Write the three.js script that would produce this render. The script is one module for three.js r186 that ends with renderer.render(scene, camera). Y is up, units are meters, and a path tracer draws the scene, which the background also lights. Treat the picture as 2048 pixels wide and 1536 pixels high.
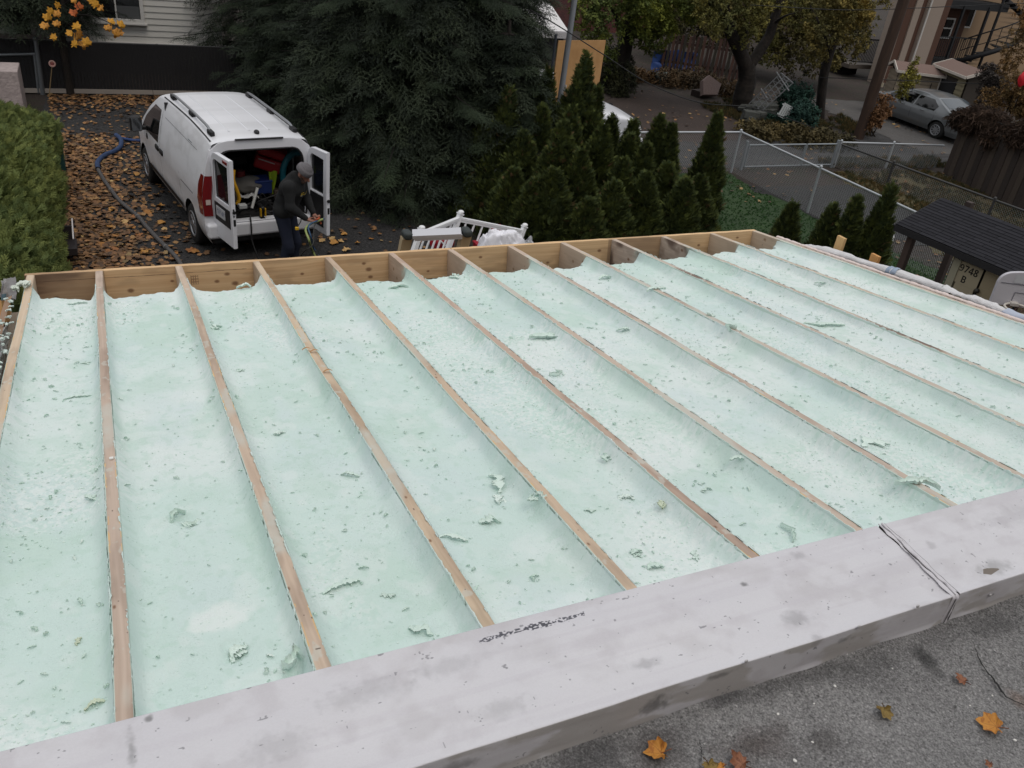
import * as THREE from 'three';
import { mergeGeometries } from 'three/addons/utils/BufferGeometryUtils.js';
import { RoundedBoxGeometry } from 'three/addons/geometries/RoundedBoxGeometry.js';
import { MarchingCubes } from 'three/addons/objects/MarchingCubes.js';

// ---------------------------------------------------------------- camera, sky, sun, exposure
const scene = new THREE.Scene();
const camera = new THREE.PerspectiveCamera(49.32, 4 / 3, 0.05, 600);
camera.rotation.order = 'YXZ';
camera.position.set(0.528, 2.041, 4.701);
camera.rotation.set(-0.5339, -0.4821, 0.1270);
scene.add(camera);
camera.updateMatrixWorld(true);

const renderer = new THREE.WebGLRenderer({ antialias: true });
renderer.toneMapping = THREE.LinearToneMapping;
renderer.toneMappingExposure = 1.06;
renderer.shadowMap.enabled = true;
renderer.setSize(1024, 768);

{ // overcast sky: bright overhead, a little darker towards the horizon
  const w = 64, h = 32, d = new Float32Array(w * h * 4);
  for (let j = 0; j < h; j++) for (let i = 0; i < w; i++) {
    const el = ((j + 0.5) / h - 0.5) * Math.PI, s = Math.sin(el);
    const L = s > 0 ? 1.02 * (0.36 + 0.64 * s) : 0.36;
    const k = (j * w + i) * 4;
    d[k] = L * 0.985; d[k + 1] = L * 0.998; d[k + 2] = L * 1.03; d[k + 3] = 1;
  }
  const t = new THREE.DataTexture(d, w, h, THREE.RGBAFormat, THREE.FloatType);
  t.mapping = THREE.EquirectangularReflectionMapping; t.colorSpace = THREE.LinearSRGBColorSpace;
  t.magFilter = THREE.LinearFilter; t.minFilter = THREE.LinearFilter; t.needsUpdate = true;
  scene.background = t; scene.environment = t;
}
const sun = new THREE.DirectionalLight(0xfff4e6, 0.6);
sun.position.set(6, 22, 7); sun.target.position.set(4, -1, -4);
sun.castShadow = true; sun.shadow.radius = 40; sun.shadow.mapSize.set(2048, 2048);
Object.assign(sun.shadow.camera, { left: -30, right: 30, top: 30, bottom: -30, near: 1, far: 80 });
scene.add(sun, sun.target);

// ---------------------------------------------------------------- helpers
const G = -3.40;                       // ground level; the far rim of the new roof frame is at y = 0
const SL = 0.1430;                     // fall of the roof frame
const V3 = (x, y, z) => new THREE.Vector3(x, y, z);
let seed = 7;
function rnd() { seed = (seed + 0x6D2B79F5) | 0; let t = Math.imul(seed ^ (seed >>> 15), 1 | seed); t = (t + Math.imul(t ^ (t >>> 7), 61 | t)) ^ t; return ((t ^ (t >>> 14)) >>> 0) / 4294967296; }
const rr = (a, b) => a + (b - a) * rnd();
const clamp = (x, a = 0, b = 1) => Math.min(b, Math.max(a, x));
const lerp = (a, b, t) => a + (b - a) * t;
const sst = (a, b, x) => { const t = clamp((x - a) / (b - a)); return t * t * (3 - 2 * t); };
function h2(ix, iy, s) { let h = Math.imul(ix, 374761393) ^ Math.imul(iy, 668265263) ^ Math.imul(s + 11, 1274126177); h = Math.imul(h ^ (h >>> 13), 1274126177); h ^= h >>> 16; h = Math.imul(h, 2246822519); return ((h ^ (h >>> 15)) >>> 0) / 4294967296; }
function vn(x, y, s = 0, px = 1 << 20, py = 1 << 20) {
  const x0 = Math.floor(x), y0 = Math.floor(y); let fx = x - x0, fy = y - y0;
  fx = fx * fx * (3 - 2 * fx); fy = fy * fy * (3 - 2 * fy);
  const m = (a, p) => ((a % p) + p) % p, xa = m(x0, px), xb = m(x0 + 1, px), ya = m(y0, py), yb = m(y0 + 1, py);
  const a = h2(xa, ya, s), b = h2(xb, ya, s), c = h2(xa, yb, s), d = h2(xb, yb, s);
  return (a + (b - a) * fx) * (1 - fy) + (c + (d - c) * fx) * fy;
}
function fbm(x, y, o = 4, s = 0, px = 1 << 20, py = 1 << 20) {
  let v = 0, a = 0.5, t = 0;
  for (let i = 0; i < o; i++) { v += a * vn(x, y, s + i * 17, px, py); t += a; a *= 0.5; x *= 2; y *= 2; px *= 2; py *= 2; }
  return v / t;
}
// a point of the place seen at pixel (x, y) of the 2048 x 1536 photograph, on a level plane / at a distance / on the roof frame
const TF = Math.tan(49.32 / 2 * Math.PI / 180);
function ray(x, y) { return V3((x / 1024 - 1) * TF * 4 / 3, (1 - y / 768) * TF, -1).applyQuaternion(camera.quaternion); }
function onY(x, y, Y) { const d = ray(x, y); return camera.position.clone().addScaledVector(d, (Y - camera.position.y) / d.y); }
const gp = (x, y, h = 0) => onY(x, y, G + h);
const at = (x, y, dist) => camera.position.clone().addScaledVector(ray(x, y).normalize(), dist);
function topOf(base, x, y) { // height over base where the vertical through base passes closest to pixel row y
  const d = ray(x, y), b = base, c = camera.position; let best = 0, bd = 1e9;
  for (let h = -1; h < 14; h += 0.01) { const v = V3(b.x, b.y + h, b.z).sub(c).normalize(); const e = 1 - v.dot(d.clone().normalize()); if (e < bd) { bd = e; best = h; } }
  return best;
}
const RN = V3(0, Math.cos(SL), -Math.sin(SL)), RZ = V3(0, Math.sin(SL), Math.cos(SL));
function roofLocal(x, y, h = 0) { const d = ray(x, y), c = camera.position, t = (h - c.dot(RN)) / d.dot(RN), p = c.clone().addScaledVector(d, t); return V3(p.x, h, p.dot(RZ)); }
const roofWorld = (x, h, z) => V3(x, 0, 0).addScaledVector(RN, h).addScaledVector(RZ, z);

const C = (r, g, b) => new THREE.Color().setRGB(r / 255, g / 255, b / 255, THREE.SRGBColorSpace);
const used = {};
function numbered(n) { used[n] = (used[n] || 0) + 1; return used[n] === 1 ? n : n + '_' + String(used[n] - 1).padStart(3, '0'); }
function thing(name, label, category, pos = [0, 0, 0], turn = 0, group) {
  const o = new THREE.Group(); o.name = numbered(name); scene.add(o);
  if (pos.isVector3) o.position.copy(pos); else o.position.set(...pos);
  o.rotation.y = turn; o.userData = { label, category }; if (group) o.userData.group = group;
  return o;
}
function obj(name, geos, mat, parent = scene) {
  const g = Array.isArray(geos) ? mergeGeometries(geos.map(k => k.index ? k.toNonIndexed() : k).map(k => { for (const a of Object.keys(k.attributes)) if (!['position', 'normal', 'uv'].includes(a)) k.deleteAttribute(a); return k; })) : geos;
  const m = new THREE.Mesh(g, mat); m.name = parent === scene ? numbered(name) : name; parent.add(m); return m;
}
function struct(name, geos, mat) { const m = obj(name, geos, mat); m.userData.kind = 'structure'; return m; }
function stuff(m) { m.userData.kind = 'stuff'; return m; }
const box = (w, h, d, x = 0, y = 0, z = 0, r = 0) => { const g = r > 0 ? new RoundedBoxGeometry(w, h, d, 2, r) : new THREE.BoxGeometry(w, h, d); g.translate(x, y, z); return g; };
function tube(pts, r, seg = 24, rad = 7, closed = false) { return new THREE.TubeGeometry(new THREE.CatmullRomCurve3(pts.map(p => p.isVector3 ? p : V3(...p)), closed, 'centripetal'), seg, r, rad, closed); }
function rod(a, b, r, r2 = r, n = 8) { a = a.isVector3 ? a : V3(...a); b = b.isVector3 ? b : V3(...b); const d = b.clone().sub(a), g = new THREE.CylinderGeometry(r2, r, d.length(), n, 1); g.applyQuaternion(new THREE.Quaternion().setFromUnitVectors(V3(0, 1, 0), d.normalize())); g.translate((a.x + b.x) / 2, (a.y + b.y) / 2, (a.z + b.z) / 2); return g; }
function bar(a, b, w, h, up = V3(0, 1, 0)) { a = a.isVector3 ? a : V3(...a); b = b.isVector3 ? b : V3(...b); const z = b.clone().sub(a), L = z.length(); z.normalize(); const x = up.clone().cross(z).normalize(), y = z.clone().cross(x); const g = new THREE.BoxGeometry(w, h, L); g.applyMatrix4(new THREE.Matrix4().makeBasis(x, y, z)); g.translate((a.x + b.x) / 2, (a.y + b.y) / 2, (a.z + b.z) / 2); return g; }
function gridGeo(nu, nv, f, closeU = false) { // f(i/nu, j/nv) -> [x,y,z,u,v]
  const p = [], uv = [], idx = [];
  for (let j = 0; j <= nv; j++) for (let i = 0; i <= nu; i++) { const q = f(i / nu, j / nv, i, j); p.push(q[0], q[1], q[2]); uv.push(q[3] ?? i / nu, q[4] ?? j / nv); }
  for (let j = 0; j < nv; j++) for (let i = 0; i < nu; i++) { const a = j * (nu + 1) + i, b = a + 1, c = a + nu + 1, d = c + 1; idx.push(a, c, b, b, c, d); }
  const g = new THREE.BufferGeometry(); g.setAttribute('position', new THREE.Float32BufferAttribute(p, 3)); g.setAttribute('uv', new THREE.Float32BufferAttribute(uv, 2)); g.setIndex(idx); g.computeVertexNormals(); return g;
}
function tris(p, n = null) { const g = new THREE.BufferGeometry(); g.setAttribute('position', new THREE.Float32BufferAttribute(p, 3)); g.setAttribute('uv', new THREE.Float32BufferAttribute(new Float32Array(p.length / 3 * 2), 2)); if (n) g.setAttribute('normal', new THREE.Float32BufferAttribute(n, 3)); else g.computeVertexNormals(); return g; }
function tex(w, h, f, srgb = true) {
  const d = new Uint8Array(w * h * 4);
  for (let j = 0; j < h; j++) for (let i = 0; i < w; i++) { const c = f(i / w, j / h, i, j), k = (j * w + i) * 4; if (typeof c === 'number') { d[k] = d[k + 1] = d[k + 2] = clamp(c) * 255; } else { d[k] = clamp(c[0], 0, 255); d[k + 1] = clamp(c[1], 0, 255); d[k + 2] = clamp(c[2], 0, 255); } d[k + 3] = 255; }
  const t = new THREE.DataTexture(d, w, h, THREE.RGBAFormat); t.wrapS = t.wrapT = THREE.RepeatWrapping; t.magFilter = THREE.LinearFilter; t.minFilter = THREE.LinearMipmapLinearFilter; t.generateMipmaps = true; t.anisotropy = 8; if (srgb) t.colorSpace = THREE.SRGBColorSpace; t.needsUpdate = true; return t;
}
const mix3 = (a, b, t) => [lerp(a[0], b[0], t), lerp(a[1], b[1], t), lerp(a[2], b[2], t)];
const std = (color, rough = 0.8, extra = {}) => new THREE.MeshStandardMaterial({ color, roughness: rough, ...extra });
const two = { side: THREE.DoubleSide };
// generic tiling noise maps
const noiseBump = tex(512, 512, (u, v) => fbm(u * 32, v * 32, 4, 3, 32, 32), false);
const fineBump = tex(512, 512, (u, v) => 0.6 * vn(u * 128, v * 128, 5, 128, 128) + 0.4 * vn(u * 256, v * 256, 6, 256, 256), false);
function rep(t, a, b) { const c = t.clone(); c.repeat.set(a, b); c.needsUpdate = true; return c; }
function uvScale(g, a, b) { const u = g.attributes.uv; for (let i = 0; i < u.count; i++) u.setXY(i, u.getX(i) * a, u.getY(i) * b); return g; }
function uvBox(g) { // uv in metres from the dominant normal
  const n = g.attributes.normal, p = g.attributes.position, u = g.attributes.uv;
  for (let i = 0; i < p.count; i++) { const ax = Math.abs(n.getX(i)), ay = Math.abs(n.getY(i)), az = Math.abs(n.getZ(i)); if (ay >= ax && ay >= az) u.setXY(i, p.getX(i), p.getZ(i)); else if (ax > az) u.setXY(i, p.getZ(i), p.getY(i)); else u.setXY(i, p.getX(i), p.getY(i)); }
  return g;
}
// ---------------------------------------------------------------- roof frame of joists
const S = 0.4064, LEN = 3.47, JW = 0.038, JH = 0.184;
const jf = [0.05, 0.374, 0.786, 1.208, 1.63, 2.027, 2.42, 2.843, 3.241, 3.647, 4.058, 4.492, 4.889];
const jn = [0.055, 0.407, 0.814, 1.217, 1.628, 2.039, 2.436, 2.851, 3.257, 3.655, 4.064, 4.495, 4.889];
const lip = [0.263, 0.345, 0.315, 0.316, 0.366, 0.374, 0.384, 0.4, 0.405, 0.392, 0.404, 0.346, 0.305];
const jx = (i, z) => lerp(jf[i], jn[i], z / 3.45);
const MINT = [198, 218, 209];
function woodPix(u, v, len, o) { // u across the board (0..1 = o.w metres), v along
  const x = u * o.w, y = v * len, s = o.s;
  const warp = fbm(x * 8, y * 1.6, 3, s) * 0.05;
  const ring = vn((x + warp) * 120, y * 0.9, s + 3), ring2 = vn((x + warp) * 300, y * 2.5, s + 5), fib = vn(x * 900, y * 14, s + 9);
  let c = mix3(o.c0, o.c1, clamp(0.55 * ring + 0.3 * ring2 + 0.25 * fib - 0.05));
  const st = fbm(x * 9 + 3, y * 2.2, 4, s + 20); c = mix3(c, o.st || [120, 98, 84], sst(0.55, 0.8, st) * (o.stA ?? 0.5));
  const gr = fbm(x * 18, y * 6, 3, s + 31); c = mix3(c, [c[0] * 0.84, c[1] * 0.83, c[2] * 0.83], sst(0.5, 0.75, gr) * 0.5);
  for (const k of o.knots || []) { const dx = (x - k[0]) / k[2], dy = (y - k[1]) / (k[2] * 1.5), d = 1.25 * Math.hypot(dx, dy) + 0.25 * (fbm(x * 60, y * 60, 2, s + 2) - 0.5); if (d < 1.5) c = mix3(c, [95, 62, 40], (1 - sst(0.45, 1.5, d)) * 0.65); }
  return c;
}
const roof = thing('roof_frame', 'unfinished lean-to roof frame of pale wooden joists filled with mint green foam', 'roof frame'); roof.rotation.x = -SL;
{
  const tops = [[226, 200, 168], [196, 172, 158], [210, 184, 162], [220, 194, 160], [216, 188, 158], [194, 164, 148], [204, 178, 162], [198, 176, 164], [200, 182, 170], [196, 180, 170], [202, 188, 176], [208, 192, 174], [212, 200, 186]];
  for (let i = 0; i < 13; i++) {
    const c0 = mix3(tops[i], [206, 192, 174], 0.5), c1 = [c0[0] * 0.9, c0[1] * 0.885, c0[2] * 0.87], wd = 0.406;
    const kn = []; for (let k = 0; k < 3; k++) kn.push([rr(0.03, 0.15), rr(0.1, 0.4), 0.011], [rr(0.25, 0.38), rr(0.1, 0.4), 0.011], [rr(0.165, 0.2), rr(0.3, 3.3), 0.006]);
    const o = { w: wd, s: 100 + i * 7, c0, c1, knots: kn, stA: i === 10 || i === 9 ? 0.95 : 0.28, st: i === 9 || i === 10 ? [98, 80, 68] : [128, 104, 90] };
    const bad = i === 10 || i === 9 ? 0.9 : 0;
    const t = tex(128, 1024, (u, v) => {
      let c = woodPix(u, v, LEN, o); const z = v * LEN, x = u * wd;
      const side = u < 0.44 || u > 0.56;
      if (side && z < 0.75) { const b = u < 0.5 ? fbm(x * 12, z * 9, 3, i) : 0; c = mix3(c, [196, 172, 140], 0.35 * (1 - bad)); if (bad) c = mix3(c, [82, 64, 54], sst(0.4, 0.75, b) * 0.75); }
      const n = fbm(x * 25, z * 22, 4, 300 + i), n2 = fbm(x * 7 + 9, z * 3.1, 3, 400 + i);
      // overspray: mint skin on the faces beyond the foam edge and in patches on the top
      if (side) { const L = lip[u < 0.5 ? Math.max(0, i - 1) : Math.min(11, i)]; const k = sst(-0.12, 0.03, z - L + (n - 0.5) * 0.16); c = mix3(c, MINT, k * 0.92); }
      else { let k = sst(0.56, 0.7, n2) * (0.35 + 0.5 * n) + sst(0.68, 0.74, n) * 0.6; if (i > 5) k += sst(0.42, 0.6, n2) * 0.4 + 0.12; if (z < 0.25) k = 0; c = mix3(c, [196, 196, 186], clamp(k, 0, 0.78)); }
      if (!side && z > 0.3) { const e = vn(x * 200, z * 30, i + 9); if (vn(z * 9, 3, i + 70) > 0.8 && (u < 0.455 || u > 0.545) && e > 0.45) c = [214, 178, 128]; }
      const nail = vn(z * 70, x * 90, i + 33); if (nail > 0.985) c = [90, 78, 70];
      return c;
    });
    const m = std(0xffffff, 0.82, { map: t, bumpMap: t, bumpScale: 0.0012 });
    // chamfered board with slightly uneven arrises
    const ch = 0.003, sec = [[-JW / 2, -JH, 0], [-JW / 2, -ch, 0.43], [-JW / 2 + ch, 0, 0.445], [-JW / 6, 0.0005, 0.48], [JW / 6, 0.0005, 0.52], [JW / 2 - ch, 0, 0.555], [JW / 2, -ch, 0.57], [JW / 2, -JH, 1]];
    const n = 110, end = i === 0 || i === 12 ? LEN : LEN;
    const g = gridGeo(7, n, (a, b, k) => { const z = b * end, q = sec[k], top = q[1] > -0.05; const jag = top ? (fbm(z * 14, k * 3.7 + i * 11, 3, 50) - 0.5) * 0.006 : 0, sag = (vn(z * 2.3, i * 5, 60) - 0.5) * 0.006; return [jx(i, z) + q[0] + (k < 4 ? -1 : 1) * jag * 0.5 + sag, q[1] + Math.min(0, jag) - Math.abs(q[0]) * 0, z, q[2], b]; });
    const cap = new THREE.PlaneGeometry(JW, JH); cap.translate(jx(i, 0), -JH / 2, 0.0005);
    obj(i === 0 || i === 12 ? 'edge_joist' : 'joist', g, m, roof);
  }
  // far rim board in two lengths, with knots, stamp marks and stains
  const mkRim = (x0, x1, s, c0, c1, kn, dark) => { let mm; const g0 = (() => { const L = x1 - x0; const t = tex(1024, 256, (u, v) => {
      const x = x0 + u * L, q = v * 0.24; let c = woodPix(v, u, L, { w: 0.24, s, c0, c1, knots: kn, stA: dark(x), st: [104, 80, 62] });
      if (dark(x) > 0.7) c = mix3(c, [118, 96, 78], 0.45);
      if (q < 0.19) {
        if (Math.abs(q - 0.145 - (vn(x * 3, 1, s) - 0.5) * 0.01) < 0.0011 && x < 1.15) c = mix3(c, [70, 50, 36], 0.7);
        const sx = x - 0.84; if (sx > 0 && sx < 0.042 && q > 0.07 && q < 0.125 && (Math.floor(sx * 250) % 3 === 0 || Math.floor(q * 240) % 4 === 0)) c = mix3(c, [84, 60, 44], 0.5);
      } else c = mix3(c, [226, 188, 140], 0.5);
      return c; });
      mm = std(0xffffff, 0.8, { map: t, bumpMap: t, bumpScale: 0.0008 });
      const sec = [[0, -JH, 0], [0, -0.003, 0.765], [-0.003, 0, 0.8], [-0.036, 0, 0.97], [-0.039, -0.003, 0.98], [-0.039, -JH, 1]];
      return gridGeo(60, 5, (a, b, i, j) => { const qq = sec[j], x = x0 + a * L; return [x, qq[1] + (qq[1] > -0.05 ? (vn(x * 20, j, 5) - 0.5) * 0.003 : 0), qq[0] - 0.0005, a, qq[2]]; }); })();
    return obj('rim_board', g0, mm, roof); };
  mkRim(0.02, 2.428, 501, [226, 194, 152], [198, 160, 118], [[0.05, 0.13, 0.012], [0.06, 0.5, 0.014], [0.1, 0.72, 0.008], [0.08, 0.96, 0.011], [0.12, 1.02, 0.012], [0.06, 1.06, 0.015], [0.09, 1.45, 0.009], [0.13, 1.83, 0.01], [0.09, 1.86, 0.015], [0.04, 1.87, 0.012], [0.05, 2.25, 0.008]], x => x < 0.4 ? 0.95 : 0.35);
  mkRim(2.432, 4.91, 541, [224, 194, 152], [200, 166, 124], [[0.12, 0.2, 0.01], [0.05, 0.7, 0.01], [0.11, 1.1, 0.012], [0.07, 1.5, 0.011], [0.1, 1.95, 0.01], [0.14, 2.3, 0.01]], x => x > 3.6 && x < 4.08 ? 0.95 : 0.3);
  // curled wood splinters on the joists
  const sp = (x, y) => { const p = roofLocal(x, y, 0.006); const g = gridGeo(6, 2, (a, b) => [p.x + (a - 0.5) * 0.035, 0.004 + 0.012 * Math.sin(a * 2.6), p.z + (b - 0.5) * 0.012 + a * 0.012]); obj('splinter', g, std(C(176, 132, 88), 0.8, two), roof); };
  sp(628, 702); sp(612, 698); sp(655, 742);
  obj('staple', box(0.012, 0.004, 0.014, roofLocal(223, 918).x, 0.003, roofLocal(223, 918).z), std(C(225, 226, 222), 0.6), roof);
}
// ---------------------------------------------------------------- sprayed foam, one panel per bay
const foamCol = tex(2048, 1536, (u, v) => {
  const x = u * 5, z = v * 3.6, a = fbm(x * 1.3, z * 1.1, 4, 601), b = fbm(x * 5, z * 4, 4, 611), g = fbm(x * 40, z * 40, 2, 621);
  let c = mix3([202, 221, 215], [216, 227, 224], sst(0.4, 0.62, a)); c = mix3(c, [190, 213, 202], sst(0.52, 0.7, b) * 0.5);
  c = mix3(c, [204, 219, 219], sst(0.5, 0.72, fbm(x * 5 + 8, z * 3, 3, 631)) * 0.5); c = mix3(c, [182, 208, 195], sst(0.6, 0.76, g) * 0.3); c = mix3(c, [222, 230, 228], sst(0.55, 0.7, fbm(x * 14 + 5, z * 11, 3, 635)) * 0.35);
  // paler burst where the gun rested
  const d = Math.hypot((x - 0.62) / 0.085, (z - 3.12) / 0.07) + (fbm(x * 30, z * 30, 3, 641) - 0.5) * 0.7; c = mix3(c, [226, 233, 230], (1 - sst(0.55, 1.05, d)) * 0.75);
  const pw = sst(0.5, 0.68, fbm(x * 2.6, z * 1.7, 3, 721)) * sst(0.45, 0.6, fbm(x * 90, z * 90, 2, 653)); c = mix3(c, [224, 231, 229], pw * 0.6); const k = vn(x * 210, z * 210, 651); if (k > 0.93) c = mix3(c, [160, 186, 174], 0.5);
  return c;
});
foamCol.wrapS = foamCol.wrapT = THREE.ClampToEdgeWrapping;
const foamBump = tex(1024, 1024, (u, v) => { const r = sst(0.45, 0.62, fbm(u * 6, v * 6, 3, 661, 6, 6)); return 0.35 * fbm(u * 40, v * 40, 3, 671, 40, 40) + (0.25 + 0.4 * r) * vn(u * 150, v * 150, 681, 150, 150) + 0.2 * vn(u * 330, v * 330, 691, 330, 330); }, false);
const foamMat = std(0xffffff, 0.92, { map: foamCol });
const foamMats = []; 
function foamH(i, x, z) { // height of the foam surface below the joist tops, roof frame coordinates
  const a = jx(i, z) + JW / 2, b = jx(i + 1, z) - JW / 2, w = b - a, tl = x - a, tr = b - x;
  const D = 0.062 + 0.016 * (fbm(x * 3, z * 1.6, 3, 701) - 0.5) + (i > 8 ? -0.014 : 0);
  const lipK = sst(0.0, 0.25, z - lip[i]), rl = (0.012 + 0.03 * vn(z * 2.1, i * 3.1, 711)) * (0.5 + 0.5 * lipK), rR = (0.01 + 0.013 * vn(z * 2.1, i * 3.1 + 7, 712) + 0.014 * sst(0.6, 0.9, vn(z * 5, i + 3, 713))) * (0.6 + 0.4 * lipK);
  const cl = Math.exp(-Math.pow(Math.max(0, tl) / rl, 1.35)), cr = Math.exp(-Math.pow(Math.max(0, tr) / rR, 1.35)), cc = Math.max(cl, cr);
  let h = -D + (D - 0.006) * cc;
  const rough = sst(0.5, 0.66, fbm(x * 2.6, z * 1.7, 3, 721)) + 0.6 * Math.exp(-tl / 0.07) * sst(0.35, 0.6, vn(z * 1.7, i, 722));
  h += (fbm(x * 26, z * 26, 3, 731) - 0.5) * 0.005 + (vn(x * 95, z * 95, 741) - 0.5) * (0.0006 + 0.0055 * rough) + 0.012 * (fbm(x * 9, z * 3.4, 3, 757) - 0.5) * (1 - cc) + (fbm(x * 5, z * 4, 2, 751) - 0.5) * 0.012 * (1 - cc);
  // hollow where foam was torn out
  for (const q of holes) { const d = Math.hypot((x - q[0]) / q[2], (z - q[1]) / (q[2] * 1.2)); if (d < 1.6) h -= q[3] * Math.exp(-d * d * 1.4) * (0.4 + 1.1 * fbm(x * 60, z * 60, 2, 761)); }
  return h;
}
const holes = [];
for (const [x, y, r, d] of [[680, 1235, 0.05, 0.02], [370, 1035, 0.035, 0.02], [1850, 995, 0.06, 0.02], [1775, 985, 0.05, 0.015], [1300, 575, 0.05, 0.02], [470, 1300, 0.05, 0.018], [590, 1345, 0.03, 0.03], [995, 1000, 0.03, 0.016], [1440, 930, 0.035, 0.02]]) { const p = roofLocal(x, y, -0.06); holes.push([p.x, p.z, r, d]); }
const foam = thing('spray_foam', 'mint green sprayed insulation foam filling the bays between the wooden joists', 'insulation'); foam.rotation.x = -SL;
{
  const tt = rep(foamBump, 1, 1);
  for (let i = 0; i < 12; i++) {
    const us = []; for (let k = 0; k <= 44; k++) { const t = k / 44; us.push(0.5 - 0.5 * Math.cos(Math.PI * t) * (0.72 + 0.28 * Math.abs(Math.cos(Math.PI * t)))); }
    const nz = 480, p = [], uv = [], idx = [], NU = 48; // 0: lap left, 1..45 surface, then lap right; rows: skirt + surface
    for (let j = -2; j <= nz; j++) {
      for (let k = 0; k < NU; k++) {
        const kk = clamp(k - 1, 0, 44), zb = Math.max(j, 0) / nz;
        const xm = lerp(jx(i, 0.3), jx(i + 1, 0.3), us[kk]);
        const z0 = lerp(lip[i], lip[i + 1], us[kk] * 0.5) + (fbm(xm * 9, i, 3, 771) - 0.5) * 0.1 - 0.012 + (fbm(xm * 60, i, 2, 772) - 0.5) * 0.02 - (Math.min(us[kk], 1 - us[kk]) < 0.08 ? 0.03 : 0);
        let z = lerp(z0, LEN - 0.005, zb), a = jx(i, z) + JW / 2, b = jx(i + 1, z) - JW / 2, x = lerp(a, b, us[kk]), y = foamH(i, x, z);
        if (k === 0 || k === NU - 1) { const n = fbm(z * 48 + i * 13, k, 4, 781) - (k ? 0.46 : 0.56) + 0.5 * (vn(z * 5, i * 2 + k, 782) - 0.55); x += (k ? 1 : -1) * (n > 0 ? 0.0012 + n * 0.011 : 0.0016); y = n > 0 ? 0.0008 + n * 0.007 : -0.012; if (j < 6) y = Math.min(y, -0.01); }
        else if (k === 1 || k === NU - 2) { const kq = k === 1 ? 0 : NU - 1, n = fbm(z * 48 + i * 13, kq, 4, 781) - (kq ? 0.46 : 0.56) + 0.5 * (vn(z * 5, i * 2 + kq, 782) - 0.55); x += (k === 1 ? 1 : -1) * 0.0012; y = n > 0 ? 0.001 + n * 0.009 : -0.003 + n * 0.012; }
        if (j < 3 && j >= 0) y -= [0.014, 0.004, 0.0][j];
        if (j === -1) { y -= 0.05; z += 0.012; } if (j === -2) { y = -0.17; z += 0.03; }
        p.push(x, y, z); uv.push(x / 5, z / 3.6);
      }
    }
    const rows = nz + 3; for (let j = 0; j < rows - 1; j++) for (let k = 0; k < NU - 1; k++) { const a = j * NU + k, b = a + 1, c = a + NU, d = c + 1; idx.push(a, c, b, b, c, d); }
    const g = new THREE.BufferGeometry(); g.setAttribute('position', new THREE.Float32BufferAttribute(p, 3)); g.setAttribute('uv', new THREE.Float32BufferAttribute(uv, 2)); g.setIndex(idx); g.computeVertexNormals();
    obj('foam_panel', g, foamMat, foam);
  }
  foamBump.repeat.set(9, 6.5); foamMat.bumpMap = foamBump; foamMat.bumpScale = 0.0018;
}
// loose shavings of foam lying on the foam
const mintMats = [std(C(214, 230, 222), 0.9, two), std(C(206, 224, 215), 0.9, two), std(C(222, 235, 229), 0.9, two), std(C(206, 216, 194), 0.9, two)];
function shaving(L, W, arch, curl, ragged, s, thick = 0.006) { // a torn, curled strip with real thickness
  const nu = 30, nv = 8, P = (a, b, side) => {
    const e = 1 + ragged * ((fbm(a * 14, s, 3, 801) - 0.5) * 1.6), taper = Math.pow(Math.sin(Math.PI * clamp(a, 0.03, 0.97)), 0.45), wob = (fbm(a * 3, s + 5, 2, 811) - 0.5) * W * 1.6;
    const bw = (b - 0.5) * W * e * taper * (1 + 0.5 * (vn(a * 40, b > 0.5 ? s : s + 3, 821) - 0.5) * ragged * 2);
    const ang = (b - 0.5) * curl * 2, yy = arch * Math.sin(Math.PI * a) * (0.6 + 0.6 * vn(a * 3, s, 831)) + Math.abs(b - 0.5) * W * Math.sin(Math.abs(ang)) * 1.3 + (fbm(a * 18, b * 5 + s, 3, 841) - 0.5) * 0.006;
    return [(a - 0.5) * L, Math.max(0, yy) + side * thick * (0.5 + vn(a * 20, b * 6 + s, 851)) * Math.pow(Math.sin(Math.PI * clamp(b, 0.02, 0.98)), 0.4), bw * Math.cos(ang) + wob, a, b];
  };
  const t = gridGeo(nu, nv, (a, b) => P(a, b, 1)), u = gridGeo(nu, nv, (a, b) => P(a, b, -0.15)); u.index.array.reverse(); u.computeVertexNormals();
  return mergeGeometries([t, u]);
}
function lump(r, s) { // crumpled clump: several short bent flakes pressed together
  const gs = []; const n = 2 + (s % 2); r *= 0.72;
  for (let k = 0; k < n; k++) { const g = shaving(r * (1.2 + h2(s, k, 1)), r * (0.55 + 0.5 * h2(s, k, 2)), r * 0.12, 0.5, 0.75, s * 10 + k, 0.006); g.rotateX((h2(s, k, 3) - 0.5) * 0.45); g.rotateY(h2(s, k, 4) * 6.3); g.translate((h2(s, k, 5) - 0.5) * r * 1.3, r * 0.06 * k, (h2(s, k, 6) - 0.5) * r * 1.3); gs.push(g); }
  return mergeGeometries(gs);
}
const bayAt = x => { for (let i = 0; i < 12; i++) if (x < jf[i + 1]) return i; return 11; };
const ORD = ['first', 'second', 'third', 'fourth', 'fifth', 'sixth', 'seventh', 'eighth', 'ninth', 'tenth', 'eleventh', 'last'];
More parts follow.
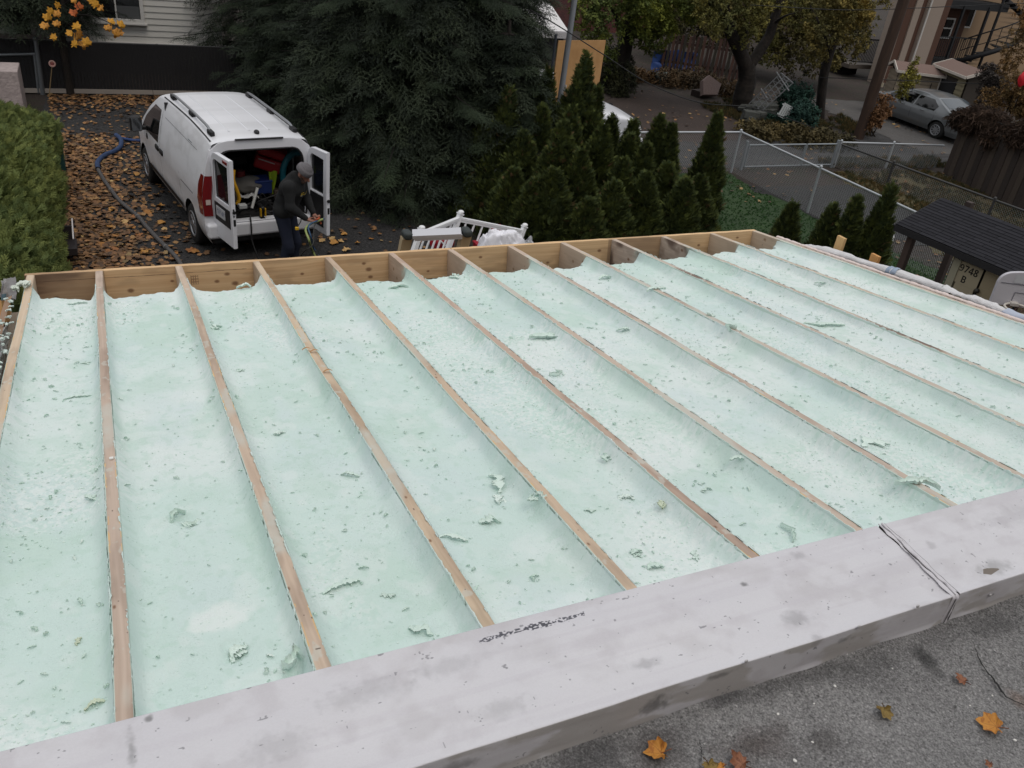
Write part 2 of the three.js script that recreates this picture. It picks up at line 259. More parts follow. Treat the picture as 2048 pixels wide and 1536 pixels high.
function scrap(px, py, kind, L, W, rot, mi, words, opt = {}) {
  const q = roofLocal(px, py, -0.055), i = bayAt(q.x), h = foamH(i, q.x, q.z) + (opt.lift || -0.002), w = roofWorld(q.x, h, q.z);
  const s = Math.round(px * 7 + py), g = kind === 'lump' ? lump(L, s) : shaving(L, W, (opt.arch ?? 0.012) * 0.7, opt.curl ?? 0.5, opt.rag ?? 0.7, s);
  g.rotateY(rot); if (opt.tilt) g.rotateX(opt.tilt);
  const m = obj('foam_scrap', g, mintMats[mi]); m.position.copy(w); m.rotation.x = -SL; m.scale.set(0.86, 0.7, 0.86);
  m.userData = { label: words, category: 'foam scrap', group: 'foam shavings lying on the insulated bays' };
}
scrap(370, 1042, 'lump', 0.06, 0, 0.3, 1, 'crumpled pale green foam curl in second bay, halfway to the parapet');
scrap(352, 1030, 'strip', 0.075, 0.035, 0.7, 1, 'small dark green foam flap left of the crumpled curl in second bay', { arch: 0.03, curl: 0.9 });
scrap(478, 1310, 'lump', 0.055, 0, 0, 0, 'largest crumpled foam clump in the second bay near the grey parapet');
scrap(600, 1333, 'strip', 0.085, 0.06, 0.15, 0, 'ragged foam flap against the parapet at the end of the second joist', { arch: 0.05, curl: 0.9, lift: 0.01 });
scrap(683, 1172, 'strip', 0.125, 0.02, 0.05, 1, 'long thin bowed foam shaving in third bay above the torn hollow', { arch: 0.022, rag: 1 });
scrap(776, 1182, 'lump', 0.028, 0, 0.3, 1, 'small oval foam crumb right of the long bowed shaving');
scrap(842, 1258, 'strip', 0.08, 0.03, -0.7, 1, 'forked green foam shaving beside the third joist near the parapet', { arch: 0.02 });
scrap(700, 952, 'strip', 0.075, 0.02, -0.5, 1, 'hook shaped dark foam shaving in the middle of the third bay', { arch: 0.025, rag: 1 });
scrap(998, 962, 'strip', 0.14, 0.035, 1.45, 0, 'long ragged foam shaving lying along the fourth bay', { arch: 0.03, rag: 1.2 });
scrap(1003, 990, 'lump', 0.04, 0, 1, 2, 'lumpy tip of shredded foam below the long ragged shaving');
scrap(980, 1042, 'strip', 0.075, 0.035, 0.05, 1, 'dark edged foam flake in the fourth bay below the ragged shaving', { arch: 0.018, rag: 0.9 });
scrap(1078, 1022, 'lump', 0.045, 0, 0.7, 1, 'bent foam flake leaning on the fourth joist');
scrap(905, 1078, 'strip', 0.11, 0.022, -0.45, 0, 'pointed foam sliver sticking out from the third joist', { arch: 0.018 });
scrap(1100, 676, 'strip', 0.24, 0.06, -0.2, 1, 'largest flat shard of foam, a long plate in the sixth bay', { arch: 0.022, rag: 0.6 });
scrap(1112, 745, 'strip', 0.08, 0.035, 0.4, 0, 'cupped foam flake below the long flat shard', { arch: 0.004, curl: 1.2 });
scrap(1255, 992, 'lump', 0.038, 0, 0.5, 2, 'pale shredded foam rosette in the fifth bay left of a yellowed one');
scrap(1325, 1013, 'lump', 0.036, 0, 1.5, 3, 'yellowed round clump of foam in the fifth bay');
scrap(1221, 923, 'lump', 0.04, 0, 2.5, 1, 'dark green foam tuft near the foot of the fifth joist');
scrap(1180, 1020, 'strip', 0.045, 0.018, -0.6, 1, 'tiny curved foam sliver left of the pale rosette');
scrap(1275, 1108, 'lump', 0.032, 0, 0.2, 1, 'rounded foam crumb in the fifth bay near the parapet');
scrap(1311, 1133, 'strip', 0.06, 0.03, 0, 1, 'flat oval foam flake nearest the parapet in the fifth bay', { arch: 0.014 });
scrap(1392, 1107, 'lump', 0.028, 0, 0.6, 0, 'round foam crumb right of the oval flake by the parapet');
scrap(1578, 1062, 'strip', 0.1, 0.03, 1.3, 0, 'upright rolled foam shaving in the sixth bay by the parapet', { arch: 0.02, curl: 1.1, tilt: 0.1 });
scrap(1412, 977, 'strip', 0.05, 0.016, -0.2, 1, 'thin dark foam crescent in the sixth bay', { arch: 0.015 });
scrap(1480, 938, 'strip', 0.1, 0.03, -0.35, 1, 'forked foam shaving below the sixth joist', { arch: 0.016, rag: 1.1 });
scrap(1748, 886, 'strip', 0.14, 0.06, -0.1, 0, 'broad flat foam oval in the eighth bay', { arch: 0.006, rag: 0.5, curl: 0.3 });
scrap(1828, 994, 'strip', 0.17, 0.055, -0.75, 0, 'big curling foam peel in the seventh bay at the right end of the parapet', { arch: 0.05, curl: 0.7, rag: 0.8 });
scrap(1650, 655, 'strip', 0.26, 0.04, -0.32, 1, 'long thin foam sliver in the right hand bays beside a rippled edge', { arch: 0.02 });
scrap(1410, 650, 'lump', 0.055, 0, 0.2, 0, 'tangle of shredded foam in the eighth bay');
scrap(1460, 678, 'strip', 0.07, 0.05, 0, 1, 'rounded foam scale right of the shredded tangle', { arch: 0.02, curl: 0.9 });
scrap(1250, 662, 'strip', 0.1, 0.03, -0.7, 1, 'curved foam shaving in the seventh bay beside a joist', { arch: 0.03 });
scrap(1310, 597, 'strip', 0.15, 0.05, -0.25, 0, 'foam flake with a light edge in the eighth bay', { arch: 0.02, rag: 1 });
scrap(562, 866, 'lump', 0.04, 0, 1.1, 0, 'ring of thin foam curls in the third bay');
scrap(152, 604, 'strip', 0.12, 0.025, 0.02, 0, 'thin foam flake beside the far rim in the leftmost bay', { arch: 0.012 });
scrap(796, 574, 'strip', 0.14, 0.05, -0.1, 1, 'dark edged foam shard near the far rim in the fifth bay', { arch: 0.02, tilt: -0.1 });
scrap(1212, 557, 'strip', 0.1, 0.05, 0.1, 0, 'arched foam loop near the far rim in the eighth bay', { arch: 0.04, curl: 0.5 });
scrap(1645, 572, 'strip', 0.12, 0.03, -0.4, 1, 'green grey foam stick lying in the next to last bay', { arch: 0.014 });
scrap(910, 552, 'lump', 0.05, 0, 0.4, 0, 'heap of foam crumbs at the rim end of the sixth bay');
scrap(488, 575, 'strip', 0.09, 0.04, -0.2, 0, 'loose foam flap at the rim end of the third bay', { arch: 0.02, lift: 0.01 });
scrap(482, 736, 'lump', 0.035, 0, 0.4, 1, 'speckled green foam crumb in the upper third bay');
scrap(430, 655, 'lump', 0.05, 0, 0.4, 0, 'scattered foam curl near the second joist at the far end');
scrap(155, 790, 'strip', 0.12, 0.018, 0.05, 1, 'long narrow foam splinter in the leftmost bay', { arch: 0.008, rag: 1 });
scrap(168, 722, 'lump', 0.035, 0, 0.4, 1, 'foam crumb above the narrow splinter in the leftmost bay');
scrap(155, 1275, 'strip', 0.035, 0.012, 1.1, 3, 'olive tinted foam sliver beside the first joist');
scrap(190, 1405, 'strip', 0.055, 0.016, 0.1, 3, 'curved olive foam crescent nearest the parapet in the leftmost bay', { arch: 0.018 });
scrap(190, 1000, 'lump', 0.045, 0, 0.4, 1, 'shredded foam against the first joist, halfway along');
{ // countless crumbs
  const gs = [shaving(0.034, 0.011, 0.008, 0.5, 0.8, 3, 0.004), shaving(0.024, 0.016, 0.006, 0.9, 0.9, 8, 0.004)], crumb = [];
  const ico = new THREE.IcosahedronGeometry(0.0045, 1); { const p = ico.attributes.position; for (let i = 0; i < p.count; i++) { const k = 0.75 + 0.5 * h2(Math.round(p.getX(i) * 9e4), Math.round(p.getY(i) * 9e4) + Math.round(p.getZ(i) * 9e4) * 7, 4); p.setXYZ(i, p.getX(i) * k * 1.3, p.getY(i) * k * 0.7, p.getZ(i) * k); } ico.computeVertexNormals(); }
  const grp = thing('foam_crumbs', 'countless small foam flakes and crumbs scattered over the sprayed bays', 'foam crumbs'); grp.userData.kind = 'stuff'; grp.rotation.x = -SL;
  const crumbC = () => { const t = rnd(); return C(lerp(200, 220, t), lerp(222, 233, t), lerp(211, 226, t)); };
  const put = (g, n, dens, mat, sc) => {
    const im = new THREE.InstancedMesh(g, mat, n); im.name = 'crumb'; const o = new THREE.Object3D(); let k = 0, guard = 0;
    while (k < n && guard++ < n * 60) { const x = rr(0.08, 4.86), z = rr(0.4, 3.44), i = bayAt(x - 0.0), a = jx(i, z) + 0.026, b = jx(i + 1, z) - 0.026; if (x < a || x > b) continue; if (rnd() > dens(x, z, i, Math.min(x - a, b - x))) continue;
      o.position.set(x, foamH(i, x, z) + 0.001, z); o.rotation.set(rr(-0.25, 0.25), rr(0, 6.28), rr(-0.25, 0.25)); const s = sc(); o.scale.set(s * rr(0.7, 1.3), s * rr(0.6, 1.2), s); o.updateMatrix(); im.setMatrixAt(k, o.matrix); im.setColorAt(k, crumbC()); k++; }
    im.count = k; stuff(im); grp.add(im);
  };
  const cl = (x, z) => sst(0.5, 0.75, fbm(x * 4, z * 4, 3, 861));
  const white = std(0xffffff, 0.9, two);
  put(gs[0], 1600, (x, z, i) => 0.25 + (i === 0 ? 0.5 : 0) + cl(x, z), white, () => rr(0.16, 0.3) + 0.5 * Math.pow(rnd(), 5));
  put(gs[1], 800, (x, z, i) => 0.25 + (i === 0 ? 0.5 : 0) + cl(x, z), white, () => rr(0.18, 0.35) + 0.5 * Math.pow(rnd(), 4));
  put(ico, 6000, (x, z, i, t) => { const a = jx(i, z); return 0.04 + 0.7 * sst(0.5, 0.66, fbm(x * 2.6, z * 1.7, 3, 721)) + 1.0 * Math.exp(-(x - a) / 0.07) * sst(0.3, 0.6, vn(z * 1.7, i, 722)); }, white, () => rr(0.2, 0.65));
}
const felt = []; { const f = (x, y, r, s, a, c) => { const q = onY(x, y, 0.392); felt.push([q.x + 0.2, q.z - 3.728, r, s, a, ...c]); };
  f(1850, 1320, 0.035, 0.06, 0.75, [40, 40, 40]); f(1440, 1400, 0.06, 0.03, 0.5, [50, 50, 52]); f(1510, 1490, 0.12, 0.05, 0.55, [62, 50, 46]); f(1320, 1500, 0.1, 0.05, 0.5, [70, 64, 62]); f(1640, 1480, 0.06, 0.04, 0.4, [60, 56, 54]); f(1180, 1520, 0.09, 0.05, 0.5, [58, 58, 60]); f(1720, 1345, 0.12, 0.04, 0.35, [76, 76, 76]); f(1950, 1500, 0.3, 0.12, 0.3, [140, 140, 140]); f(1985, 1250, 0.1, 0.04, 0.4, [68, 68, 68]); f(1600, 1360, 0.2, 0.03, 0.4, [66, 66, 66]); f(2040, 1400, 0.03, 0.05, 0.4, [140, 104, 84]); }
// ---------------------------------------------------------------- walls under the roof frame, parapet, flat roof of the house
const PY = 0.50, PZ0 = 3.425, PZ1 = 3.728, MY = 0.392;
{
  const w = thing('extension_wall', 'plain walls of the extension under the new wooden roof frame', 'wall');
  const m = std(C(150, 140, 128), 0.9, { bumpMap: noiseBump, bumpScale: 0.003 });
  obj('front_wall', box(4.9, 3.2, 0.12, 2.46, G + 1.6, -0.075), m, w);
  obj('side_wall', box(0.12, 3.2, 3.4, -0.05, G + 1.6, 1.72), m, w); obj('side_wall', box(0.12, 3.2, 3.4, 4.98, G + 1.6, 1.72), m, w);
  const h = thing('house_wall', 'outside wall of the house below the grey parapet', 'wall'); obj('wall', box(24, -G + 0.3, 0.2, 2, (G + 0.3) / 2, 3.58), m, h);
  const up = thing('added_upper_wall', 'unseen upper wall added behind the flat roof to darken the parapet face', 'house'); obj('wall', box(24, 4.2, 0.25, 2, MY + 2.1, 7.4), std(C(92, 74, 66), 0.9, { bumpMap: noiseBump, bumpScale: 0.01 }), up); obj('coping', box(24.3, 0.12, 0.4, 2, MY + 4.26, 7.4), std(C(120, 118, 116), 0.8), up);  // unseen wall and coping, added to darken the parapet face and the felt
}
const capTex = (L, s, marks) => { const t = tex(2048, 512, (u, v) => {
  const x = u * L, y = v * 0.42; // y 0..0.31 top (0 far), then the front face
  const a = fbm(x * 3.2, y * 5, 4, s), b = fbm(x * 14, y * 16, 4, s + 3), d = fbm(x * 1.4 + 4, y * 3, 3, s + 5), st = fbm(x * 2, y * 60, 2, s + 7);
  let c = mix3([203, 202, 207], [215, 214, 217], a); c = mix3(c, [184, 180, 184], sst(0.5, 0.78, b) * 0.35); c = mix3(c, [176, 172, 176], sst(0.6, 0.78, d) * 0.4 * (0.4 + b));
  c = mix3(c, [192, 188, 195], sst(0.55, 0.75, st) * 0.2);
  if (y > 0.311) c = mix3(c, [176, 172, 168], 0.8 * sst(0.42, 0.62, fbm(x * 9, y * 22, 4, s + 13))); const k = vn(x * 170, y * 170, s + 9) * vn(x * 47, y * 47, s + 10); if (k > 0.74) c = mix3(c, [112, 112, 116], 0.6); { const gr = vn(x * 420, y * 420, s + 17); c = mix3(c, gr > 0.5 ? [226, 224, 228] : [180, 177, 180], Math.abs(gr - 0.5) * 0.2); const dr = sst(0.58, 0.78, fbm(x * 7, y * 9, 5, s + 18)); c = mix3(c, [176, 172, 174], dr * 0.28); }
  for (const q of marks) { const dx = (x - q[0]) / q[2], dy = (y - q[1]) / q[3], e = Math.hypot(dx, dy) + (fbm(x * 60, y * 60, 3, s + 20) - 0.5) * q[5]; if (e < 1.2) c = mix3(c, [q[6] ?? 110, q[6] ?? 108, q[6] ?? 110], (1 - sst(0.2, 1.2, e)) * q[4] * 0.75); }
  for (const q of marks.scuffs || []) { const tt = (x - q[0]) / (q[2] - q[0]); if (tt > 0 && tt < 1) { const yy = lerp(q[1], q[3], tt), n = vn(x * 260, y * 260, s + 30), n2 = vn(x * 60, 3, s + 31); if (Math.abs(y - yy) < q[4] * (0.4 + n2) && n > q[5]) c = mix3(c, [72, 72, 80], 0.85); } }
  return c; }); t.wrapS = t.wrapT = THREE.ClampToEdgeWrapping; return t; };
function capGeo(x0, x1, s, dents) { // bent sheet: drip edge at the back, top, rounded nose, front face with a wavy lower edge
  const L = x1 - x0, NX = 260, prof = []; const top = 22, fr = 12;
  for (let k = 0; k <= 3; k++) prof.push([PY - 0.06 + k * 0.0195, PZ0, 0]);
  for (let k = 0; k <= top; k++) prof.push([PY, PZ0 + 0.002 + (PZ1 - PZ0 - 0.008) * k / top, (0.31 * k / top) / 0.42]);
  prof.push([PY - 0.0006, PZ1 - 0.0012, 0.31 / 0.42], [PY - 0.003, PZ1, 0.315 / 0.42]);
  for (let k = 1; k <= fr; k++) prof.push([PY - 0.005 - (PY - MY - 0.005) * k / fr, PZ1 + 0.004 * k / fr, (0.315 + 0.105 * k / fr) / 0.42]);
  return gridGeo(NX, prof.length - 1, (a, b, i, j) => { const q = prof[j], x = x0 + a * L; let y = q[0], z = q[1];
    if (j > 4 && j < 4 + top) { y += (fbm(x * 2.3, z * 6, 3, s) - 0.5) * 0.009 + (Math.abs(fbm(x * 5 + z * 3, z * 4 - x * 2, 3, s + 2) - 0.5) - 0.12) * 0.012 - 0.002; for (const d of dents) { const e = Math.hypot((x - d[0]) / d[2], (z - d[1]) / d[3]); if (e < 2) y -= d[4] * Math.exp(-e * e * 1.5); } }
    if (j > 4 + top) z += (fbm(x * 3, y * 10, 3, s + 4) - 0.5) * 0.006;
    if (j >= prof.length - 2) { const n = Math.max(0, fbm(x * 5, 1, 3, s + 6) - 0.45); y += j === prof.length - 1 ? -0.012 : 0; z += n * 0.03 * (j === prof.length - 1 ? 1 : 0.4); }
    return [x, y, z, a, q[2]]; });
}
{
  const p = thing('parapet', 'low parapet with a dented grey white metal cap between foam bays and house roof', 'parapet');
  const core = obj('parapet_core', box(24, 0.5, PZ1 - PZ0 - 0.03, 2, PY - 0.262, (PZ0 + PZ1) / 2 - 0.002), std(C(120, 112, 104), 0.9), p);
  const sm = onY(1770, 1050, PY), sn = onY(1910, 1195, PY); const seamX = (sm.x + sn.x) / 2; // 2.50
  const w0 = PZ0, lx = (x, y) => { const q = onY(x, y, PY); return [q.x + 1.6, q.z - w0]; };
  const m1 = []; for (const [x, y, r, s, al, n, g] of [[1600, 1110, 0.03, 0.02, 0.35, 0.8], [1600, 1240, 0.05, 0.03, 0.4, 1], [1645, 1285, 0.02, 0.02, 0.3, 1], [1490, 1165, 0.01, 0.012, 0.7, 1.5, 70], [1300, 1330, 0.05, 0.02, 0.35, 1], [1010, 1420, 0.07, 0.03, 0.25, 1], [560, 1490, 0.08, 0.04, 0.22, 1], [265, 1500, 0.01, 0.05, 0.5, 1.2, 90], [300, 1435, 0.01, 0.01, 0.7, 1.2, 80], [900, 1330, 0.1, 0.03, 0.2, 1], [740, 1380, 0.12, 0.04, 0.2, 1.2]]) m1.push([...lx(x, y), r, s, al, n, g]);
  m1.push([1.88 + 1.6 - 0.36, 0.36, 0.045, 0.03, 0.75, 1.1, 78], [1.02 + 1.6, 0.35, 0.05, 0.02, 0.5, 1.2, 70], [0.8 + 1.6, 0.34, 0.04, 0.015, 0.5, 1.2, 60], [1.7 + 1.6, 0.33, 0.05, 0.01, 0.5, 1.3, 70], [2.1 + 1.6, 0.345, 0.03, 0.012, 0.5, 1.3, 70]);
  const a = lx(958, 1280), b = lx(1172, 1224); m1.scuffs = [[a[0], a[1], b[0], b[1], 0.006, 0.42], [lx(1000, 1263)[0], lx(1000, 1263)[1] + 0.004, lx(1110, 1240)[0], lx(1110, 1240)[1] + 0.003, 0.008, 0.6]];
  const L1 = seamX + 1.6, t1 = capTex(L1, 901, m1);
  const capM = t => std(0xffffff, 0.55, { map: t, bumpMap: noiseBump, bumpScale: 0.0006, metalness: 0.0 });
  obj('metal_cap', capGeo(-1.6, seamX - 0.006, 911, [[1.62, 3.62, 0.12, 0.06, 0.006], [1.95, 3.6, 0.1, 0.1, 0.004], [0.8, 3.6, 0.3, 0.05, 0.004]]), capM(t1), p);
  const m2 = [[0.22, 0.26, 0.07, 0.035, 0.5, 0.9, 112], [0.1, 0.12, 0.02, 0.02, 0.3, 1], [0.55, 0.35, 0.05, 0.012, 0.5, 1, 80], [0.5, 0.1, 0.2, 0.05, 0.15, 1]]; m2.scuffs = [];
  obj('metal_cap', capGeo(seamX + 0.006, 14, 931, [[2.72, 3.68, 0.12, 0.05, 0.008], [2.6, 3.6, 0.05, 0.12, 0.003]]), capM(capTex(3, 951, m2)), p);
  { const g = p.children[2].geometry, u = g.attributes.uv, q = g.attributes.position; for (let i = 0; i < u.count; i++) u.setX(i, clamp((q.getX(i) - seamX) / 3, 0, 1)); }
  // crimped standing seam running across the cap and down its face
  const sx = (t, o) => lerp(sm.x - 0.004, sn.x + 0.012, t) + o + (fbm(t * 7, o * 90, 3, 961) - 0.5) * 0.014;
  const ridge = (o, h, w) => gridGeo(6, 70, (a2, b2) => { const z = b2 < 0.78 ? lerp(PZ0 - 0.002, PZ1 + 0.002, b2 / 0.78) : PZ1 + 0.003, y = b2 < 0.78 ? PY : lerp(PY, MY + 0.006, (b2 - 0.78) / 0.22), k = Math.sin(Math.PI * a2) * h * (0.6 + 0.8 * vn(b2 * 30, o * 50, 971)); const t = clamp((z - PZ0) / (PZ1 - PZ0)); return [sx(t, o + (a2 - 0.5) * w), b2 < 0.78 ? y + k + 0.0005 : y, b2 < 0.78 ? z : z + k]; });
  const seamMat = std(C(205, 202, 206), 0.5);
  obj('seam', [ridge(0, 0.005, 0.012), ridge(-0.013, 0.003, 0.009)], seamMat, p);
  obj('seam_gap', [gridGeo(1, 40, (a2, b2) => [sx(b2, -0.0065) + (a2 - 0.5) * 0.0018 * (0.5 + vn(b2 * 20, 3, 5)), PY + 0.003, lerp(PZ0, PZ1, b2)]), gridGeo(1, 40, (a2, b2) => [sx(b2, 0.009) + (a2 - 0.5) * 0.0016 * (0.4 + vn(b2 * 14, 8, 5)), PY + 0.0032, lerp(PZ0, PZ1, b2)]), gridGeo(1, 20, (a2, b2) => [sx(1, -0.009) + (a2 - 0.5) * 0.004, lerp(PY - 0.006, MY + 0.01, b2), PZ1 + 0.007])], std(C(96, 94, 96), 0.8, two), p);
  for (const [x, y] of [[1717, 1253], [1492, 1322], [1835, 1212], [1980, 1190]]) { const q = at(x, y, 1), d = ray(x, y), t = (PZ1 + 0.003 - camera.position.z) / d.z, w = camera.position.clone().addScaledVector(d, t); const g = new THREE.SphereGeometry(0.0055, 10, 6); g.scale(1, 1, 0.6); g.translate(w.x, w.y, PZ1 + 0.004); obj('screw_head', g, std(C(190, 188, 188), 0.4, { metalness: 0.3 }), p); }
}
{ // flat roof of the house: mineral surfaced felt
  const t = tex(2048, 2048, (u, v) => {
    const x = u * 3, y = v * 3, g = vn(x * 420, y * 420, 1001), g2 = vn(x * 230, y * 230, 1003), a = fbm(x * 2, y * 2, 4, 1005), b = fbm(x * 9, y * 9, 4, 1007);
    let k = 157 + (g - 0.5) * 62 + (g2 - 0.5) * 52 + (a - 0.5) * 40 + (b - 0.5) * 26; if (g > 0.93) k += 40; if (g2 < 0.08) k -= 28;
    let c = [k, k * 0.99, k * 0.985];
    for (const q of felt) { const d = Math.hypot((x - q[0]) / q[2], (y - q[1]) / q[3]) + (fbm(x * 26, y * 26, 4, 1009) - 0.5) * 0.9; if (d < 1.3) c = mix3(c, [q[5] * (0.7 + 0.6 * g), q[6] * (0.7 + 0.6 * g), q[7] * (0.7 + 0.6 * g)], (1 - sst(0.2, 1.3, d)) * q[4] * 0.8); }
    return c; });
  t.wrapS = t.wrapT = THREE.RepeatWrapping;
  const bt = tex(1024, 1024, (u, v) => 0.6 * vn(u * 360, v * 360, 1011, 360, 360) + 0.4 * vn(u * 170, v * 170, 1013, 170, 170), false); bt.repeat.set(24, 18);
  const m = std(0xffffff, 0.9, { map: t, bumpMap: bt, bumpScale: 0.004 });
  const g = gridGeo(150, 60, (a, b) => { const x = -1 + 7 * a, z = PZ1 - 0.02 + 2.6 * b; return [x, MY + (fbm(x * 2, z * 2, 3, 1015) - 0.5) * 0.008 + 0.012 * Math.exp(-(z - PZ1) / 0.06) * (0.5 + fbm(x * 6, 1, 3, 1017)), z, (x + 0.2) / 3, (z - PZ1) / 3]; });
  struct('flat_roof', g, m);
  struct('roof_slab', box(24, 0.25, 9, 2, MY - 0.14, PZ1 + 4.52), std(C(90, 90, 90), 0.9));
  const crack = (pts, w) => { const q = pts.map(([x, y]) => onY(x, y, MY + 0.004)); const c = new THREE.CatmullRomCurve3(q, false, 'centripetal'); return gridGeo(1, 60, (a, b) => { const v = c.getPoint(b); return [v.x + (a - 0.5) * w * (0.3 + 1.1 * vn(b * 17, 2, 3)) * Math.sin(Math.PI * clamp(b, 0.06, 0.94)) + (fbm(b * 30, 1, 2, 4) - 0.5) * 0.006, v.y + 0.003, v.z]; }); };
  const ck = obj('roof_crack', crack([[1942, 1275], [1950, 1300], [1966, 1335], [1990, 1365], [2012, 1395], [2048, 1412], [2090, 1425]], 0.007), std(C(38, 37, 37), 0.95, two)); const ck2 = obj('roof_crack', crack([[1395, 1475], [1402, 1500], [1398, 1536]], 0.003), std(C(38, 37, 37), 0.95, two)); ck2.userData = { label: 'short hairline crack in the felt right of the leftmost orange leaf', category: 'crack' }; ck.userData = { label: 'jagged dark crack across the grey roofing felt at lower right', category: 'crack' };
}
// fallen maple leaves
const LOBE = [[0, 1], [0.16, 0.8], [0.3, 0.7], [0.5, 0.9], [0.62, 0.74], [0.72, 0.62], [0.92, 0.74], [1, 0.46], [1.15, 0.34], [1.45, 0.46], [1.7, 0.24]]; // angle/(pi/2) from the tip, radius
function leafR(th) { let a = Math.abs(th) / (Math.PI / 2); if (a > 1.7) return lerp(0.24, 0.1, (a - 1.7) / 0.3); for (let k = 1; k < LOBE.length; k++) if (a <= LOBE[k][0]) { const t = (a - LOBE[k - 1][0]) / (LOBE[k][0] - LOBE[k - 1][0]); return lerp(LOBE[k - 1][1], LOBE[k][1], t); } return 0.2; }
function mapleLeaf(r, curl, s, na = 72, nr = 5) { return gridGeo(na, nr, (a, b) => { const th = (a - 0.5) * 2 * Math.PI, R = leafR(th) * (1 + 0.12 * (vn(a * 90, s, 1101) - 0.5)) * b * r; const x = Math.sin(th) * R, z = -Math.cos(th) * R; const y = curl * b * b * r * (0.35 + 0.5 * Math.cos(th * 2 + s)) + (fbm(x / r * 2 + s, z / r * 2, 2, 1103) - 0.4) * r * 0.22 + 0.004 + 0.03 * r * Math.abs(Math.sin(th * 3.1)) * b; return [x, Math.max(0.001, y), z, x / r * 0.5 + 0.5, z / r * 0.5 + 0.5]; }); }
function leafTex(c0, c1, c2, s) { return tex(256, 256, (u, v) => { const x = u * 2 - 1, z = v * 2 - 1, th = Math.atan2(x, -z), r = Math.hypot(x, z); let c = mix3(c0, c1, fbm(u * 7, v * 7, 4, s)); c = mix3(c, c2, sst(0.55, 0.75, fbm(u * 11, v * 11, 3, s + 4)) * 0.8); let d = 9; for (const t of [0, 0.52, -0.52, 1.05, -1.05]) d = Math.min(d, Math.abs(Math.sin(th - t * Math.PI / 2)) * r + (Math.cos(th - t * Math.PI / 2) < 0 ? 9 : 0)); if (d < 0.016) c = mix3(c, c1.map(q => q * 0.75), 0.5); return c; }); }
function roofLeaf(px, py, r, turn, curl, cols, label, s) {
  const p = onY(px, py, MY + 0.006), t = leafTex(...cols, s), m = std(0xffffff, 0.75, { map: t, ...two });
  const L = thing('maple_leaf', label, 'leaf', p, turn, 'autumn leaves on the grey roofing felt'); obj('leaf_blade', mapleLeaf(r, curl, s), m, L);
  obj('leaf_stem', tube([[0, 0.004, 0], [0.1 * r, 0.006, 0.3 * r], [0.25 * r, 0.005, 0.62 * r]], 0.0011, 8, 5), std(C(cols[1][0] * 0.7, cols[1][1] * 0.6, cols[1][2] * 0.6), 0.7), L);
}
const OR = [[196, 140, 62], [176, 116, 44], [150, 92, 34]], BR = [[150, 104, 78], [132, 84, 58], [104, 62, 42]], OL = [[142, 120, 66], [120, 98, 48], [92, 72, 36]];
roofLeaf(1990, 1456, 0.048, 0.7, 0.25, OR, 'largest orange maple leaf on the grey felt at the lower right corner', 3);
roofLeaf(1767, 1423, 0.033, 2.2, 0.5, OL, 'folded olive brown leaf in the middle of the grey felt', 5);
roofLeaf(1926, 1365, 0.026, 0.2, 0.35, BR, 'small reddish brown leaf beside the crack in the felt', 7);
roofLeaf(1322, 1508, 0.042, 1.2, 0.5, OR, 'orange maple leaf near the parapet at the bottom of the photo, leftmost', 9);
roofLeaf(1417, 1531, 0.03, 2.9, 0.3, OL, 'olive leaf between two larger leaves at the bottom edge', 11);
roofLeaf(1484, 1532, 0.036, 0.4, 0.5, BR, 'curled red brown leaf at the bottom edge, right of the olive leaf', 13);
roofLeaf(1445, 1536, 0.016, 1.4, 0.4, OR, 'tiny orange leaf fragment pressed against the red brown leaf', 15);
roofLeaf(1978, 1530, 0.014, 1.4, 0.4, BR, 'tiny brown leaf at the bottom edge below the largest leaf', 17);
{ const m = std(C(222, 220, 214), 0.7); let k = 0; for (const [x, y] of [[1985, 1391], [1940, 1411], [1785, 1337], [1625, 1484], [1556, 1428], [1590, 1521], [1628, 1407], [1670, 1372], [2030, 1480]]) { const g = new THREE.DodecahedronGeometry(0.0022 + 0.003 * h2(k, 2, 3)); g.scale(1, 0.5, 1.3); const o = obj('paint_flake', g, m); o.position.copy(onY(x, y, MY + 0.008)); o.rotation.y = k++ * 1.3; o.userData = { label: 'tiny white flake lying on the grey roofing felt', category: 'flake', group: 'white flakes on the felt' }; } }

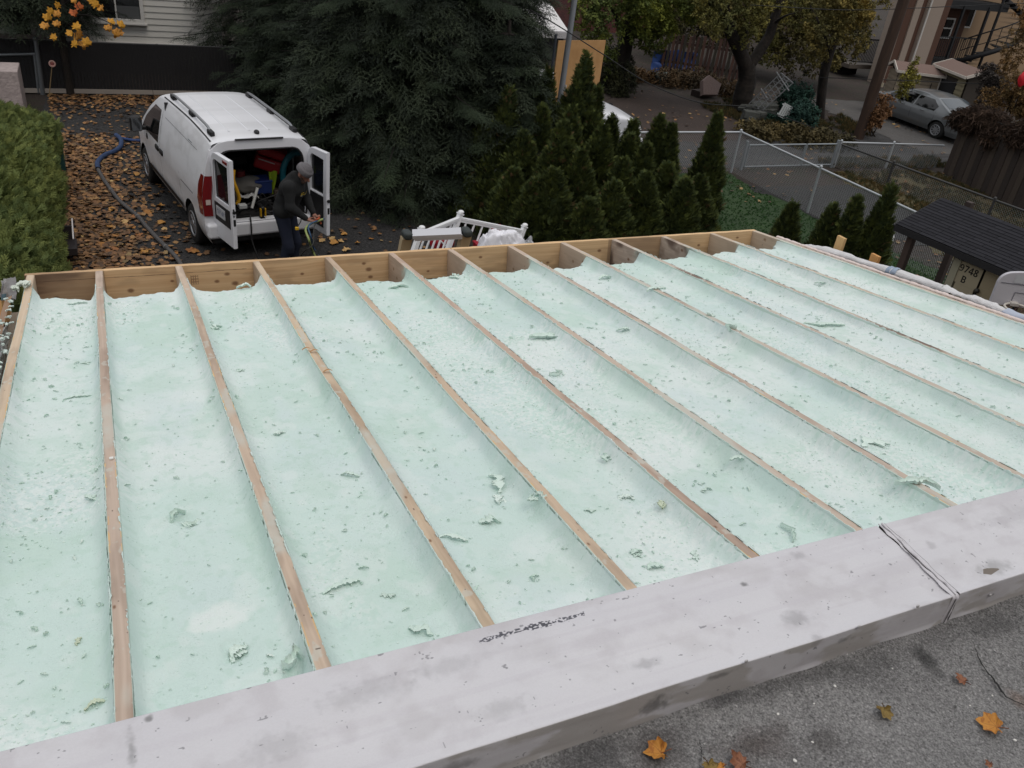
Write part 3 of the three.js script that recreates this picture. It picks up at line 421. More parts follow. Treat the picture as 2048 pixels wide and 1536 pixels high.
// ---------------------------------------------------------------- house wrap, boards and stakes along the sides of the frame
{
  const wrapM = std(C(214, 213, 214), 0.5, { bumpMap: noiseBump, bumpScale: 0.004 }), blue = std(C(150, 165, 185), 0.6), wood = std(C(205, 160, 104), 0.8, { bumpMap: noiseBump, bumpScale: 0.002 });
  const R = (x, h, z) => roofWorld(x, h, z);
  const sheet = (pts, wd, s, seg = 60) => { const c = new THREE.CatmullRomCurve3(pts.map(q => R(...q))); return gridGeo(10, seg, (a, b) => { const p = c.getPoint(b), w = wd * (0.75 + 0.5 * vn(b * 6, s, 1201)), th = a * Math.PI * 1.25 - 0.4; return [p.x - Math.cos(th) * w, p.y + Math.sin(th) * w * 0.75 + (fbm(b * 14, a * 3, 3, s) - 0.5) * 0.02, p.z + (vn(b * 9, a * 2, s + 3) - 0.5) * 0.012]; }); };
  const w = thing('house_wrap', 'white plastic wrap rolled back along the right edge of the roof frame', 'plastic wrap');
  obj('wrap_fold', sheet([[4.965, 0.0, 0.5], [4.975, 0.01, 0.75], [4.975, 0.012, 1.0], [4.99, 0.01, 1.35], [4.985, 0.01, 1.62]], 0.032, 3), wrapM, w);
  obj('wrap_fold', sheet([[4.955, -0.02, 0.3], [4.95, -0.016, 0.4], [4.95, -0.01, 0.55]], 0.022, 5, 30), wrapM, w);
  obj('wrap_fold', sheet([[4.985, 0.008, 1.63], [4.985, 0.008, 1.85], [4.985, 0, 2.05]], 0.03, 7, 40), wrapM, w);
  obj('wrap_tail', sheet([[4.985, 0.0, 2.04], [4.99, -0.005, 2.5], [5, 0, 3.3]], 0.035, 9, 40), std(C(176, 184, 200), 0.5), w);
  obj('tape_patch', sheet([[4.982, 0.016, 1.2], [4.984, 0.016, 1.28]], 0.036, 3, 8), blue, w);
  const st = (px, py, z, h, tone, label) => { // flat wooden stake standing outside the wrap, top at the given pixel
    const d = ray(px, py), t = (5.06 - camera.position.x) / d.x, p = camera.position.clone().addScaledVector(d, t);
    const o = thing('wooden_stake', label, 'stake', [5.06, p.y - h, p.z], 0); const g = box(0.024, h, 0.07, 0, h / 2, 0, 0.002); obj('board', g, std(C(...tone), 0.8, { bumpMap: noiseBump, bumpScale: 0.002 }), o); o.rotation.z = -0.02; };
  st(1682, 474, 0, 0.62, [214, 176, 122], 'pale wooden stake sticking up behind the white wrap, the taller one');
  st(1750, 510, 0, 0.62, [206, 152, 92], 'orange toned wooden stake behind the white wrap, the shorter one');
  st(1838, 554, 0, 0.6, [176, 130, 116], 'reddish stake end just showing above the taped wrap');
  // bead of broken foam and wrap edge on top of the edge joist
  const bead = thing('foam_bead', 'pinkish white ragged bead of foam along the right edge joist', 'foam bead'); bead.rotation.x = -SL;
  obj('bead', gridGeo(8, 420, (a, b) => { const z = 0.22 + 3.2 * b, th = a * Math.PI * 2, r = 0.006 + 0.007 * fbm(z * 30, 3, 3, 1211); return [4.916 + Math.cos(th) * r * 1.3, 0.004 + Math.sin(th) * r + (fbm(z * 60, a, 2, 1213) - 0.5) * 0.006, z]; }), std(C(224, 208, 202), 0.85), bead);
  // left edge
  const wl = thing('house_wrap', 'loose white plastic wrap with a blue mark outside the left edge joist', 'plastic wrap');
  const plane = (px, py, X) => { const d = ray(px, py), t = (X - camera.position.x) / d.x; return camera.position.clone().addScaledVector(d, t); };
  const quad = (p, nz, s, amp) => gridGeo(12, 12, (a, b) => { const v = p[0].clone().lerp(p[1], a).lerp(p[3].clone().lerp(p[2], a), b); return [v.x + (fbm(a * 4, b * 4, 2, s) - 0.5) * amp, v.y + (fbm(a * 5, b * 5, 3, s + 2) - 0.5) * amp, v.z + (fbm(a * 5, b * 4, 2, s + 3) - 0.5) * amp]; });
  const L = (x, y) => plane(x, y, -0.075), wd2 = { ...two };
  const wm = wrapM.clone(); wm.side = THREE.DoubleSide;
  const solid = (q, t) => { const a = q, b = q.clone(); b.translate(-t, -0.01, 0); b.index.array.reverse(); b.computeVertexNormals(); return [a, b]; };
  obj('wrap_sheet', solid(quad([L(8, 558), L(30, 553), L(34, 600), L(4, 592)], 0, 31, 0.012), 0.012), wm, wl);
  obj('wrap_sheet', solid(quad([L(10, 648), L(26, 642), L(16, 700), L(-14, 720)], 0, 33, 0.03), 0.012), wm, wl);
  obj('wrap_sheet', solid(quad([L(0, 690), L(16, 676), L(8, 760), L(-20, 760)], 0, 35, 0.03), 0.012), wm, wl);
  const Lp = (x, y) => plane(x, y, -0.0715);
  obj('blue_mark', quad([Lp(3, 589), Lp(13, 587), Lp(12, 600), Lp(2, 601)], 0, 31, 0), std(C(112, 148, 168), 0.6, two), wl);
  const wb = thing('wooden_board', 'end of a yellow wooden board under the white wrap at the left edge', 'board'); const a = L(2, 600), b = L(20, 601), c = L(26, 642), d2 = L(10, 645); { const f = [a, b, c, d2].map(v => v.toArray()), k = [a, b, c, d2].map(v => [v.x - 0.05, v.y - 0.01, v.z]), P = [], q = (A, B, Cc, D) => P.push(...A, ...B, ...Cc, ...A, ...Cc, ...D); q(...f); q(k[3], k[2], k[1], k[0]); for (let i = 0; i < 4; i++) q(f[i], k[i], k[(i + 1) % 4], f[(i + 1) % 4]); obj('board', tris(P), wood, wb); }
  const lath = thing('wooden_lath', 'thin weathered lath lying against the left edge joist', 'lath'); lath.rotation.x = -SL; obj('lath', gridGeo(1, 30, (u, v) => [-0.012 - u * 0.03 + (vn(v * 9, 2, 3) - 0.5) * 0.01, -0.01 - u * 0.012, 0.32 + v * 1.5]), std(C(150, 122, 100), 0.9, two), lath);
  const deb = thing('foam_lump', 'pale torn foam lumps at the far left corner of the frame', 'foam lump'); deb.rotation.x = -SL;
  const gs = []; for (let k = 0; k < 7; k++) { const g = shaving(rr(0.035, 0.065), rr(0.015, 0.03), 0.006, 0.3, 0.9, 50 + k, 0.014); g.rotateY(rr(0, 6)); g.translate(rr(-0.03, 0.06), rr(0.0, 0.025), rr(0.15, 0.36)); gs.push(g); } obj('lumps', gs, std(C(222, 230, 220), 0.9, two), deb);
  for (let k = 0; k < 1; k++) { const g2 = []; for (let i = 0; i < 70; i++) { const z = rr(0.4, 2.2), g = shaving(rr(0.012, 0.03), rr(0.008, 0.015), 0.003, 0.3, 0.9, 150 + i, 0.006); g.rotateY(rr(0, 6)); g.translate(-0.01 + rr(-0.03, 0.03), rr(-0.01, 0.004), z); g2.push(g); } const o = obj('foam_rubble', g2, mintMats[2]); o.rotation.x = -SL; stuff(o); o.userData.label = 'crumbled pale foam rubble along the outside of the left edge joist'; o.userData.category = 'foam rubble'; }
}
// ---------------------------------------------------------------- ground
const atX = (px, py, X) => { const d = ray(px, py), t = (X - camera.position.x) / d.x; return camera.position.clone().addScaledVector(d, t); };
const atZ = (px, py, Z) => { const d = ray(px, py), t = (Z - camera.position.z) / d.z; return camera.position.clone().addScaledVector(d, t); };
const tileTex = (n, per, f) => { const t = tex(n, n, f); t.repeat.set(1 / per, 1 / per); return t; };
const soilT = tileTex(1024, 6, (u, v) => { const a = fbm(u * 8, v * 8, 5, 1301, 8, 8), b = vn(u * 200, v * 200, 1303, 200, 200), g = fbm(u * 24, v * 24, 4, 1305, 24, 24); let c = mix3([40, 33, 29], [60, 49, 43], a); c = mix3(c, [44, 46, 32], sst(0.5, 0.7, g) * 0.6); if (b > 0.93) c = mix3(c, [120, 98, 76], 0.6); return c; });
const asphT = tileTex(1024, 4, (u, v) => { const a = fbm(u * 6, v * 6, 5, 1311, 6, 6), b = vn(u * 300, v * 300, 1313, 300, 300), g = vn(u * 130, v * 130, 1315, 130, 130); let k = 34 + a * 16 + (b - 0.5) * 34 + (g - 0.5) * 16; let c = [k * 1.02, k, k]; if (b > 0.95) c = [104, 100, 96]; return c; });
const laneT = tileTex(1024, 5, (u, v) => { const a = fbm(u * 6, v * 6, 5, 1321, 6, 6), b = vn(u * 300, v * 300, 1323, 300, 300), g = fbm(u * 3, v * 30, 3, 1325, 3, 30); let k = 54 + a * 20 + (b - 0.5) * 24 - sst(0.5, 0.7, g) * 12; let c = [k * 1.02, k, k]; if (b > 0.97) c = [130, 116, 96]; return c; });
const lawnT = tileTex(1024, 3, (u, v) => { const a = fbm(u * 6, v * 6, 5, 1331, 6, 6), b = vn(u * 260, v * 180, 1333, 260, 180); return mix3([30, 48, 24], [50, 74, 34], clamp(a * 0.7 + b * 0.4)); });
const dryT = tileTex(1024, 3, (u, v) => { const a = fbm(u * 6, v * 6, 5, 1341, 6, 6), b = vn(u * 260, v * 180, 1343, 260, 180); let c = mix3([52, 54, 30], [96, 80, 48], clamp(a * 0.9 + b * 0.3)); return c; });
const gm = t => std(0xffffff, 0.95, { map: t, bumpMap: noiseBump, bumpScale: 0.02 });
{ const g = new THREE.PlaneGeometry(500, 500, 1, 1); g.rotateX(-Math.PI / 2); const u = g.attributes.uv, p = g.attributes.position; for (let i = 0; i < u.count; i++) u.setXY(i, p.getX(i), p.getZ(i)); const m = struct('ground', g, gm(soilT)); m.position.y = G; }
function patch(name, pts, level, mat, wob = 0.18) { // sheet with an irregular outline; level counts 4 mm steps
  const P = pts.map(q => q.isVector3 ? [q.x, q.z] : q), out = []; for (let i = 0; i < P.length; i++) { const a = P[i], b = P[(i + 1) % P.length], n = Math.max(2, Math.round(Math.hypot(b[0] - a[0], b[1] - a[1]) / 0.14)); for (let k = 0; k < n; k++) { const t = k / n, x = lerp(a[0], b[0], t), z = lerp(a[1], b[1], t); out.push(new THREE.Vector2(x + (fbm(x * 3, z * 3, 3, 1351) - 0.5) * wob, -(z + (fbm(x * 3 + 40, z * 3, 3, 1353) - 0.5) * wob))); } }
  const g = new THREE.ShapeGeometry(new THREE.Shape(out)); g.rotateX(-Math.PI / 2); const u = g.attributes.uv, p = g.attributes.position; for (let i = 0; i < u.count; i++) u.setXY(i, p.getX(i), p.getZ(i)); g.computeVertexNormals();
  const m = struct(name, g, mat); m.position.y = G + 0.004 * level; return m;
}
patch('driveway', [[-0.7, -2.5], [5.4, -2.5], [5.2, -18], [-0.8, -18.2]], 1, gm(asphT));
patch('back_lane', [[11.5, -11.9], [16, -11.9], [22, -11.9], [23.4, -9], [30, -10], [30, -15.3], [24, -15.4], [20, -14.2], [15.6, -14.3], [10, -15.8]], 1, gm(laneT), 0.5);
patch('dirt_yard', [[9.5, -14.6], [14, -13.9], [17.6, -14.4], [18.4, -17], [17.8, -20], [13.5, -21], [10, -19]], 2, gm(tileTex(1024, 6, (u, v) => { const a = fbm(u * 8, v * 8, 5, 1361, 8, 8), b = vn(u * 200, v * 200, 1363, 200, 200); let c = mix3([50, 40, 36], [70, 58, 52], a); if (b > 0.95) c = [132, 112, 92]; return c; })), 0.6);
patch('car_drive', [[22.3, -12.6], [27.6, -12.0], [28.4, -19], [23.2, -19.4]], 3, gm(tileTex(512, 4, (u, v) => { const a = fbm(u * 6, v * 6, 5, 1371, 6, 6), b = vn(u * 200, v * 200, 1373, 200, 200); const k = 74 + a * 20 + (b - 0.5) * 18; return [k, k * 0.97, k * 0.95]; })), 0.4);
patch('lawn', [[10.0, -3.2], [15.4, -3.2], [14.6, -6], [14.25, -8], [14.1, -10.2], [14.1, -11.4], [9.5, -11.6], [8, -9]], 2, gm(lawnT), 0.5);
patch('asphalt_patch', [[13.9, -10.4], [17.1, -10.2], [17.2, -7.2], [15.6, -6.4], [14.4, -7.6]], 3, gm(asphT), 0.6);
patch('grass_strip', [[17.0, -11.3], [20.9, -11.2], [20.6, -6.0], [19, -2.5], [15.6, -3.2], [15.4, -6.2], [17.1, -7.0]], 2, gm(dryT), 0.5);
// ---------------------------------------------------------------- foliage building blocks
function leafQuad(P, p, dir, up, L, W, bend = 0.15) { const s = dir.clone().cross(up).normalize(), n = s.clone().cross(dir).normalize(), m = p.clone().addScaledVector(dir, L * 0.5).addScaledVector(n, bend * L), t = p.clone().addScaledVector(dir, L), a = m.clone().addScaledVector(s, W / 2), b = m.clone().addScaledVector(s, -W / 2); P.push(...p.toArray(), ...a.toArray(), ...t.toArray(), ...p.toArray(), ...t.toArray(), ...b.toArray()); }
const rv = () => V3(rr(-1, 1), rr(-1, 1), rr(-1, 1)).normalize();
function fanGeo(n, s) { // flat scale-leaf spray growing along +y in the xy plane, unit long
  const P = [], sd = seed; seed = s; for (let k = 0; k < n; k++) { const t = 0.12 + 0.83 * k / (n - 1), side = k % 2 ? 1 : -1, L = 0.42 * (1 - 0.55 * t) * rr(0.75, 1.25), an = side * rr(0.45, 0.9); leafQuad(P, V3(side * 0.005, t * 0.75, rr(-0.03, 0.03)), V3(Math.sin(an), Math.cos(an), rr(-0.2, 0.2)).normalize(), V3(0, 0, 1), L, L * 0.34, 0.08); if (k % 2 === 0) leafQuad(P, V3(side * L * 0.35, t * 0.75 + L * 0.3, 0), V3(Math.sin(an + 0.5 * side), Math.cos(an), rr(-0.3, 0.3)).normalize(), V3(0, 0, 1), L * 0.6, L * 0.24, 0.08); } leafQuad(P, V3(0, 0, 0), V3(0, 1, 0), V3(0, 0, 1), 1, 0.07, 0.02); seed = sd; return tris(P);
}
function spruceGeo(s) { // branchlet along +z with side twigs, each a brush of needles
  const P = [], sd = seed; seed = s; const twig = (p, d, L) => { const n = Math.round(L * 34); for (let k = 0; k < n; k++) { const t = k / n, q = p.clone().addScaledVector(d, L * t), o = rv(); o.addScaledVector(d, -o.dot(d)).normalize(); o.y = o.y * 0.7 + 0.1; const nd = d.clone().multiplyScalar(0.75).addScaledVector(o, 0.8).normalize(); const w = V3(0, 1, 0).cross(nd).normalize().multiplyScalar(0.012), e = q.clone().addScaledVector(nd, 0.075 * rr(0.8, 1.2)); P.push(...q.clone().add(w).toArray(), ...e.toArray(), ...q.clone().sub(w).toArray()); } };
  twig(V3(0, 0, 0), V3(0, -0.06, 1).normalize(), 1); for (let k = 0; k < 9; k++) { const t = 0.12 + 0.8 * k / 9, sg = k % 2 ? 1 : -1; twig(V3(0, -0.06 * t, t), V3(sg * rr(0.75, 1), rr(-0.35, 0.05), rr(0.7, 1)).normalize(), 0.5 * (1.05 - 0.65 * t) * rr(0.8, 1.2)); } seed = sd; return tris(P);
}
function clusterGeo(n, s, L, W) { const P = [], sd = seed; seed = s; for (let k = 0; k < n; k++) { const d = rv(); d.y -= 0.35; leafQuad(P, rv().multiplyScalar(rr(0.05, 0.5)), d.normalize(), V3(rr(-0.6, 0.6), 1, rr(-0.6, 0.6)).normalize(), L * rr(0.7, 1.3), W * rr(0.7, 1.3), 0.12); } seed = sd; return tris(P); }
const FAN = [fanGeo(11, 21), fanGeo(9, 22)], SPR = [spruceGeo(31), spruceGeo(32)], CLU = [clusterGeo(16, 41, 0.42, 0.3), clusterGeo(14, 42, 0.4, 0.26)], TWG = clusterGeo(26, 43, 0.8, 0.03);
const leafMat = (extra = {}) => new THREE.MeshStandardMaterial({ color: 0xffffff, roughness: 0.85, side: THREE.DoubleSide, ...extra });
const M_leaf = leafMat(), M_bark = std(0xffffff, 0.95, { map: tileTex(256, 1, (u, v) => { const a = fbm(u * 24, v * 8, 4, 1401, 24, 8); return mix3([18, 15, 13], [48, 40, 34], a); }), bumpMap: noiseBump, bumpScale: 0.02 });
function crown(parent, name, geos, mat, n, place) { // n placements shared over the shape variants
  const G2 = geos.map(g => []), o = new THREE.Object3D(); for (let k = 0; k < n; k++) { const r = place(o, k); if (!r) continue; o.updateMatrix(); G2[Math.floor(rnd() * geos.length)].push([o.matrix.clone(), r]); }
  G2.forEach((L, gi) => { if (!L.length) return; const im = new THREE.InstancedMesh(geos[gi], mat, L.length); im.name = name; L.forEach((q, i) => { im.setMatrixAt(i, q[0]); im.setColorAt(i, q[1]); }); stuff(im); parent.add(im); });
}
const UP = V3(0, 1, 0), Q = new THREE.Quaternion();
function orient(o, dir, spin) { o.quaternion.setFromUnitVectors(UP, dir.clone().normalize()); o.quaternion.multiply(Q.setFromAxisAngle(UP, spin)); }
function taper(pts, r0, r1, seg = 14, rad = 8, s = 1) { const c = new THREE.CatmullRomCurve3(pts.map(p => p.isVector3 ? p : V3(...p)), false, 'centripetal'), fr = c.computeFrenetFrames(seg); return gridGeo(rad, seg, (a, b, i, j) => { const p = c.getPointAt(b), r = lerp(r0, r1, b) * (1 + 0.2 * (vn(a * 6 % 6, b * 9, s) - 0.5)), th = (i % rad) / rad * 6.2832; const v = p.clone().addScaledVector(fr.normals[j], Math.cos(th) * r).addScaledVector(fr.binormals[j], Math.sin(th) * r); return [v.x, v.y, v.z, a * 0.5, b * c.getLength() * 0.5]; }); }

function cedar(tip, R, label, group, n = 1500, tone = 0) {
  const H = tip.y - G, t = thing('cedar_tree', label, 'cedar', [tip.x, G, tip.z], 0, group);
  obj('trunk', taper([[0, -0.05, 0], [0.02, H * 0.5, 0.02], [0, H * 0.9, 0]], 0.05, 0.012), M_bark, t);
  const s = Math.floor(tip.x * 91 + tip.z * 37), rad = (f, th) => R * Math.pow(1 - f, 0.92) * Math.min(1, 0.72 + f * 3) * (0.6 + 0.8 * fbm(th * 1.6 + 9, f * 9, 3, s)) + 0.02;
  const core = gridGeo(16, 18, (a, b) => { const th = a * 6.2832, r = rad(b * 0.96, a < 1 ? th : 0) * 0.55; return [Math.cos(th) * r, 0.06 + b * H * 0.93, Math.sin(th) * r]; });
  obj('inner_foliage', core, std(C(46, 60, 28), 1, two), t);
  crown(t, 'crown', FAN, M_leaf, n * 2, (o, k) => { const f = 1 - Math.pow(rnd(), 0.62), th = rnd() * 6.2832, sh = 0.5 + 0.5 * Math.sqrt(rnd()), r = rad(f, th) * sh, sz = lerp(0.2, 0.12, f) * rr(0.7, 1.3);
    o.position.set(Math.cos(th) * r, 0.04 + f * (H - 0.12), Math.sin(th) * r); orient(o, V3(Math.cos(th) * 0.6 + rr(-0.5, 0.5), rr(0.35, 1.3), Math.sin(th) * 0.6 + rr(-0.5, 0.5)), Math.PI / 2 - th + rr(-0.9, 0.9)); o.scale.setScalar(sz);
    const g = fbm(th * 2, f * 8, 3, s + 5), y = clamp(0.5 + (g - 0.5) * 0.6 + rr(-0.35, 0.35) + tone); if (rnd() < 0.015) return C(104, 82, 52); return C(lerp(42, 96, y), lerp(56, 104, y), lerp(26, 40, y)); });
  return t;
}
function spruce(x, z, H, R, label, n, low = 0.25) {
  const t = thing('spruce_tree', label, 'spruce', [x, G, z]); obj('trunk', taper([[0, -0.1, 0], [0.05, H * 0.5, 0], [0, H, 0]], 0.2, 0.03, 16), M_bark, t);
  const br = [], list = []; const lev = Math.round(H / 0.2); let used2 = 0;
  for (let l = 0; l < lev; l++) { const f = l / lev, y = low + f * (H - low - 0.05), rl = R * Math.pow(1 - f, 0.75) * rr(0.8, 1.1), nb = 8; for (let b = 0; b < nb; b++) { const th = (b / nb + rnd() * 0.14) * 6.2832 + l * 0.9, L = rl * rr(0.72, 1.12), d = V3(Math.cos(th), 0, Math.sin(th)), dr = rr(0.16, 0.3), pt = q => V3(d.x * L * q, y + L * (0.1 * q - dr * q * q * 1.6 + 0.16 * q * q * q * q), d.z * L * q); br.push(taper([pt(0), pt(0.5), pt(1)], 0.03, 0.005, 5, 4)); const m = Math.max(3, Math.round(L / 0.17)); for (let k = 0; k < m; k++) list.push([pt, (k + 1) / m, th, L]); } }
  obj('branches', br, M_bark, t); const s = Math.floor(x * 31 + z * 77), per = n / list.length;
  const items = []; for (const q of list) { const c = Math.floor(per) + (rnd() < per % 1 ? 1 : 0); for (let k = 0; k < c; k++) items.push(q); } const nIn = Math.round(items.length * 0.35); for (let k = 0; k < nIn; k++) items.push(null);
  crown(t, 'crown', SPR, M_leaf, items.length, (o, k) => { if (!items[k]) { const f = 1 - Math.pow(rnd(), 0.55), th = rr(0, 6.28), r = R * Math.pow(1 - f, 0.8) * (0.35 + 0.45 * Math.sqrt(rnd())); o.position.set(Math.cos(th) * r, low - 0.05 + f * (H - low - 0.25) - r * 0.12 * (low < 1), Math.sin(th) * r); o.rotation.order = 'YXZ'; o.rotation.set(rr(0.1, 1.0), Math.PI / 2 - th + rr(-1, 1), rr(-0.6, 0.6)); o.scale.setScalar(rr(0.4, 0.75)); const g = rnd(); return C(lerp(28, 54, g), lerp(38, 64, g), lerp(28, 42, g)); }
    const [pt, q, th, L] = items[k], qq = clamp(q + rr(-0.08, 0.03), 0.15, 1), p = pt(qq), a = th + rr(-0.95, 0.95) * (1.05 - qq * 0.5), sz = rr(0.32, 0.58) * (0.75 + 0.35 * (1 - qq));
    o.position.copy(p); o.rotation.set(0, 0, 0); o.rotation.order = 'YXZ'; o.rotation.y = Math.PI / 2 - a; o.rotation.x = rr(0.1, 0.5); o.rotation.z = rr(-0.4, 0.4); o.scale.setScalar(sz);
    const g = clamp(fbm(p.x * 1.3 + p.z, p.y * 1.3, 3, s) * 1.3 - 0.2 + (qq > 0.85 ? 0.2 : 0) + rr(-0.15, 0.15)); return C(lerp(18, 46, g), lerp(30, 60, g), lerp(18, 34, g)); });
  return t;
}
function shrubBlob(parent, name, blobs, n, geos, col, sz, mat = M_leaf) { // blobs: [x,y,z,rx,ry,rz] in the parent's frame
  const w = blobs.map(b => b[3] * b[4] * b[5]), W = w.reduce((a, b) => a + b, 0);
  crown(parent, name, geos, mat, n, (o, k) => { let q = rnd() * W, i = 0; while (i < w.length - 1 && q > w[i]) q -= w[i++]; const b = blobs[i], d = rv(), r = Math.pow(rnd(), 0.45), p = V3(b[0] + d.x * b[3] * r, b[1] + d.y * b[4] * r, b[2] + d.z * b[5] * r); if (fbm(p.x * 2.2 + 50, p.y * 2.2 + p.z * 1.7, 2, 1501) < 0.36) return null;
    o.position.copy(p); o.rotation.set(rr(-0.6, 0.6), rr(0, 6.28), rr(-0.6, 0.6)); o.scale.setScalar(sz * rr(0.7, 1.3)); return col(p, clamp(fbm(p.x * 1.4, p.y * 1.4 + p.z, 3, 1503) * 1.4 - 0.2 + rr(-0.2, 0.2))); });
}
const colMix = (a, b) => (p, g) => C(...mix3(a, b, g));

// ---------------------------------------------------------------- left side: house, dark fence, gate, hedge, sapling
{
  const HZ = -20.6, h = thing('white_house', 'house with white horizontal siding and a white framed window behind the black fence', 'house');
  const bl = atZ(185, 80, HZ), br = atZ(446, 93, HZ), xr = br.x, xl = -9, y0 = lerp(bl.y, br.y, 0.5), HH = 4.2;
  obj('wall', box(xr - xl - 0.06, HH, 3, (xl + xr) / 2 - 0.03, y0 + HH / 2, HZ - 1.56), std(C(120, 118, 114), 0.9), h);
  const found = obj('foundation', box(xr - xl, y0 - G + 0.1, 3, (xl + xr) / 2, (y0 + G) / 2 - 0.05, HZ - 1.7), std(C(44, 42, 42), 0.95), h);
  const a = atZ(172, 0, HZ), b = atZ(290, 47, HZ), wx0 = a.x, wx1 = b.x, wy0 = b.y, wy1 = wy0 + 1.35, bm = std(C(206, 204, 198), 0.6, { bumpMap: noiseBump, bumpScale: 0.001 }), st = 0.152;
  const board = (x0, x1, y) => { const g = new THREE.BufferGeometry(); const P = [], q = (A, B, Cc, D) => P.push(...A, ...B, ...Cc, ...A, ...Cc, ...D); const zt = HZ - 0.055, zb = HZ - 0.03; q([x0, y, zb], [x1, y, zb], [x1, y + st + 0.01, zt], [x0, y + st + 0.01, zt]); q([x0, y, zt - 0.01], [x1, y, zt - 0.01], [x1, y, zb], [x0, y, zb]); return tris(P); };
  for (let k = 0; k < 26; k++) { const y = y0 + k * st; if (y + st < wy0 || y > wy1) obj('siding_board', board(xl, xr - 0.07, y), bm, h); else { obj('siding_board', board(xl, wx0, y), bm, h); obj('siding_board', board(wx1, xr - 0.07, y), bm, h); } }
  const wt = std(C(214, 212, 208), 0.5); obj('corner_board', box(0.08, HH, 0.08, xr - 0.04, y0 + HH / 2, HZ - 0.03, 0.004), wt, h); obj('bottom_trim', box(xr - xl + 0.3, 0.05, 0.09, (xl + xr) / 2 + 0.15, y0 - 0.028, HZ - 0.02, 0.004), wt, h);
  const w = new THREE.Group(); w.name = 'window'; h.add(w); const cx = (wx0 + wx1) / 2, ww = wx1 - wx0, hh = wy1 - wy0, f = 0.09;
  obj('frame', [box(ww, f, 0.1, cx, wy0 + f / 2, HZ + 0.0, 0.006), box(ww, f, 0.1, cx, wy1 - f / 2, HZ, 0.006), box(f, hh - 2 * f, 0.1, wx0 + f / 2, (wy0 + wy1) / 2, HZ, 0.006), box(f, hh - 2 * f, 0.1, wx1 - f / 2, (wy0 + wy1) / 2, HZ, 0.006), box(0.04, hh - 2 * f, 0.07, cx, (wy0 + wy1) / 2, HZ, 0.004)], wt, w);
  obj('sill', box(ww + 0.1, 0.04, 0.14, cx, wy0 - 0.022, HZ + 0.02, 0.004), wt, w);
  const gl = std(C(22, 24, 26), 0.06); obj('pane', box(ww / 2 - f - 0.02, hh - 2 * f, 0.012, cx - ww / 4 + f / 2 - 0.01, (wy0 + wy1) / 2, HZ - 0.02), gl, w); obj('pane', box(ww / 2 - f - 0.02, hh - 2 * f, 0.012, cx + ww / 4 - f / 2 + 0.01, (wy0 + wy1) / 2, HZ - 0.02), gl, w);
  obj('blind', box(ww / 2 - f - 0.03, 0.3, 0.004, cx + ww / 4 - f / 2 + 0.01, wy0 + f + 0.16, HZ - 0.01), std(C(84, 86, 88), 0.6), w);
}
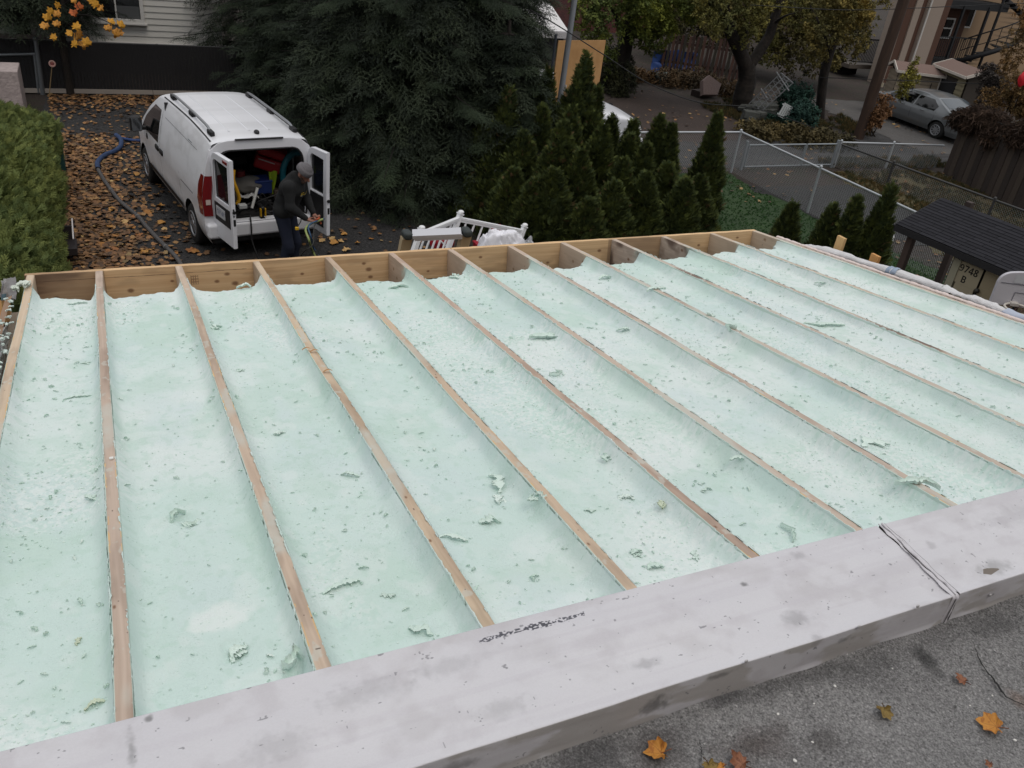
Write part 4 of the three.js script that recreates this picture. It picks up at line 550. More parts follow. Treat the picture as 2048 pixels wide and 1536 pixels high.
{
  const FZ = -18.38, yt = atZ(300, 90, FZ).y, f = thing('privacy_fence', 'tall black slatted fence with a pale bottom board in front of the white house', 'fence'), slat = std(C(27, 26, 28), 0.85, { bumpMap: noiseBump, bumpScale: 0.004 });
  const gs = []; for (let x = -6; x < 6.4; x += 0.075) gs.push(box(0.068, yt - G - 0.14, 0.012 + 0.008 * h2(Math.round(x * 100), 1, 2), x, (yt + G) / 2 + 0.06, FZ)); stuff(obj('slats', gs, slat, f));
  for (let x = -5.4; x < 6; x += 2.4) obj('post', rod([x, G, FZ - 0.05], [x, yt + 0.02, FZ - 0.05], 0.03), std(C(40, 40, 42), 0.6), f);
  obj('top_rail', rod([-6, yt, FZ - 0.02], [6.4, yt, FZ - 0.02], 0.022), std(C(30, 30, 32), 0.6), f);
  obj('bottom_board', [box(5, 0.1, 0.03, -3.4, G + 0.09, FZ + 0.02), box(2.48, 0.1, 0.03, 0.35, G + 0.092, FZ + 0.021), box(4.6, 0.1, 0.03, 3.9, G + 0.09, FZ + 0.02)], std(C(150, 142, 134), 0.8), f);
  const g = thing('gate_post', 'galvanised grey gate post with a crossbar left of the black fence', 'gate post'), zm = std(C(112, 116, 120), 0.45, { metalness: 0.5 });
  const b = gp(86, 189), tz = b.z; const P = (x, y) => atZ(x, y, tz); obj('post', rod(V3(b.x, G, tz), P(71, 78), 0.055, 0.05, 12), zm, g); obj('post_cap', (() => { const q = P(71, 78), s = new THREE.SphereGeometry(0.06, 12, 8); s.translate(q.x, q.y, q.z); return s; })(), zm, g);
  obj('gate_stile', rod(P(77, 186), P(69, 110), 0.03, 0.03, 10), zm, g); obj('crossbar', rod(P(-40, 111), P(70, 108), 0.034, 0.034, 10), zm, g);
  const bk = thing('house_beam', 'grey horizontal rail running above the black fence at top left', 'rail'); obj('rail', bar(atZ(-40, 70, FZ - 0.3), atZ(92, 74, FZ - 0.3), 0.06, 0.09), std(C(120, 112, 108), 0.8), bk);
  // round reflector on a stick
  const r = thing('marker_stake', 'thin driveway marker stick with a round red and white reflector', 'marker', gp(98, 195)), rt = atZ(104.5, 127, r.position.z).sub(r.position); obj('stick', rod([0, 0, 0], rt, 0.012, 0.01, 6), std(C(140, 118, 84), 0.8), r);
  const disc = new THREE.CylinderGeometry(0.075, 0.075, 0.02, 20); disc.rotateX(Math.PI / 2); disc.translate(rt.x, rt.y, rt.z + 0.02); obj('reflector', disc, std(C(190, 120, 112), 0.5), r); const ring = new THREE.TorusGeometry(0.06, 0.018, 8, 20); ring.translate(rt.x, rt.y, rt.z + 0.03); obj('reflector_rim', ring, std(C(200, 160, 150), 0.5), r); obj('reflector_bar', box(0.07, 0.018, 0.01, rt.x, rt.y, rt.z + 0.034), std(C(120, 56, 60), 0.5), r);
  // pinkish masonry block behind the hedge
  const bz = -16.4, mb = thing('masonry_pier', 'top of a pinkish grey masonry pier behind the hedge at the left edge', 'pier'); const c0 = atZ(-30, 140, bz), c1 = atZ(35, 143, bz), c2 = atZ(34, 190, bz); obj('pier', box(c1.x - c0.x, c1.y - G, 0.9, (c0.x + c1.x) / 2, (c1.y + G) / 2, bz - 0.45, 0.02), std(0xffffff, 0.9, { map: tileTex(256, 0.8, (u, v) => mix3([150, 138, 136], [186, 172, 168], fbm(u * 12, v * 12, 4, 1511, 12, 12))), bumpMap: noiseBump, bumpScale: 0.01 }), mb); uvBox(mb.children[0].geometry);
}
{ // maple sapling with its last yellow leaves
  const b = gp(142, 190), s = thing('maple_sapling', 'slender bare maple with its last yellow leaves before the black fence', 'maple', b), P = (x, y, dz = 0) => atZ(x, y, b.z + dz).sub(b), bk = M_bark;
  obj('trunk', taper([[0, -0.05, 0], P(132, 130), P(124, 60), P(128, -20), P(130, -120)], 0.095, 0.05, 20), bk, s);
  const brs = [[P(124, 50), P(110, 45, 0.5), P(98, 40, 1)], [P(126, 45), P(146, 52, 0.5), P(152, 75, 1.1)], [P(125, 35), P(175, 30, 0.6), P(232, 52, 1.3), P(246, 60, 1.4)], [P(127, 10), P(150, -4, 0.5), P(180, 6, 1)], [P(125, 30), P(116, 10, 0.5), P(112, 6, 1)], [P(127, 0), P(140, -12, 0.5), P(160, 20, 0.9)], [P(127, -5), P(200, -20, 0.4), P(230, 10, 0.8)], [P(126, 60), P(160, 40, 0.3), P(200, 72, 0.5)], [P(126, 30), P(90, 10, 0.3), P(60, 30, 0.5)]];
  brs.forEach((q, i) => obj('branch', taper(q, 0.022, 0.005, 10, 5, i), bk, s));
  const ms = [[[214, 160, 52], [196, 138, 36], [170, 110, 30]], [[206, 150, 60], [182, 120, 40], [150, 96, 34]], [[196, 104, 44], [170, 84, 36], [140, 70, 34]]].map((c, i) => std(0xffffff, 0.7, { map: leafTex(...c, 70 + i), ...two })), LG = [mapleLeaf(0.105, 0.3, 61, 44, 3), mapleLeaf(0.105, 0.5, 62, 44, 3)];
  const spots = [[95, 39], [91, 55], [104, 76], [113, 50], [101, 26], [112, 31], [115, 14], [146, 3], [158, 17, 2], [151, 29, 2], [150, 55], [159, 70], [146, 90], [168, 92], [172, 88], [155, 76], [222, 45], [215, 58], [243, 52], [236, 66], [190, 12], [200, 17], [184, 5], [232, 71], [143, 68]];
  spots.forEach((q, i) => { const m = obj('leaf', LG[i % 2], ms[q[2] ?? i % 2], s); m.position.copy(P(q[0], q[1], 0.75 + 0.35 * h2(i, 3, 4))); m.rotation.set(rr(0.7, 1.5), rr(-0.7, 0.7), Math.PI + rr(-0.8, 0.8)); m.scale.setScalar(rr(1.25, 1.6)); });
}
{ // cedar hedge
  const t = thing('cedar_hedge', 'big yellow green cedar hedge along the leaf covered left edge of the driveway', 'hedge');
  const lump = (z, y) => 0.35 * (fbm(z * 0.9, y * 0.8, 3, 1521) - 0.5), X1 = z => -0.74 + 0.12 * sst(-11, -8, z), HT = z => 1.78 + 0.3 * (fbm(z * 0.8, 3, 2, 1523) - 0.5) + 0.25 * sst(-10.5, -8, z) - (z < -11.2 ? (-11.2 - z) * 0.3 : 0);
  const rx = (y, z) => { const f = clamp((y - G) / HT(z)); return X1(z) + lump(z, y) + 0.32 * Math.sin(Math.PI * clamp(f * 0.9 + 0.12)) - 1.5 * Math.pow(sst(0.55, 1.05, f), 1.5); };
  obj('inner_foliage', gridGeo(10, 40, (a, b) => { const z = lerp(-12.5, -4, b), y = G + HT(z) * 0.94 * Math.sin(a * Math.PI / 2); return [rx(y, z) - 0.3, y - 0.04, z]; }), std(C(92, 106, 54), 1, two), t);
  obj('back_foliage', gridGeo(6, 30, (a, b) => { const z = lerp(-12.5, -4, b), y = G + HT(z) * 0.93; return [lerp(rx(y, z) - 0.3, -5.5, a), y - 0.1 + 0.2 * Math.sin(a * 3), z]; }), std(C(92, 106, 54), 1, two), t);
  crown(t, 'crown', FAN, M_leaf, 24000, (o, k) => { const z = rr(-12.7, -4), top = rnd() < 0.42, f = top ? 1 : Math.pow(rnd(), 0.8) * 1.0, y = G + HT(z) * f + rr(-0.05, 0.08); let x = rx(Math.min(y, G + HT(z)), z) - Math.abs(rr(0, 0.22)); if (top) x = lerp(rx(G + HT(z), z), -4.6, Math.pow(rnd(), 1.2));
    o.position.set(x, y, z); orient(o, V3(top ? rr(-0.5, 0.6) : rr(0.3, 1), rr(0.4, 1.2), rr(-0.6, 0.6)), rr(0, 6.28)); o.scale.setScalar(rr(0.13, 0.25)); const g = clamp(0.5 + (fbm(z * 2.2, y * 2.2, 3, 1525) - 0.5) * 0.6 + rr(-0.32, 0.32)); return C(lerp(74, 132, g), lerp(90, 138, g), lerp(48, 72, g)); });
  const bin = thing('garden_mesh', 'strip of teal garden mesh at the driveway edge of the hedge', 'garden mesh'); const q = gp(113, 335); obj('mesh_roll', (() => { const g = new THREE.CylinderGeometry(0.12, 0.12, 0.75, 14, 1); g.translate(q.x + 0.05, G + 0.38, q.z + 0.2); return g; })(), std(C(20, 66, 62), 0.7), bin);
  const cr = thing('garden_cart', 'dark cart frame with bright bars at the foot of the hedge', 'cart'), b0 = gp(133, 520); const dm = std(C(40, 34, 36), 0.7), wm = std(C(205, 200, 200), 0.5); obj('frame', [box(0.34, 0.1, 0.4, b0.x, G + 0.2, b0.z), box(0.3, 0.3, 0.05, b0.x, G + 0.3, b0.z - 0.2)], dm, cr); obj('bar', rod([b0.x + 0.14, G + 0.36, b0.z + 0.1], [b0.x + 0.15, G + 0.56, b0.z - 0.2], 0.012), wm, cr); obj('bar', rod([b0.x - 0.12, G + 0.42, b0.z + 0.1], [b0.x - 0.12, G + 0.52, b0.z - 0.1], 0.012), wm, cr);
}
// ---------------------------------------------------------------- fallen leaves on the driveway
{
  const P = []; const N = 22; const lg = (() => { const pts = []; for (let k = 0; k <= N; k++) { const th = (k / N - 0.5) * 2 * Math.PI, R = leafR(th); pts.push(V3(Math.sin(th) * R, 0.08 * Math.abs(Math.sin(th * 2)), -Math.cos(th) * R)); } for (let k = 0; k < N; k++) P.push(0, 0.02, 0, ...pts[k + 1].toArray(), ...pts[k].toArray()); return tris(P); })();
  const lm = leafMat({ roughness: 0.7 }); const cols = [[140, 101, 62], [116, 82, 52], [156, 119, 74], [94, 70, 50], [176, 146, 96]];
  const litter = thing('leaf_litter', 'thick orange brown carpet of fallen leaves along the hedge and the black fence', 'fallen leaves'); litter.userData.kind = 'stuff';
  const dens = (x, z) => { const hs = Math.exp(-Math.max(0, x + 0.1 - 0.5 * fbm(z * 0.7, 1, 3, 1531)) / 0.42) * sst(-15.6, -13.4, z) * 1.1, fs = Math.exp(-(z + 18.35) / 0.75) * sst(4.5, 2.2, x) * 1.2, mid = 0.045 * sst(0.42, 0.62, fbm(x * 1.1, z * 1.1, 3, 1533)) + 0.012; return Math.max(hs, fs, mid, z < -12.5 && x < 1.1 ? 0.12 * sst(0.4, 0.6, fbm(x, z, 3, 1537)) * sst(-12, -13.5, -27 - z + 0.0 * x) : 0); };
  crown(litter, 'leaves', [lg], lm, 46000, (o) => { const x = rr(-0.7, 5.2), z = rr(-18.3, -2.6); if (rnd() > dens(x, z)) return null; o.position.set(x, G + 0.008 + rnd() * 0.03, z); o.rotation.set(rr(-0.35, 0.35), rr(0, 6.28), rr(-0.35, 0.35)); o.scale.setScalar(rr(0.04, 0.078)); const c = cols[Math.floor(rnd() * rnd() * 5)], k = rr(0.6, 1.1); return C(c[0] * k, c[1] * k, c[2] * k); });
  crown(litter, 'leaves', [lg], lm, 1500, (o) => { const x = rr(9, 26), z = rr(-20, -3.5); if (fbm(x * 0.6, z * 0.6, 3, 1535) < 0.5) return null; o.position.set(x, G + 0.03, z); o.rotation.set(rr(-0.35, 0.35), rr(0, 6.28), rr(-0.35, 0.35)); o.scale.setScalar(rr(0.05, 0.09)); const c = cols[Math.floor(rnd() * 5)], k = rr(0.7, 1.1); return C(c[0] * k, c[1] * k, c[2] * k); });
  const ym = [C(176, 128, 62), C(160, 110, 54), C(190, 156, 104), C(146, 96, 52)].map(c => std(c, 0.7, two)), lgs = [mapleLeaf(0.1, 0.35, 81, 36, 2), mapleLeaf(0.1, 0.2, 82, 36, 2)];
  for (const [x, y, s] of [[320, 412, 1.1], [300, 425, 1], [327, 447, 1.1], [270, 437, 1], [262, 455, 1], [255, 445, 0.9], [240, 490, 1], [235, 472, 0.9], [225, 500, 1], [210, 505, 1], [330, 475, 1], [330, 460, 0.8], [385, 500, 1.2], [392, 505, 1], [285, 505, 1.1], [266, 335, 1], [240, 318, 0.9], [248, 342, 1], [270, 350, 0.9], [235, 360, 0.9], [262, 366, 0.9], [310, 390, 0.8], [252, 305, 0.8], [640, 482, 1], [660, 478, 1.1], [672, 488, 1.1], [690, 500, 1.2], [745, 478, 0.8], [714, 486, 0.8], [690, 470, 0.8], [680, 482, 1], [228, 420, 0.9], [245, 400, 0.9], [205, 470, 1], [215, 455, 1], [197, 490, 1.1], [275, 470, 0.9], [300, 500, 0.8], [705, 513, 1.1], [352, 505, 0.8]]) { const m = obj('fallen_leaf', lgs[(x + y) % 2], ym[(x * 3 + y) % 4]); m.position.copy(gp(x, y, 0.02)); m.rotation.set(rr(-0.2, 0.2), rr(0, 6.28), rr(-0.2, 0.2)); m.scale.setScalar(s * rr(0.9, 1.2)); m.userData = { label: 'single yellow brown maple leaf lying on the dark driveway around the van', category: 'leaf', group: 'single leaves on the driveway' }; }
}
// ---------------------------------------------------------------- conifers
spruce(5.3, -16.6, 9, 2.4, 'dark spruce standing left behind the van, reaching over the white siding', 9000);
spruce(-1.1, -19.5, 7, 2.0, 'dark spruce boughs at the top left corner in front of the white siding', 3500, 1.7);
spruce(6.1, -11.7, 9.5, 3.4, 'largest dark spruce with boughs hanging over the roof of the white van', 15000);
spruce(9.0, -15.4, 9, 2.4, 'dark spruce in the middle of the photo behind the cedars', 9000);
spruce(5.2, -20.5, 10, 3.2, 'farthest dark spruce at the top behind the others', 6000);
spruce(6.3, -10.7, 4.2, 1.4, 'dark young spruce between the largest one and the cedars', 5000);
spruce(7.2, -9.9, 3.4, 1.5, 'small low spruce at the foot of the large spruces beside the cedars', 4500);
{
  const g = 'row of cedars behind the new roof';
  const list = [ // tip pixel, depth, radius, label
    [1176, 96, -9.3, 0.62, 'tallest pointed cedar, standing before the tan plywood sheet'],
    [1072, 134, -9.7, 0.6, 'second tallest cedar, left of the plywood sheet, with a pale tip'],
    [1099, 126, -9.9, 0.55, 'cedar with its tip at the left edge of the plywood sheet'],
    [1020, 164, -9.2, 0.6, 'leftmost tall cedar beside the dark spruces'],
    [1198, 162, -9.6, 0.4, 'slim cedar in front of the white pickup, right of the tallest'],
    [1228, 224, -9.6, 0.4, 'narrow cedar right before the headlight of the white pickup'],
    [1270, 233, -9.2, 0.42, 'cedar crossing the white fence rail, right of the pickup'],
    [1323, 225, -9.0, 0.42, 'bushy topped cedar crossing the fence rail in the middle'],
    [1347, 240, -8.8, 0.4, 'cedar right behind the bushy topped one at the fence rail'],
    [1440, 220, -8.8, 0.42, 'separate slim cedar at the right end of the row'],
    [1209, 242, -8.4, 0.6, 'full cedar in the front row below the white pickup'],
    [1296, 280, -8.2, 0.48, 'cedar in the front row below the fence rail'],
    [1250, 310, -7.8, 0.52, 'front cedar leaning against its neighbours in the middle'],
    [1297, 338, -7.4, 0.5, 'low front cedar close behind the rim of the roof frame'],
    [1374, 352, -7.3, 0.52, 'low cedar at the right end of the front row'],
    [1404, 345, -7.7, 0.48, 'low cedar touching the foot of the slim right hand one'],
    [1232, 356, -7.3, 0.55, 'low front cedar just above the new rim board'],
    [1130, 235, -8.3, 0.66, 'broad front cedar under the tallest one'],
    [1050, 255, -8.7, 0.68, 'broad front cedar at the left of the row'],
    [985, 300, -9.0, 0.66, 'low broad cedar at the left end, above the white railing'],
    [1110, 330, -7.6, 0.66, 'low broad cedar above the white sack'], [966, 240, -9.4, 0.62, 'dim cedar at the far left end of the row against the spruce'], [1140, 170, -9.6, 0.45, 'slim cedar close to the left side of the tallest one'],
    [1088, 205, -9.0, 0.5, 'mid height cedar in front of the pale tipped one, under the plywood corner'], [1148, 205, -8.8, 0.5, 'cedar pressed against the front left of the tallest one'], [1190, 215, -8.9, 0.45, 'cedar pressed against the front right of the tallest one'], [1104, 285, -8.2, 0.55, 'front cedar midway between the white railing and the tallest cedar'], [1165, 292, -7.9, 0.52, 'front cedar straight below the tallest one'], [1262, 262, -8.7, 0.4, 'narrow cedar just in front of the fence rail, right of the pickup headlight'], [1340, 318, -7.8, 0.45, 'front cedar right of the middle, below the end of the fence rail'], [1075, 350, -7.7, 0.55, 'low front cedar above the right post of the white railing'], [1180, 392, -7.1, 0.5, 'lowest front cedar, its tip just above the rim board'], [1030, 330, -8.2, 0.55, 'low cedar behind the right hand span of the white railing']];
  for (const [x, y, z, R, l] of list) cedar(atZ(x, y, z), R, l, g, Math.round(1150 + R * 1700), 0);
  const g2 = 'small cedars on the lawn by the black roofed shed';
  for (const [x, y, z, R, l] of [[1590, 400, -5.6, 0.3, 'small cedar on the lawn, leftmost of the four by the shed'], [1672, 402, -5.2, 0.3, 'small cedar second from the left before the chain link fence'], [1722, 385, -4.9, 0.3, 'small cedar third from the left before the fence'], [1789, 362, -4.7, 0.36, 'largest small cedar, nearest the black roofed shed']]) cedar(atZ(x, y, z), R, l, g2, 1500, -0.05);
}
// ---------------------------------------------------------------- chain link fences and the gate
const galv = std(C(176, 180, 184), 0.45, { metalness: 0.35 }), wireM = std(C(138, 142, 144), 0.6);
function meshWires(a, b, h, cell = 0.062) { const gs = [], d = b.clone().sub(a), L = d.length(); d.normalize(); const y0 = a.y + 0.03, pt = (s, t) => V3(a.x + d.x * s, y0 + t, a.z + d.z * s); for (let s = -h; s < L; s += cell) for (const dir of [1, -1]) { let s0 = s, t0 = dir > 0 ? 0 : h, s1 = s + h, t1 = dir > 0 ? h : 0; if (s0 < 0) { t0 += dir * -s0; s0 = 0; } if (s1 > L) { t1 -= dir * (s1 - L); s1 = L; } if (s1 - s0 > 0.02) gs.push(rod(pt(s0, t0), pt(s1, t1), 0.0028, 0.0028, 3)); } return gs; }
function chainLink(label, a, b, h, posts, dark, group) {
  const f = thing('chain_link_fence', label, 'fence', [0, 0, 0], 0, group), A = V3(a[0], G, a[1]), B = V3(b[0], G, b[1]), m = dark ? std(C(66, 66, 66), 0.6, { metalness: 0.3 }) : galv;
  obj('top_rail', rod(A.clone().setY(G + h), B.clone().setY(G + h), 0.024, 0.024, 8), m, f);
  stuff(obj('wire_mesh', meshWires(A, B, h - 0.05), wireM, f));
  for (const t of posts) { const p = A.clone().lerp(B, t); obj('post', rod(p, p.clone().setY(G + h + 0.03), 0.03, 0.03, 10), m, f); const c = new THREE.SphereGeometry(0.036, 10, 6); c.translate(p.x, G + h + 0.04, p.z); obj('post_cap', c, m, f); }
  return f;
}
chainLink('chain link fence with a bright top rail behind the row of cedars', [8.6, -11.45], [14.27, -11.46], 0.985, [0.15, 0.55, 1], false);
chainLink('chain link fence with a bright top rail running diagonally down to the shed', [14.25, -11.40], [14.15, -4.4], 1.0, [0.4, 0.8], false);
chainLink('low chain link fence along the back lane in front of the silver car', [17.8, -11.66], [21.2, -11.3], 0.66, [0, 0.5], false);
chainLink('dark wire fence slanting across the brown grass strip', [17.78, -11.6], [18.4, -6.2], 0.62, [0.3, 0.8], true);
{ const f = thing('chain_link_gate', 'double chain link gate with a sagging bottom rail beyond the diagonal fence', 'gate'), a = V3(14.75, G, -11.63), b = V3(17.74, G, -11.65), h = 0.62, gm2 = std(C(140, 146, 150), 0.5, { metalness: 0.35 }); for (const [t0, t1] of [[0.01, 0.62], [0.635, 0.985]]) { const p = a.clone().lerp(b, t0), q = a.clone().lerp(b, t1), leaf = new THREE.Group(); leaf.name = 'gate_leaf'; f.add(leaf); const y = k => v => v.clone().setY(G + k); obj('frame', [rod(y(0.08)(p), y(h)(p), 0.022), rod(y(0.08)(q), y(h)(q), 0.022), rod(y(h)(p), y(h)(q), 0.022), rod(y(0.08)(p), y(0.08)(q), 0.02)], gm2, leaf); stuff(obj('wire_mesh', meshWires(p, q, h - 0.08), wireM, leaf)); } for (const p of [a, b]) obj('post', rod(p.clone().setX(p.x - 0.05), p.clone().setX(p.x - 0.05).setY(G + 0.72), 0.04, 0.04, 10), gm2, f); }
// grass
{
  const blade = (() => { const P = []; for (let k = 0; k < 9; k++) { const a = k / 9 * 6.28, d = V3(Math.cos(a) * 0.5, 1, Math.sin(a) * 0.5).normalize(); leafQuad(P, V3(rr(-0.3, 0.3), 0, rr(-0.3, 0.3)), d, V3(Math.cos(a), 0, Math.sin(a)), rr(0.7, 1.2), 0.12, -0.1); } return tris(P); })();
  const inPoly = (x, z, P) => { let c = false; for (let i = 0, j = P.length - 1; i < P.length; j = i++) if ((P[i][1] > z) !== (P[j][1] > z) && x < (P[j][0] - P[i][0]) * (z - P[i][1]) / (P[j][1] - P[i][1]) + P[i][0]) c = !c; return c; };
  const lawn = [[8, -9], [9.5, -11.5], [14.1, -11.3], [14.05, -10.2], [14.1, -8], [14.6, -6], [15, -3.4], [10.2, -3.4]], strip = [[17.1, -11.2], [20.8, -11.1], [20.5, -6], [19, -2.6], [15.7, -3.3], [15.5, -6], [17.1, -6.9]], weeds = [[17.6, -15], [22.2, -14.4], [23, -17], [20, -19], [18, -18.2]], weeds2 = [[17.6, -12.2], [22, -12.2], [22, -11.3], [17.6, -11.5]];
  const t1 = thing('lawn_grass', 'dark green mown lawn grass inside the chain link fence', 'grass'), t2 = thing('dry_grass', 'brownish green uncut grass beyond the diagonal fence', 'grass'); t1.userData.kind = t2.userData.kind = 'stuff';
  crown(t1, 'tufts', [blade], M_leaf, 15000, o => { const x = rr(8, 15), z = rr(-11.5, -3.3); if (!inPoly(x, z, lawn)) return null; o.position.set(x, G + 0.006, z); o.rotation.set(rr(-0.2, 0.2), rr(0, 6.28), rr(-0.2, 0.2)); o.scale.setScalar(rr(0.02, 0.045)); const g = rnd(); return C(lerp(30, 52, g), lerp(70, 104, g), lerp(24, 36, g)); });
  crown(t2, 'tufts', [blade], M_leaf, 16000, o => { const x = rr(15.5, 23), z = rr(-19, -2.6); const a = inPoly(x, z, strip), b = inPoly(x, z, weeds) || inPoly(x, z, weeds2); if (!a && !b) return null; if (fbm(x * 1.2, z * 1.2, 3, 1601) < 0.4) return null; o.position.set(x, G + 0.006, z); o.rotation.set(rr(-0.3, 0.3), rr(0, 6.28), rr(-0.3, 0.3)); o.scale.setScalar(rr(0.05, 0.13) * (b ? 1.4 : 1)); const g = rnd(); return C(lerp(48, 110, g), lerp(56, 88, g), lerp(28, 50, g)); });
}
const WKX = 2.77, WKZ = -7.42, WKR = 0.9;
// ---------------------------------------------------------------- loft bodies (van, pickup, sedan)
const PL = (t, x) => { if (x <= t[0][0]) return t[0][1]; for (let i = 1; i < t.length; i++) if (x <= t[i][0]) return lerp(t[i - 1][1], t[i][1], (x - t[i - 1][0]) / (t[i][0] - t[i - 1][0])); return t[t.length - 1][1]; };
function carShell(o) { // o: len, y0, top(s), half(y,s), wheels [s...], wr, roofF; s runs 0 at the rear to len; local z = -s. returns surface fn and geometry
  const NS = o.ns || 100, NK = 22, NR = 10;
  const pt = (s, k) => { // k 0..NK side upwards, NK..NK+NR roof to the middle
    const T = o.top(s), e = o.edge ? o.edge(s) : 0.93, ye = o.y0 + (T - o.y0) * e;
    if (k <= NK) { const y = o.y0 + (ye - o.y0) * k / NK; return [o.half(y, s), y]; }
    const a = (k - NK) / NR, x = o.half(ye, s); const ca = Math.cos(a * Math.PI / 2); return [x * Math.pow(ca, 0.62), ye + (T - ye) * Math.pow(Math.sin(a * Math.PI / 2), 0.8)]; };
  const pos = [], idx = [], cols = 2 * (NK + NR) + 1, inside = [];
  for (let i = 0; i <= NS; i++) { const s = o.len * i / NS; for (let c = 0; c < cols; c++) { const left = c <= NK + NR, k = left ? c : cols - 1 - c; let [x, y] = pt(s, k); let z = -s, ins = false;
    if (k <= NK) for (const w of o.wheels) { const dy = y - o.wy, dz = z + w, d = Math.hypot(dy, dz); if (d < o.wr) { ins = true; if (d > o.wr * 0.55 || y > o.wy) { const f = o.wr / Math.max(d, 1e-3); y = o.wy + dy * f; z = -w + dz * f; x = o.half(y, -z); } } }
    pos.push(left ? -x : x, y, z); inside.push(ins); } }
  for (let i = 0; i < NS; i++) for (let c = 0; c < cols - 1; c++) { const a = i * cols + c, b = a + 1, d = a + cols, e = d + 1; if (inside[a] && inside[b] && inside[d] && inside[e]) continue; idx.push(a, b, d, b, e, d); }
  const g = new THREE.BufferGeometry(); g.setAttribute('position', new THREE.Float32BufferAttribute(pos, 3)); g.setAttribute('uv', new THREE.Float32BufferAttribute(new Float32Array(pos.length / 3 * 2), 2)); g.setIndex(idx); g.computeVertexNormals();
  const side = (sg, y, s, off = 0.006) => [sg * (o.half(y, s) + off), y, -s];
  const roofPt = (xf, s, off = 0.006) => { const T = o.top(s), e = o.edge ? o.edge(s) : 0.93, ye = o.y0 + (T - o.y0) * e, xm = o.half(ye, s), ca = Math.pow(Math.abs(xf), 1 / 0.62), a = Math.acos(clamp(ca)); return [xf * xm, ye + (T - ye) * Math.pow(Math.sin(a), 0.8) + off, -s]; };
  return { g, side, roofPt };
}
// a patch lying on a car side between outline rows: rows of [y, s from, s to]
const sidePatch = (S, sg, rows, off = 0.006, n = 12) => gridGeo(n, rows.length * 4 - 4, (a, b) => { const t = b * (rows.length - 1), i = Math.min(rows.length - 2, Math.floor(t)), f = t - i, y = lerp(rows[i][0], rows[i + 1][0], f), s0 = lerp(rows[i][1], rows[i + 1][1], f), s1 = lerp(rows[i][2], rows[i + 1][2], f); return S.side(sg, y, lerp(s0, s1, a), off); });
const black = std(C(22, 22, 24), 0.6), rubber = std(C(24, 24, 24), 0.9), glassD = std(C(14, 16, 18), 0.06), alloy = std(C(150, 152, 156), 0.35, { metalness: 0.6 }), whitePaint = new THREE.MeshPhysicalMaterial({ color: C(222, 223, 228), roughness: 0.45, clearcoat: 0.6, clearcoatRoughness: 0.15, side: THREE.DoubleSide }), redLens = new THREE.MeshPhysicalMaterial({ color: C(120, 14, 20), roughness: 0.2, clearcoat: 1 });
function wheel(parent, x, y, z, r, w, sg, spokes = 7, rimM = alloy) {
  const g = new THREE.Group(); g.name = 'wheel'; g.position.set(x, y, z); parent.add(g);
  const prof = [[r * 0.62, -w / 2], [r * 0.9, -w / 2], [r * 0.985, -w / 2 + 0.03], [r, -w * 0.2], [r, w * 0.2], [r * 0.985, w / 2 - 0.03], [r * 0.9, w / 2], [r * 0.62, w / 2]].map(q => new THREE.Vector2(q[0], q[1]));
  const t = new THREE.LatheGeometry(prof, 32); t.rotateZ(Math.PI / 2); obj('tyre', t, rubber, g);
  const gs = []; const d = new THREE.CylinderGeometry(r * 0.63, r * 0.63, w * 0.5, 28); d.rotateZ(Math.PI / 2); const dish = obj('rim_dish', d, black, g);
  const rg = new THREE.TorusGeometry(r * 0.6, 0.018, 8, 32); rg.rotateY(Math.PI / 2); rg.translate(sg * w * 0.46, 0, 0); gs.push(rg);
  for (let k = 0; k < spokes; k++) { const a = k / spokes * 6.283; const b = box(0.022, r * 0.5, 0.055, 0, r * 0.34, 0, 0.008); b.rotateX(a); b.translate(sg * w * 0.42, 0, 0); gs.push(b); }
  const hub = new THREE.CylinderGeometry(0.06, 0.07, 0.03, 16); hub.rotateZ(Math.PI / 2); hub.translate(sg * w * 0.44, 0, 0); gs.push(hub); obj('rim', gs, rimM, g);
}
const VX = 2.528, VZ = -8.094, VR = 0.156;
const van = thing('cargo_van', 'white cargo van with both rear barn doors open, parked nose away on the driveway', 'van', [VX, G, VZ], VR);
const vanAt = (px, py, zl) => { // van coordinates of pixel on the van's cross plane z = zl
  const c = Math.cos(VR), s = Math.sin(VR), tl = v => V3(c * v.x - s * v.z, v.y, s * v.x + c * v.z), o = tl(camera.position.clone().sub(V3(VX, G, VZ))), d = tl(ray(px, py)), t = (zl - o.z) / d.z; return o.addScaledVector(d, t); };
const vanW = v => { const c = Math.cos(VR), s = Math.sin(VR); return V3(VX + c * v.x + s * v.z, G + v.y, VZ - s * v.x + c * v.z); };
